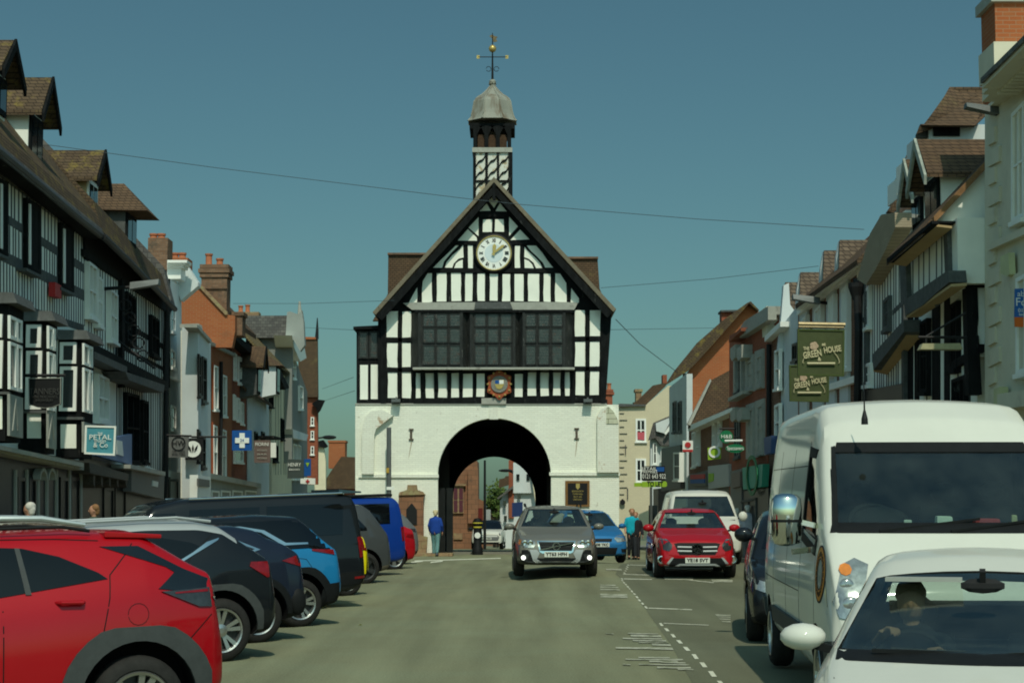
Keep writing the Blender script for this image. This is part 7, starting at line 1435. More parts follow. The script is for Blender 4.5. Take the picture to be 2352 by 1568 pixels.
# grey-bronze estate in the middle
a = 2.42
S = dict(L=4.84, W=1.87, paint=P_BRONZE, R=.35, wheels=(-a + 1.1, a - .95), cab=(-a + .45, a - 1.35), hollow=True, wr=.70, wb=.93, arch=.40, plan=.16, pf=3, clad=GPLAST, nclad=3, mirror=(a - 1.55, 1.06), mirsz=(.08, .12, .075), tw=.235,
    top=[(-a, .75), (-a + .05, 1.05), (-a + .2, 1.15), (-a + .75, 1.50), (-a + 1.2, 1.54), (-a + 2.6, 1.535), (-a + 2.9, 1.49), (a - 1.38, 1.06), (a - 1.2, 1.02), (a - .5, .90), (a - .12, .80), (a - .03, .70), (a, .55)],
    belt=[(-a, .72), (-a + .1, 1.02), (-a + 1, 1.06), (a - 1.4, .99), (a - 1.2, .96), (a - .5, .84), (a - .12, .74), (a, .50)], bot=[(-a, .42), (-a + .3, .26), (a - .4, .26), (a, .30)])
ws = front_glass(S, .74, 1.08, .57, 1.465)
S['glass'] = dict(cuts=[('F', ws), ('B', front_glass(S, .6, 1.15, .5, 1.43)), ('L', [(-a + .9, 1.10), (a - 1.75, 1.05), (-a + 2.75, 1.42), (-a + 1.1, 1.44)]), ('R', [(-a + .9, 1.10), (a - 1.75, 1.05), (-a + 2.75, 1.42), (-a + 1.1, 1.44)])],
    panes=[('F', front_glass(S, .76, 1.07, .59, 1.475), GLAZE), ('L', [(-a + .88, 1.09), (a - 1.7, 1.04), (-a + 2.75, 1.43), (-a + 1.1, 1.45)], GLAZED), ('R', [(-a + .88, 1.09), (a - 1.7, 1.04), (-a + 2.75, 1.43), (-a + 1.1, 1.45)], GLAZED)])
S['panels'] = [('lower_bumper', 'F', [(-.88, .58), (-.62, .60), (-.45, .42), (.45, .42), (.62, .60), (.88, .58), (.88, .24), (-.88, .24)], PLAST, .008), ('grille_surround', 'F', [(-.42, .79), (.42, .79), (.36, .55), (.30, .52), (-.30, .52), (-.36, .55)], CHROME, .010), ('grille', 'F', [(-.385, .765), (.385, .765), (.33, .575), (-.33, .575)], PLAST, .016),
    ('headlight', 'FF', [(.46, .79), (.78, .84), (.86, .82), (.80, .66), (.50, .63), (.45, .70)], LAMPC, .012), ('indicator', 'FF', [(.74, .82), (.85, .82), (.84, .72), (.78, .70)], AMBER, .018), ('bumper_trim', 'FF', [(.36, .52), (.42, .60), (.58, .60), (.50, .36), (.42, .30), (.30, .32), (.42, .40)], P_SILV, .014), ('skid_plate', 'F', [(-.70, .33), (.70, .33), (.60, .27), (-.60, .27)], CHROME, .02),
    ('fog_surround', 'FF', [(.58, .50), (.84, .52), (.84, .36), (.64, .34)], RIMD, .012)]
S['seams'] = []
p = V(1270, 1168, 40.9); zg = g(.9, 39) 
vol, body, bvh, pan = car('estate_car', 'grey bronze estate car with lit fog lamps in front of the arch', 'car', (p.x, 41.0, zg + .01), 270.5, S)
interior(vol, S, dash=(a - 1.55, 1.02)); numplate(vol, bvh, 'F', .50, 'YT63 HFH')
for s in (-1, 1):
    h = bvh.ray_cast(Vector((4, s * .71, .43)), Vector((-1, 0, 0)))[0]; mb = MB(); mb.lathe([(.05, .0), (.05, .05), (.001, .052)], h, 14, 'x'); mb.build('fog_lamp', FOG, vol, local=True)
    for yy in (.56, .68): h = bvh.ray_cast(Vector((4, s * yy, .735)), Vector((-1, 0, 0)))[0]; mb = MB(); mb.lathe([(.062, -.01), (.062, .03), (.05, .035), (.03, .02), (.001, .02)], h, 14, 'x'); mb.build('headlamp_lens', CHROME, vol, local=True, smooth=True)
    mb = MB(); mb.tube([(-a + .8, s * .62, 1.53), (-a + 1.0, s * .63, 1.585), (-a + 2.5, s * .63, 1.58), (-a + 2.75, s * .62, 1.51)], .018, 6); mb.build('roof_rail', PLAST, vol, local=True)
h = bvh.ray_cast(Vector((4, 0, .67)), Vector((-1, 0, 0)))[0]; mb = MB(); mb.lathe([(.085, .0), (.085, .035), (.065, .035), (.065, .02)], h, 20, 'x', cap=False); mb.bar(h + Vector((.03, -.36, -.08)), h + Vector((.03, .36, .08)), .022, .02, (1, 0, 0)); mb.build('grille_badge', CHROME, vol, local=True)
mb = MB(); 
for i in range(5): z = .60 + i * .037; mb.bar((h.x + .012, -.35, z), (h.x + .012, .35, z), .006, .012)
mb.build('grille_mesh', GPLAST, vol, local=True)
# blue hatchback behind it
a = 2.17; S = dict(L=4.34, W=1.84, paint=P_MBLUE, R=.325, wheels=(-a + .82, a - .88), cab=(-a + .4, a - 1.2), hollow=True, wr=.70, wb=.92, arch=.37, plan=.17, pf=3, mirror=(a - 1.42, 1.02), mirsz=(.08, .11, .075),
    top=[(-a, .75), (-a + .05, 1.0), (-a + .2, 1.1), (-a + .55, 1.42), (-a + 1.2, 1.49), (-a + 2.2, 1.49), (-a + 2.6, 1.42), (a - 1.1, 1.02), (a - .4, .88), (a - .1, .76), (a, .55)], belt=[(-a, .72), (-a + .1, .98), (-a + 1, 1.02), (a - 1.2, .95), (a - .4, .82), (a - .1, .70), (a, .50)], bot=[(-a, .38), (-a + .3, .24), (a - .4, .20), (a, .24)])
sg = [(-a + .8, 1.08), (a - 1.5, 1.0), (-a + 2.6, 1.36), (-a + 2.2, 1.41), (-a + 1.0, 1.40)]
S['glass'] = dict(cuts=[('F', front_glass(S, .72, 1.04, .56, 1.41)), ('B', front_glass(S, .58, 1.1, .5, 1.36)), ('L', sg), ('R', sg)], panes=[('F', front_glass(S, .74, 1.03, .58, 1.42), GLAZE), ('LR', sg, GLAZED)])
S['panels'] = [('headlight', 'FF', [(.42, .70), (.50, .78), (.84, .84), (.88, .80), (.80, .64), (.50, .60)], LAMPC, .012), ('lower_grille', 'F', [(-.5, .45), (.5, .45), (.44, .26), (-.44, .26)], PLAST, .012), ('upper_grille', 'F', [(-.36, .70), (.36, .70), (.33, .62), (-.33, .62)], PLAST, .012), ('fog_recess', 'FF', [(.60, .42), (.78, .42), (.76, .32), (.62, .32)], PLAST, .012)]
S['seams'] = [[(.95, .3), (1.0, .95)], [(-.1, .3), (-.12, 1.0)]]; S['handles'] = [(.1, .88)]
fd, body, bvh, pan = car('hatchback', 'mid blue hatchback half hidden behind the grey bronze estate car', 'car', (V(1340, 1168, 52.2).x, 52.2, g(2, 51) + .01), 280, S); interior(fd, S, dash=(a - 1.4, .98)); numplate(fd, bvh, 'F', .53, 'FN08 YKC')
# red SUV in right lane
a = 2.2; S = dict(L=4.42, W=1.80, paint=P_MRED, R=.345, wheels=(-a + .85, a - .88), cab=(-a + .4, a - 1.25), hollow=True, wr=.69, wb=.91, arch=.40, plan=.17, pf=3, clad=PLAST, nclad=2, mirror=(a - 1.5, 1.06), mirsz=(.08, .125, .085), rim='twin', tw=.23,
    top=[(-a, .75), (-a + .05, 1.0), (-a + .2, 1.12), (-a + .6, 1.44), (-a + 1.1, 1.50), (-a + 2.2, 1.50), (-a + 2.6, 1.43), (a - 1.2, 1.06), (a - 1.05, 1.03), (a - .45, .93), (a - .1, .82), (a - .03, .72), (a, .55)], belt=[(-a, .72), (-a + .1, 1.0), (-a + 1, 1.04), (a - 1.2, .98), (a - .45, .87), (a - .1, .76), (a, .50)], bot=[(-a, .40), (-a + .3, .26), (a - .4, .24), (a, .27)])
sg = [(-a + .85, 1.12), (a - 1.6, 1.05), (-a + 2.5, 1.38), (-a + 1.1, 1.41)]
S['glass'] = dict(cuts=[('F', front_glass(S, .72, 1.08, .55, 1.42)), ('B', front_glass(S, .55, 1.15, .46, 1.38)), ('L', sg), ('R', sg)], panes=[('F', front_glass(S, .74, 1.07, .57, 1.43), GLAZE), ('LR', sg, GLAZED)])
S['panels'] = [('grille', 'F', [(-.49, .76), (-.40, .78), (.40, .78), (.49, .76), (.38, .53), (-.38, .53)], PLAST, .01), ('headlight', 'FF', [(.53, .74), (.62, .85), (.84, .88), (.86, .82), (.80, .66), (.60, .60), (.54, .66)], LAMPD, .012), ('headlight_strip', 'FF', [(.58, .80), (.64, .86), (.80, .87), (.78, .85), (.66, .835)], LAMPC, .018), ('lower_grille', 'F', [(-.56, .46), (.56, .46), (.66, .26), (-.66, .26)], PLAST, .01), ('bumper_trim', 'F', [(-.55, .47), (-.70, .30), (-.68, .24), (-.5, .23), (-.36, .30), (.36, .30), (.5, .23), (.68, .24), (.70, .30), (.55, .47), (.5, .47), (.62, .31), (.60, .28), (.52, .27), (.38, .34), (-.38, .34), (-.52, .27), (-.60, .28), (-.62, .31), (-.5, .47)], P_SILV, .018)]
sx = 3.98
mc, body, bvh, pan = car('parked_suv', 'bright red SUV with a twin bar star grille parked facing the camera at right', 'car', (sx, 40.4, g(4, 38.3) + .0), 269, S); interior(mc, S, dash=(a - 1.45, 1.02)); numplate(mc, bvh, 'F', .41, 'YE18 SVT')
for z in (.60, .685):
    for s in (-1, 1):
        mb = MB()
        pts_ = [bvh.ray_cast(Vector((4, s * y, z + .02 * (y - .1))), Vector((-1, 0, 0)))[0] + Vector((.02, 0, 0)) for y in (.12, .25, .42)]; mb.tube(pts_, .022, 6); mb.build('grille_bar', P_SILV, mc, local=True)
h = bvh.ray_cast(Vector((4, 0, .645)), Vector((-1, 0, 0)))[0] + Vector((.03, 0, 0)); mb = MB(); mb.lathe([(.11, -.02), (.11, .02), (.09, .02), (.09, -.02)], h, 24, 'x', cap=False)
for t in (90, 210, 330): mb.bar(h, h + Vector((0, math.cos(R(t)), math.sin(R(t)))) * .10, .022, .02, (1, 0, 0))
mb.build('star_badge', CHROME, mc, local=True)
for s in (-1, 1):
    h = bvh.ray_cast(Vector((4, s * .76, .42)), Vector((-1, 0, 0)))[0]; mb = MB(); mb.lathe([(.085, -.02), (.085, .03), (.065, .035), (.06, .0), (.001, .0)], h, 18, 'x'); mb.build('fog_lamp', CHROME, mc, local=True, smooth=True)
mb = MB(); mb.box((a - 1.5, -.15, 1.045), (a - 1.3, .45, 1.055)); mb.build('dashboard_paper', WSIGN, mc, local=True)
# white people carrier behind the red SUV
a = 2.45; S = dict(L=4.9, W=1.93, paint=P_WHITE, R=.34, wheels=(-a + 1, a - .9), cab=(-a + .2, a - 1.0), hollow=True, wr=.80, wb=.96, arch=.39, plan=.10, roofm=P_WHITE, mirror=(a - 1.3, 1.2), mirsz=(.09, .12, .13),
    top=[(-a, .9), (-a + .08, 1.7), (-a + .2, 1.86), (-a + .7, 1.9), (-a + 2.9, 1.9), (-a + 3.3, 1.82), (a - .85, 1.2), (a - .5, 1.08), (a - .1, .9), (a, .6)], belt=[(-a, .85), (-a + .05, 1.1), (a - .95, 1.1), (a - .5, 1.0), (a - .1, .82), (a, .55)], bot=[(-a, .36), (-a + .3, .26), (a, .30)])
S['glass'] = dict(cuts=[('F', front_glass(S, .82, 1.22, .68, 1.74)), ('B', front_glass(S, .6, 1.2, .55, 1.7))], panes=[('F', front_glass(S, .84, 1.21, .70, 1.75), GLAZE)]); S['panels'] = [('sunroof', 'T', [(.0, -.45), (.5, -.45), (.5, .45), (0, .45)], TINT, .01), ('window', 'LR', [(-.6, 1.2), (1.0, 1.18), (.75, 1.7), (-.6, 1.72)], TINT, .008)]
mv, body, bvh, pan = car('people_carrier', 'white people carrier with roof window directly behind the bright red SUV', 'van', (V(1612, 1168, 47).x, 47.9, g(4, 46) + .0), 269, S); interior(mv, S, dash=(a - 1.2, 1.18))
# small white SUV beyond the arch
a = 2.2; S = dict(L=4.4, W=1.84, paint=P_WHITE, R=.35, wheels=(-a + .85, a - .88), cab=(-a + .4, a - 1.25), wr=.72, wb=.93, arch=.4, plan=.12, clad=PLAST, nclad=3, mirror=(a - 1.5, 1.12), roofm=P_BLACK, mirrorm=P_BLACK,
    top=[(-a, .75), (-a + .2, 1.2), (-a + .5, 1.56), (-a + 1, 1.62), (-a + 2.3, 1.61), (a - 1.9, 1.52), (a - 1.25, 1.12), (a - .3, 1.02), (a - .08, .9), (a, .55)], belt=[(-a, .72), (-a + .2, 1.1), (a - 1.2, 1.06), (a - .3, .95), (a - .08, .85), (a, .5)], bot=[(-a, .4), (-a + .3, .26), (a, .3)])
S['panels'] = [('windscreen', 'F', front_glass(S, .72, 1.12, .60, 1.53), TINT, .006), ('grille', 'F', [(-.62, .80), (.62, .80), (.70, .68), (.62, .50), (-.62, .50), (-.70, .68)], P_LG, .01), ('grille_ring', 'F', [(-.58, .76), (.58, .76), (.62, .72), (-.62, .72)], WSIGN, .02), ('headlight', 'FF', [(.66, .94), (.84, .94), (.86, .80), (.68, .80)], LAMPD, .012), ('lower_grille', 'F', [(-.7, .42), (.7, .42), (.6, .28), (-.6, .28)], PLAST, .014)]
mn, body, bvh, pan = car('small_suv', 'white small SUV with black roof coming through beyond the hall arch', 'car', (V(1122, 1168, 101).x, 102, g(-1.2, 101)), 268, S); numplate(mn, bvh, 'F', .62, 'LX24 KMO')
bo = empty('bollard', (V(1097, 1275, 67).x, 66.9, g(-1.2, 67)), 0, 'black bollard with yellow bands standing in the mouth of the arch', 'bollard'); A = bo.location
mb = MB().lathe([(.20, 0), (.20, .25), (.155, .3), (.15, 1.1), (.19, 1.14), (.19, 1.22), (.12, 1.34), (.02, 1.36)], A, 16); mb.build('post', PLAST, bo, smooth=True); mb = MB().lathe([(.158, 1.0), (.158, 1.05)], A, 16).lathe([(.193, 1.16), (.193, 1.2)], A, 16); mb.build('reflective_band', flat('yellow_band', (.5, .42, .05)), bo)
mb = MB().lathe([(.11, -.03), (.11, -.0), (.01, 0)], A + Vector((0, -.17, .72)), 16, 'y'); mb.build('sign_disc', WSIGN, bo)
# black car beyond the white van
a = 2.25; S = prof_suv(4.5, 1.70, 1.86, P_BLACK, rim='twin', R=.36); S['mirror'] = (a - 1.5, 1.34); S['mirsz'] = (.10, .13, .10); S['panels'] = [('headlight', 'FF', [(.5, .74), (.84, .84), (.86, .72), (.55, .62)], LAMPC, .012), ('windscreen', 'F', front_glass(S, .7, 1.18, .58, 1.55), TINT, .006), ('window', 'LR', [(-.6, 1.2), (.6, 1.18), (.2, 1.5), (-.6, 1.52)], TINT, .006), ('chrome_grille', 'F', [(-.4, .76), (.4, .76), (.35, .5), (-.35, .5)], CHROME, .012)]
park_x = V(1686, 1168, 22.0).x + .91
car('parked_car', 'glossy black car squeezed between the white van and the red SUV', 'car', (park_x + .47, 24.6, 0), 263, S)

# ------------------------------------------------ big white van
a = 3.1
S = dict(L=6.2, W=2.07, paint=P_WHITE, R=.35, wheels=(-a + 1.0, a - .87), cab=(a - 2.35, a - .75), hollow=True, wr=.83, wb=.965, arch=.42, plan=.055, pf=6, tw=.225, crown=.03,
    top=[(-a, 1.2), (-a + .03, 2.4), (-a + .10, 2.66), (-a + .25, 2.72), (a - 2.3, 2.72), (a - 1.9, 2.68), (a - 1.58, 2.52), (a - 1.42, 2.36), (a - .62, 1.60), (a - .50, 1.52), (a - .28, 1.32), (a - .10, 1.04), (a - .02, .75), (a, .55)],
    belt=[(-a, 1.15), (-a + .05, 1.45), (a - 1.1, 1.45), (a - .55, 1.42), (a - .28, 1.22), (a - .10, .95), (a, .50)], bot=[(-a, .45), (-a + .4, .40), (a - .4, .30), (a, .32)])
ws = [(-.90, 1.62), (.90, 1.62), (.80, 2.28), (-.80, 2.28)]
dg = [(a - 1.98, 1.55), (a - 1.05, 1.47), (a - .98, 1.58), (a - 1.62, 2.18), (a - 1.98, 2.20)]
S['glass'] = dict(cuts=[('F', ws), ('L', dg), ('R', dg)], panes=[('F', [(-.92, 1.60), (.92, 1.60), (.82, 2.30), (-.82, 2.30)], GLAZE), ('LR', dg, GLAZED)])
ring = lambda o, i: o + [o[0]] + [i[0]] + list(reversed(i[1:])) + [i[0]]
S['panels'] = [('windscreen_border', 'F', [(-.93, 1.545), (.93, 1.545), (.90, 1.63), (-.90, 1.63)], PLAST, .006), ('windscreen_header', 'F', [(-.80, 2.23), (.80, 2.23), (.77, 2.32), (-.77, 2.32)], PLAST, .006), ('pillar_border', 'FF', [(.86, 1.58), (.91, 1.58), (.82, 2.28), (.785, 2.29)], PLAST, .007),
    ('headlight', 'FF', [(.68, 1.30), (.78, 1.35), (.88, 1.30), (.97, 1.0), (.93, .88), (.84, .86), (.75, 1.0)], LAMPC, .014),
    ('indicator', 'FF', [(.86 + .05 * math.cos(i * .7854), 1.26 + .05 * math.sin(i * .7854)) for i in range(8)], AMBER, .02),
    ('side_trim', 'LR', [(-a + 1.65, .70), (a - 1.45, .70), (a - 1.45, .54), (-a + 1.65, .54)], GPLAST, .03), ('side_trim', 'LR', [(-a + .05, .72), (-a + .62, .72), (-a + .62, .52), (-a + .05, .5)], GPLAST, .03), ('front_bumper', 'F', [(-1.0, .68), (1.0, .68), (1.0, .34), (-1.0, .34)], GPLAST, .02), ('bumper_side', 'LR', [(a - .42, .66), (a - .02, .70), (a - .02, .34), (a - .38, .34)], GPLAST, .02),
    ('door_frame', 'LR', [(a - 2.06, 1.44), (a - 1.98, 1.44), (a - 1.98, 2.20), (a - 1.60, 2.18), (a - 1.52, 2.26), (a - 2.06, 2.30)], PLAST, .008), ('lower_window_rubber', 'LR', [(a - 2.0, 1.52), (a - 2.0, 1.44), (a - 1.02, 1.34), (a - .94, 1.48), (a - .99, 1.52), (a - 1.06, 1.42)], PLAST, .009),
    ('grille', 'F', [(-.55, 1.02), (.55, 1.02), (.45, .82), (-.45, .82)], PLAST, .012)]
S['seams'] = [[(a - 2.1, .45), (a - 2.1, 1.6), (a - 2.08, 2.35)], [(a - .98, .72), (a - 1.0, 1.35)], [(-a + 1.6, .45), (-a + 1.6, 2.3)], [(-a + 2.9, .45), (-a + 2.9, 2.3)], [(-a + .5, 1.42), (a - 2.15, 1.42)], [(-a + .5, 2.12), (a - 2.15, 2.12)], [(-a + .5, .98), (a - 2.15, .98)], [(a - .55, 1.36), (a - .45, 1.2), (a - .3, .95)]]
S['handles'] = []
van, body, bvh, pan = car('parked_van', 'tall white panel van with chrome mirrors facing the camera at right', 'van', (3.73, 17.3, 0), 267, S, .6); van.scale = (1, 1.045, .99)
MW = mat('van_dash', (.30, .34, .31), .7, .15, 4)
mb = MB(); mb.ext([(a - .62, -.92, 1.56), (a - 1.05, -.92, 1.61), (a - 1.25, -.92, 1.54), (a - 1.25, -.92, 1.0), (a - .5, -.92, 1.0)], (0, 1.84, 0)); mb.build('dashboard', MW, van, local=True)
mb = MB(); mb.ball((a - 1.0, -.48, 1.63), 1, 14, (.12, .24, .13)); mb.build('instrument_hood', INT, van, local=True, smooth=True)
c = Vector((a - 1.32, -.48, 1.62)); mb = MB(); mb.tube([c + Vector((-.13 * math.cos(t), .2 * math.sin(t), .15 * math.cos(t))) for t in [i * math.pi / 10 for i in range(21)]], .018, 6); mb.build('steering_wheel', INT, van, local=True)
for i, y in enumerate((-.5, .2, .62)):
    mb = MB(); mb.box((a - 1.95, y - .22, 1.0), (a - 1.8, y + .22, 1.75)); mb.ball((a - 1.88, y, 1.88), 1, 10, (.06, .13, .1)); mb.build('seat', INT, van, local=True)
mb = MB(); mb.box((a - 2.22, -.85, 1.0), (a - 2.2, .85, 2.5)); mb.build('bulkhead', INT, van, local=True)
def thing_in(name, label, cat, pts_local, dims, m, rt=van):
    M_ = Matrix.LocRotScale(rt.location, rt.rotation_euler, rt.scale); p = M_ @ Vector(pts_local); w_, d_, h = dims; mb = MB(); mb.prism([p + Vector(q) for q in ((-w_, -d_, 0), (w_, -d_, 0), (w_, d_, 0), (-w_, d_, 0))], [p + Vector(q) for q in ((-w_ * .9, -d_ * .8, h), (w_ * .9, -d_ * .8, h * .9), (w_ * .9, d_ * .8, h), (-w_ * .9, d_ * .8, h))]); return tag(mb.build(name, m, bevel=.006), label, cat)
thing_in('paper_box', 'small white carton on the dashboard of the white van', 'box', (a - .92, .02, 1.60), (.07, .05, .08), WSIGN)
thing_in('red_cloth', 'crumpled red cloth lying on the dashboard of the white van', 'cloth', (a - .92, .36, 1.60), (.11, .06, .06), REDS)
thing_in('parking_ticket', 'little white ticket behind the steering wheel of the white van', 'ticket', (a - .84, -.28, 1.60), (.035, .01, .05), WSIGN)
thing_in('paper_note', 'yellowish paper scrap standing at the right of the van dashboard', 'paper', (a - .92, .58, 1.60), (.025, .02, .09), CREAMS)
mb = MB(); mb.tube([V(1986 + x_, 972 - y_ * 1.0, 15.3) for x_, y_ in ((0, 0), (-1, 50), (-2, 95))], [.012, .006, .004], 6)
for z_ in (.0,): mb.lathe([(.03, -.02), (.028, .03), (.01, .1)], V(1986, 969, 15.3), 10)
an = mb.build('roof_antenna', IRON, None); an.parent = van; an.matrix_parent_inverse = Matrix.LocRotScale(van.location, van.rotation_euler, van.scale).inverted()
for s in (-1, 1):
    xm = a - 1.12; y0 = s * .98; m1 = MB(); m1.lathe([(.05, -.235), (.10, -.215), (.122, -.15), (.128, .08), (.118, .17), (.085, .205), (.04, .215)], (xm, y0 + s * .24, 1.655), 24); m1.v = [(xm + (x - xm) * .8, y, z) for x, y, z in m1.v]; mo_ = m1.build('wing_mirror', CHROME, van, smooth=True, local=True); m1 = MB(); m1.lathe([(.130, -.012), (.130, .012)], (xm, y0 + s * .24, 1.635), 24); m1.v = [(xm + (x - xm) * .8, y, z) for x, y, z in m1.v]; m1.build('mirror_split', PLAST, mo_, local=True)
    m1 = MB(); m1.bar((xm, y0 + s * .24, 1.655), (xm, y0 - s * .05, 1.58), .05, .045); m1.bar((xm, y0 + s * .2, 1.37), (xm, y0 - s * .05, 1.40), .05, .05); m1.build('mirror_arm', CHROME, mo_, local=True)
    # lens cluster
    for k, (yy, zz, r_) in enumerate(((.86, 1.13, .06), (.84, .98, .07))):
        h = bvh.ray_cast(Vector((6, s * yy, zz)), Vector((-1, 0, 0)))[0]
        if h: m1 = MB(); m1.ball(h, r_, 14, (.35, 1, 1)); m1.build('headlamp_lens', LAMPC, van, smooth=True, local=True)
    ec = (a - .66, 1.20)
    for nm, r1, r2, mt_, t in (('emblem_ring', .225, .135, mat('orange_emblem', (.55, .20, .02), .5, .25, 40), .006), ('emblem_rim', .24, .225, BSIGN, .007), ('emblem_inner_rim', .135, .125, BSIGN, .008)):
        mb = MB()
        for i in range(28):
            t0, t1 = 2 * math.pi * i / 28, 2 * math.pi * (i + 1) / 28
            P4 = [(ec[0] + r1 * math.cos(t0), ec[1] + r1 * math.sin(t0)), (ec[0] + r1 * math.cos(t1), ec[1] + r1 * math.sin(t1)), (ec[0] + r2 * math.cos(t1), ec[1] + r2 * math.sin(t1)), (ec[0] + r2 * math.cos(t0), ec[1] + r2 * math.sin(t0))]
            mb.add(*conform(bvh, P4, 'L' if s > 0 else 'R', t, .2, .004))
        mb.build(nm, mt_, van, local=True)
    mb = MB(); mb.add(*conform(bvh, [(ec[0] + .125 * math.cos(i * math.pi / 8), ec[1] + .125 * math.sin(i * math.pi / 8)) for i in range(16)], 'L' if s > 0 else 'R', .004, .2, .004)); mb.build('emblem_centre', mat('grey_emblem_centre', (.30, .29, .25), .6, .6, 14), van, local=True)
    mb = MB()
    for i in range(22):
        t0 = 2 * math.pi * i / 22; c0 = (ec[0] + .168 * math.cos(t0), ec[1] + .168 * math.sin(t0)); mb.add(*conform(bvh, [(c0[0] - .009, c0[1] - .02), (c0[0] + .009, c0[1] - .02), (c0[0] + .009, c0[1] + .02), (c0[0] - .009, c0[1] + .02)], 'L' if s > 0 else 'R', .009, .2, .004))
    mb.build('emblem_letters', BSIGN, van, local=True)
for y0, y1, z0 in ((-.55, .25, 1.42), (.0, .75, 1.41)):
    A = bvh.ray_cast(Vector((6, y0, 1.56)), Vector((-1, 0, 0)))[0] + Vector((.02, 0, 0)); B = bvh.ray_cast(Vector((6, y1, 1.66)), Vector((-1, 0, 0)))[0] + Vector((.02, 0, 0)); mb = MB(); mb.bar(A, B, .022, .02); mb.build('wiper', PLAST, van, local=True)

# ------------------------------------------------ white hatchback in the near corner
a = 2.14
S = dict(L=4.28, W=1.80, paint=P_WHITE, R=.33, wheels=(-a + .8, a - .86), cab=(-a + .35, a - 1.12), hollow=True, wr=.66, wb=.90, arch=.37, plan=.15, pf=3.2, mirror=(a - 1.50, 1.0), mirsz=(.11, .125, .072), crown=.025,
    top=[(-a, .75), (-a + .05, 1.0), (-a + .15, 1.1), (-a + .5, 1.38), (-a + 1.1, 1.45), (-a + 1.9, 1.46), (-a + 2.2, 1.425), (a - 1.75, 1.33), (a - 1.08, .99), (a - .95, .955), (a - .4, .84), (a - .1, .70), (a, .50)], belt=[(-a, .72), (-a + .1, .98), (-a + 1, .99), (a - 1.2, .90), (a - .95, .875), (a - .4, .77), (a - .1, .64), (a, .46)], bot=[(-a, .38), (-a + .3, .22), (a - .4, .18), (a, .22)])
ws = [(-.73, .985), (.73, .985), (.53, 1.375), (-.53, 1.375)]; sg = [(-a + .7, 1.06), (a - 1.45, .96), (-a + 2.5, 1.27), (-a + 2.1, 1.36), (-a + .95, 1.35)]
S['glass'] = dict(cuts=[('F', ws), ('B', [(-.6, 1.08), (.6, 1.08), (.5, 1.34), (-.5, 1.34)]), ('L', sg), ('R', sg)], panes=[('F', [(-.745, .975), (.745, .975), (.545, 1.385), (-.545, 1.385)], GLAZE), ('LR', sg, GLAZE)])
S['panels'] = [('scuttle', 'F', [(-.80, .945), (.80, .945), (.76, .99), (-.76, .99)], PLAST, .007), ('headlight', 'FF', [(.45, .62), (.8, .72), (.84, .62), (.5, .52)], LAMPC, .012)]
S['seams'] = [[(a - 1.2, .3), (a - 1.15, .86)]]
hx = 2.52
hat, body, bvh, pan = car('hatchback', 'white hatchback with its driver seen through the windscreen in the bottom right corner', 'car', (2.62, 10.06, 0), 256, S)
interior(hat, S, dash=(a - 1.22, .93)); 
mb = MB(); mb.box((a - 1.72, -.50, 1.315), (a - 1.55, -.10, 1.335)); mb.build('sun_visor', INTG, hat, local=True)
A = bvh.ray_cast(Vector((5, -.1, 1.0)), Vector((-1, 0, 0)))[0]; mb = MB(); mb.bar(A + Vector((.02, -.45, -.01)), A + Vector((.02, .2, -.02)), .02, .02); mb.bar(A + Vector((.03, .15, -.02)), A + Vector((.02, .75, .0)), .02, .02); mb.build('wiper', PLAST, hat, local=True)

# ============================================================ PEOPLE
SKIN = mat('skin', (.42, .22, .14), .6, .08, 20, world=True); HAIRW = mat('white_hair', (.55, .52, .45), .8, .15, 30); HAIRB = mat('blonde_hair', (.52, .44, .26), .8, .15, 30); HAIRD = mat('sandy_hair', (.25, .13, .06), .8, .2, 30)
def caps(mb_, a_, b_, r0, r1, n=10):
    a_ = Vector(a_); b_ = Vector(b_); d = b_ - a_; L = max(d.length, 1e-4); d.normalize(); x_ = d.orthogonal().normalized(); y_ = d.cross(x_); prof = []
    for i in range(4): t = math.pi / 2 * (1 - i / 4); prof.append((r0 * math.cos(t), -r0 * math.sin(t)))
    prof += [(r0, 0), (r1, L)]
    for i in range(1, 5): t = math.pi / 2 * i / 4; prof.append((max(r1 * math.cos(t), .0004), L + r1 * math.sin(t)))
    prof[0] = (.0004, -r0); vs = []
    for r_, h in prof:
        for k in range(n): t = 2 * math.pi * k / n; vs.append(a_ + d * h + (x_ * math.cos(t) + y_ * math.sin(t)) * r_)
    m = len(prof); mb_.add(vs, [[i * n + k, i * n + (k + 1) % n, (i + 1) * n + (k + 1) % n, (i + 1) * n + k] for i in range(m - 1) for k in range(n)] + [list(range(n))[::-1], [(m - 1) * n + k for k in range(n)]])
def organic(name, cl, m, parent, vox=.016, smooth=4, M=None, balls=()):
    mb = MB()
    for c in cl: caps(mb, *c)
    for c, r_, sz in balls: mb.ball(c, r_, 14, sz)
    if M: mb.v = [tuple(M @ Vector(p)) for p in mb.v]
    o = mb.build(name, m, parent); rm = o.modifiers.new('r', 'REMESH'); rm.mode = 'VOXEL'; rm.voxel_size = vox; sm = o.modifiers.new('s', 'SMOOTH'); sm.iterations = smooth; sm.factor = .5
    me = evalmesh(o); o.modifiers.clear(); o.data = me
    for p in me.polygons: p.use_smooth = True
    me.materials.clear(); me.materials.append(m); return o
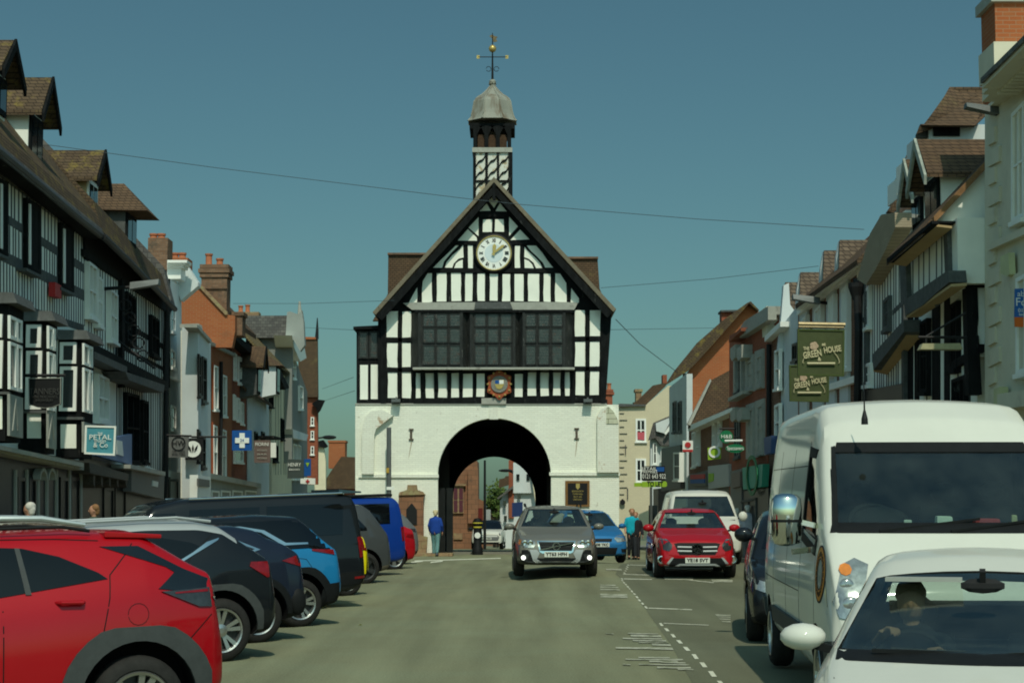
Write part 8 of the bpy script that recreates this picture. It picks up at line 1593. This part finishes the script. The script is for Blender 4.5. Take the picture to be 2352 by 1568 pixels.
def hand(side, wrist, dirv, palmn, curl=.5, sc=1):
    """palm + five fingers as capsules, returned in one list"""
    d = Vector(dirv).normalized(); n_ = Vector(palmn).normalized(); s_ = d.cross(n_).normalized() * side; w_ = Vector(wrist); out = []
    pc = w_ + d * .05 * sc
    for k in (-1, 0, 1): out.append((w_ + s_ * k * .018 * sc, w_ + d * .085 * sc + s_ * k * .026 * sc, .015 * sc, .013 * sc))
    for k, ln_ in ((-1.5, .062), (-.5, .072), (.5, .068), (1.5, .052)):
        b = w_ + d * .09 * sc + s_ * k * .019 * sc; c = curl; p1 = b + (d * math.cos(c) + n_ * math.sin(c)) * ln_ * .45 * sc; c2 = c * 2.1; p2 = p1 + (d * math.cos(c2) + n_ * math.sin(c2)) * ln_ * .32 * sc; c3 = c * 2.8; p3 = p2 + (d * math.cos(c3) + n_ * math.sin(c3)) * ln_ * .26 * sc
        out += [(b, p1, .0095 * sc, .0085 * sc), (p1, p2, .0085 * sc, .008 * sc), (p2, p3, .008 * sc, .007 * sc)]
    tb_ = w_ + d * .03 * sc - s_ * .03 * sc; t1 = tb_ + (d * .7 - s_ * .7 + n_ * .3).normalized() * .035 * sc; t2 = t1 + (d * .9 - s_ * .1 + n_ * .5).normalized() * .03 * sc
    out += [(tb_, t1, .013 * sc, .011 * sc), (t1, t2, .011 * sc, .008 * sc)]; return out
def person(label, loc, face, h=1.68, top=None, bottom=None, shoes=PLAST, hair=HAIRW, stride=.12, arms=((.12, -.02), (.12, .04)), slim=1.0, skirt=False, hood=False, longs=True, bag=None, group=None):
    """face: heading in degrees the person looks/walks towards (0=+x, 90=away)"""
    e = empty('person', loc, 0, label, 'person', group); k = h / 1.70; M = Matrix.Translation(Vector(loc)) @ Matrix.Rotation(R(face - 90), 4, 'Z') @ Matrix.Scale(k, 4); s = slim
    hp, kn, an_ = .92, .50, .09; sh = 1.40
    feet = [(-.09, stride, 0), (.09, -stride, 1)]; cl = []; tr = []; shc = []
    for x, y, bk in feet:
        kx = (x * 1.0, y * .55 + (.05 if bk else .03), kn); ax = (x, y, an_ + (.03 if bk else 0))
        cl += [((x * 1.0, 0, hp), kx, .085 * s, .058 * s), (kx, ax, .055 * s, .036)]; tr += [((x * .98, 0, hp), kx, .105 * s, .075 * s), (kx, (ax[0], ax[1], ax[2] + .02), .072 * s, .06 * s)]
        shc += [((x, y - .05, .05), (x, y + .14, .035), .045, .038)]; cl += [(ax, (x, y + .12, .04), .036, .03)]
    cl += [((0, 0, .92), (0, .0, 1.10), .14 * s, .125 * s), ((0, 0, 1.10), (0, 0, 1.30), .125 * s, .145 * s), ((-.14, 0, sh - .02), (.14, 0, sh - .02), .06, .06), ((-.08, 0, .95), (.08, 0, .95), .11 * s, .11 * s), ((0, 0, 1.40), (0, .012, 1.53), .055, .05)]
    jk = [((0, .01, 1.0), (0, .01, 1.32), .165 * s, .165 * s), ((-.06, 0, .93), (-.06, 0, 1.30), .15 * s, .15 * s), ((.06, 0, .93), (.06, 0, 1.30), .15 * s, .15 * s), ((-.15, 0, sh - .03), (.15, 0, sh - .03), .078, .078)]
    hd = (0, .02, 1.605); balls = [(hd, .1, (.78, .95, 1.14)), ((0, .045, 1.56), .065, (.85, .85, 1.1)), ((0, .118, 1.59), .018, (.8, 1, 1.3)), ((.078, .015, 1.595), .022, (.5, 1, 1.3)), ((-.078, .015, 1.595), .022, (.5, 1, 1.3))]
    for sx_, (ay, ey) in zip((-1, 1), arms):
        el = (sx_ * .25, -.03 + ey * .3, 1.14); wr_ = (sx_ * .25, ay, .90); cl += [((sx_ * .17, 0, sh - .03), el, .048, .04), (el, wr_, .038, .028)]; cl += hand(sx_, wr_, (0, .15, -1), (-sx_, .1, 0), .35)
        jk += [((sx_ * .18, 0, sh - .03), el, .064, .056)] + ([(el, (wr_[0], wr_[1], wr_[2] + .03), .054, .045)] if longs else [])
    body = organic('body', cl, SKIN, e, .011, 3, M, balls); organic('trousers' if not skirt else 'trousers', tr + [((-.08, 0, .93), (.08, 0, .93), .13 * s, .13 * s)], bottom, e, .014, 3, M); organic('shirt', jk, top, e, .014, 4, M); organic('shoes', shc, shoes, e, .012, 2, M)
    organic('hair', [((-.02, -.02, 1.66), (.02, -.02, 1.66), .085, .085), ((0, -.045, 1.60), (0, -.05, 1.56), .078, .065)], hair, e, .012, 2, M)
    q = MB(); 
    for sx_ in (-.032, .032): q.ball(M @ Vector((sx_, .108, 1.612)), .009 * k, 8)
    q.build('eyes', PLAST, e)
    if bag: organic('handbag', [((.27, 0, .72), (.27, 0, .62), .08, .09)], bag, e, .015, 2, M)
    return e
STRIPE = mat('striped_cloth', (.1, .5, .5), .8, .05); t = STRIPE.node_tree; b_ = [n for n in t.nodes if n.type == 'BSDF_PRINCIPLED'][0]
wv_ = N(t, 'TexWave'); wv_.inputs['Scale'].default_value = 6.5; wv_.inputs['Distortion'].default_value = .6; ge = N(t, 'NewGeometry'); t.links.new(ge.outputs['Position'], wv_.inputs['Vector']); rp = N(t, 'ValToRGB'); el = rp.color_ramp.elements; rp.color_ramp.interpolation = 'CONSTANT'
el[0].color = (.02, .05, .10, 1); el[1].position = .55; el[1].color = (.55, .56, .42, 1)
for ps_, c_ in ((.22, (.02, .26, .28, 1)), (.42, (.02, .05, .10, 1)), (.82, (.03, .30, .30, 1))): q_ = rp.color_ramp.elements.new(ps_); q_.color = c_
t.links.new(wv_.outputs[0], rp.inputs[0]); t.links.new(rp.outputs[0], b_.inputs['Base Color'])
CL = lambda n_, c: mat(n_, c, .85, .12, 10, world=True)
pw = V(1000, 1279, 64.6); person('blonde woman in royal blue jacket and striped trousers walking by the arch', (pw.x, 64.6, .03), 80, 1.60, CL('royal_blue_jacket', (.012, .05, .26)), STRIPE, mat('grey_shoes', (.10, .10, .12), .7), HAIRB, .13, slim=1.08)
person('man in a turquoise T-shirt walking towards the camera right of the blue hatchback', (V(1452, 1270, 60).x, 60.0, g(4, 60) + .02), 275, 1.64, CL('turquoise_shirt', (.01, .34, .44)), CL('dark_shorts', (.02, .022, .025)), PLAST, HAIRD, .15, longs=False, bag=mat('white_bag', (.5, .5, .5), .7))
person('person in dark clothes carrying a bag just behind the man in turquoise', (V(1460, 1255, 60).x, 60, g(4, 60)), 272, 1.55, CL('black_top', (.02, .02, .024)), CL('black_trousers', (.018, .018, .02)), PLAST, HAIRD, .1)
person('white haired person in a pale blue top beside the red SUV', (V(1693, 1240, 57).x, 57, .12), 92, 1.56, CL('pale_blue_top', (.42, .48, .55)), CL('pale_trousers', (.45, .44, .38)), PLAST, HAIRW, .05, slim=1.1)
person('balding white haired man in a pale lilac shirt on the right hand pavement', (V(1718, 1240, 56).x, 56, .12), 88, 1.66, CL('lilac_shirt', (.42, .42, .46)), CL('grey_trousers', (.16, .15, .14)), PLAST, HAIRW, .06, slim=1.2)
person('white haired head and shoulders passing on the left pavement behind the taupe car', (V(67, 1200, 31).x, 31, .14), 160, 1.64, CL('beige_top', (.34, .30, .24)), CL('grey_trousers', (0, 0, 0)), PLAST, HAIRW, .1)
person('sandy haired person on the left pavement behind the end of the taupe car roof', (V(216, 1200, 36).x, 36, .14), 200, 1.62, CL('dark_green_top', (.05, .07, .05)), CL('grey_trousers', (0, 0, 0)), PLAST, HAIRD, .1)
# driver of the white hatchback: seated, right hand over the wheel
dr = empty('person', (0, 0, 0), 0, 'shadowed driver in dark clothes at the wheel of the white hatchback', 'person'); Mh = Matrix.LocRotScale(hat.location, hat.rotation_euler, None); dr.location = hat.location
def seated(par, Mx, xs0, y, zb_, hands, topm, sc=1):
    hx_, hz = xs0 + .02, zb_ + .62
    cl = [((xs0 - .05, y, zb_), (xs0 - .02, y, zb_ + .42), .14, .15), ((xs0, y - .15, zb_ + .44), (xs0, y + .15, zb_ + .44), .065, .065), ((xs0, y, zb_ + .44), (hx_, y, zb_ + .56), .055, .05), ((xs0, y - .08, zb_), (xs0 + .42, y - .1, zb_ + .04), .085, .07), ((xs0, y + .08, zb_), (xs0 + .42, y + .1, zb_ + .04), .085, .07)]; jk = cl[:2] + []
    jk = [(a_, b_, r0 + .018, r1 + .018) for a_, b_, r0, r1 in jk]
    for s, hp_ in hands:
        sh_ = Vector((xs0, y + s * .17, zb_ + .43)); hp_ = Vector(hp_); el_ = (sh_ + hp_) / 2 + Vector((-.02, s * .09, -.10)); cl += [(sh_, el_, .048, .04), (el_, hp_, .038, .027)]; cl += hand(-s, hp_, (hp_ - el_).normalized() * .6 + Vector((.3, -s * .5, .25)), (.25, 0, -.9), .55, 1.0); jk += [(sh_, el_, .062, .055), (el_, el_ + (hp_ - el_) * .6, .052, .042)]
    organic('body', cl, SKIN, par, .008, 2, Mx, [((hx_, y, hz + .06), .1, (.95, .78, 1.14)), ((hx_ + .10, y, hz + .05), .018, (1, .8, 1.3))]); organic('jacket', jk, topm, par, .012, 3, Mx); organic('hair', [((hx_ - .03, y, hz + .11), (hx_ - .01, y, hz + .12), .09, .085)], HAIRD, par, .012, 2, Mx)
seated(dr, Mh, a - 2.02, -.38, .50, [(-1, (a - 1.56, -.52, 1.03)), (1, (a - 1.60, -.20, .93))], CL('dark_jumper', (.015, .018, .022)))
Mv = Matrix.LocRotScale(vol.location, vol.rotation_euler, None); dv = empty('person', vol.location, 0, 'driver in dark clothes behind the wheel of the grey bronze estate car', 'person'); seated(dv, Mv, 2.42 - 2.45, -.38, .68, [(-1, (2.42 - 1.95, -.50, 1.02)), (1, (2.42 - 1.95, -.22, 1.0))], CL('dark_jumper', (0, 0, 0)))
# litter on the road
lf = MB(); p = G(828, 1437); lf.add([p + Vector(q) for q in ((-.03, 0, .012), (0, -.03, .03), (.03, 0, .012), (0, .04, .014))], [[0, 1, 2, 3]]); tag(lf.build('leaf', flat('yellow_leaf', (.45, .42, .05))), 'small yellow leaf lying on the open road', 'leaf')
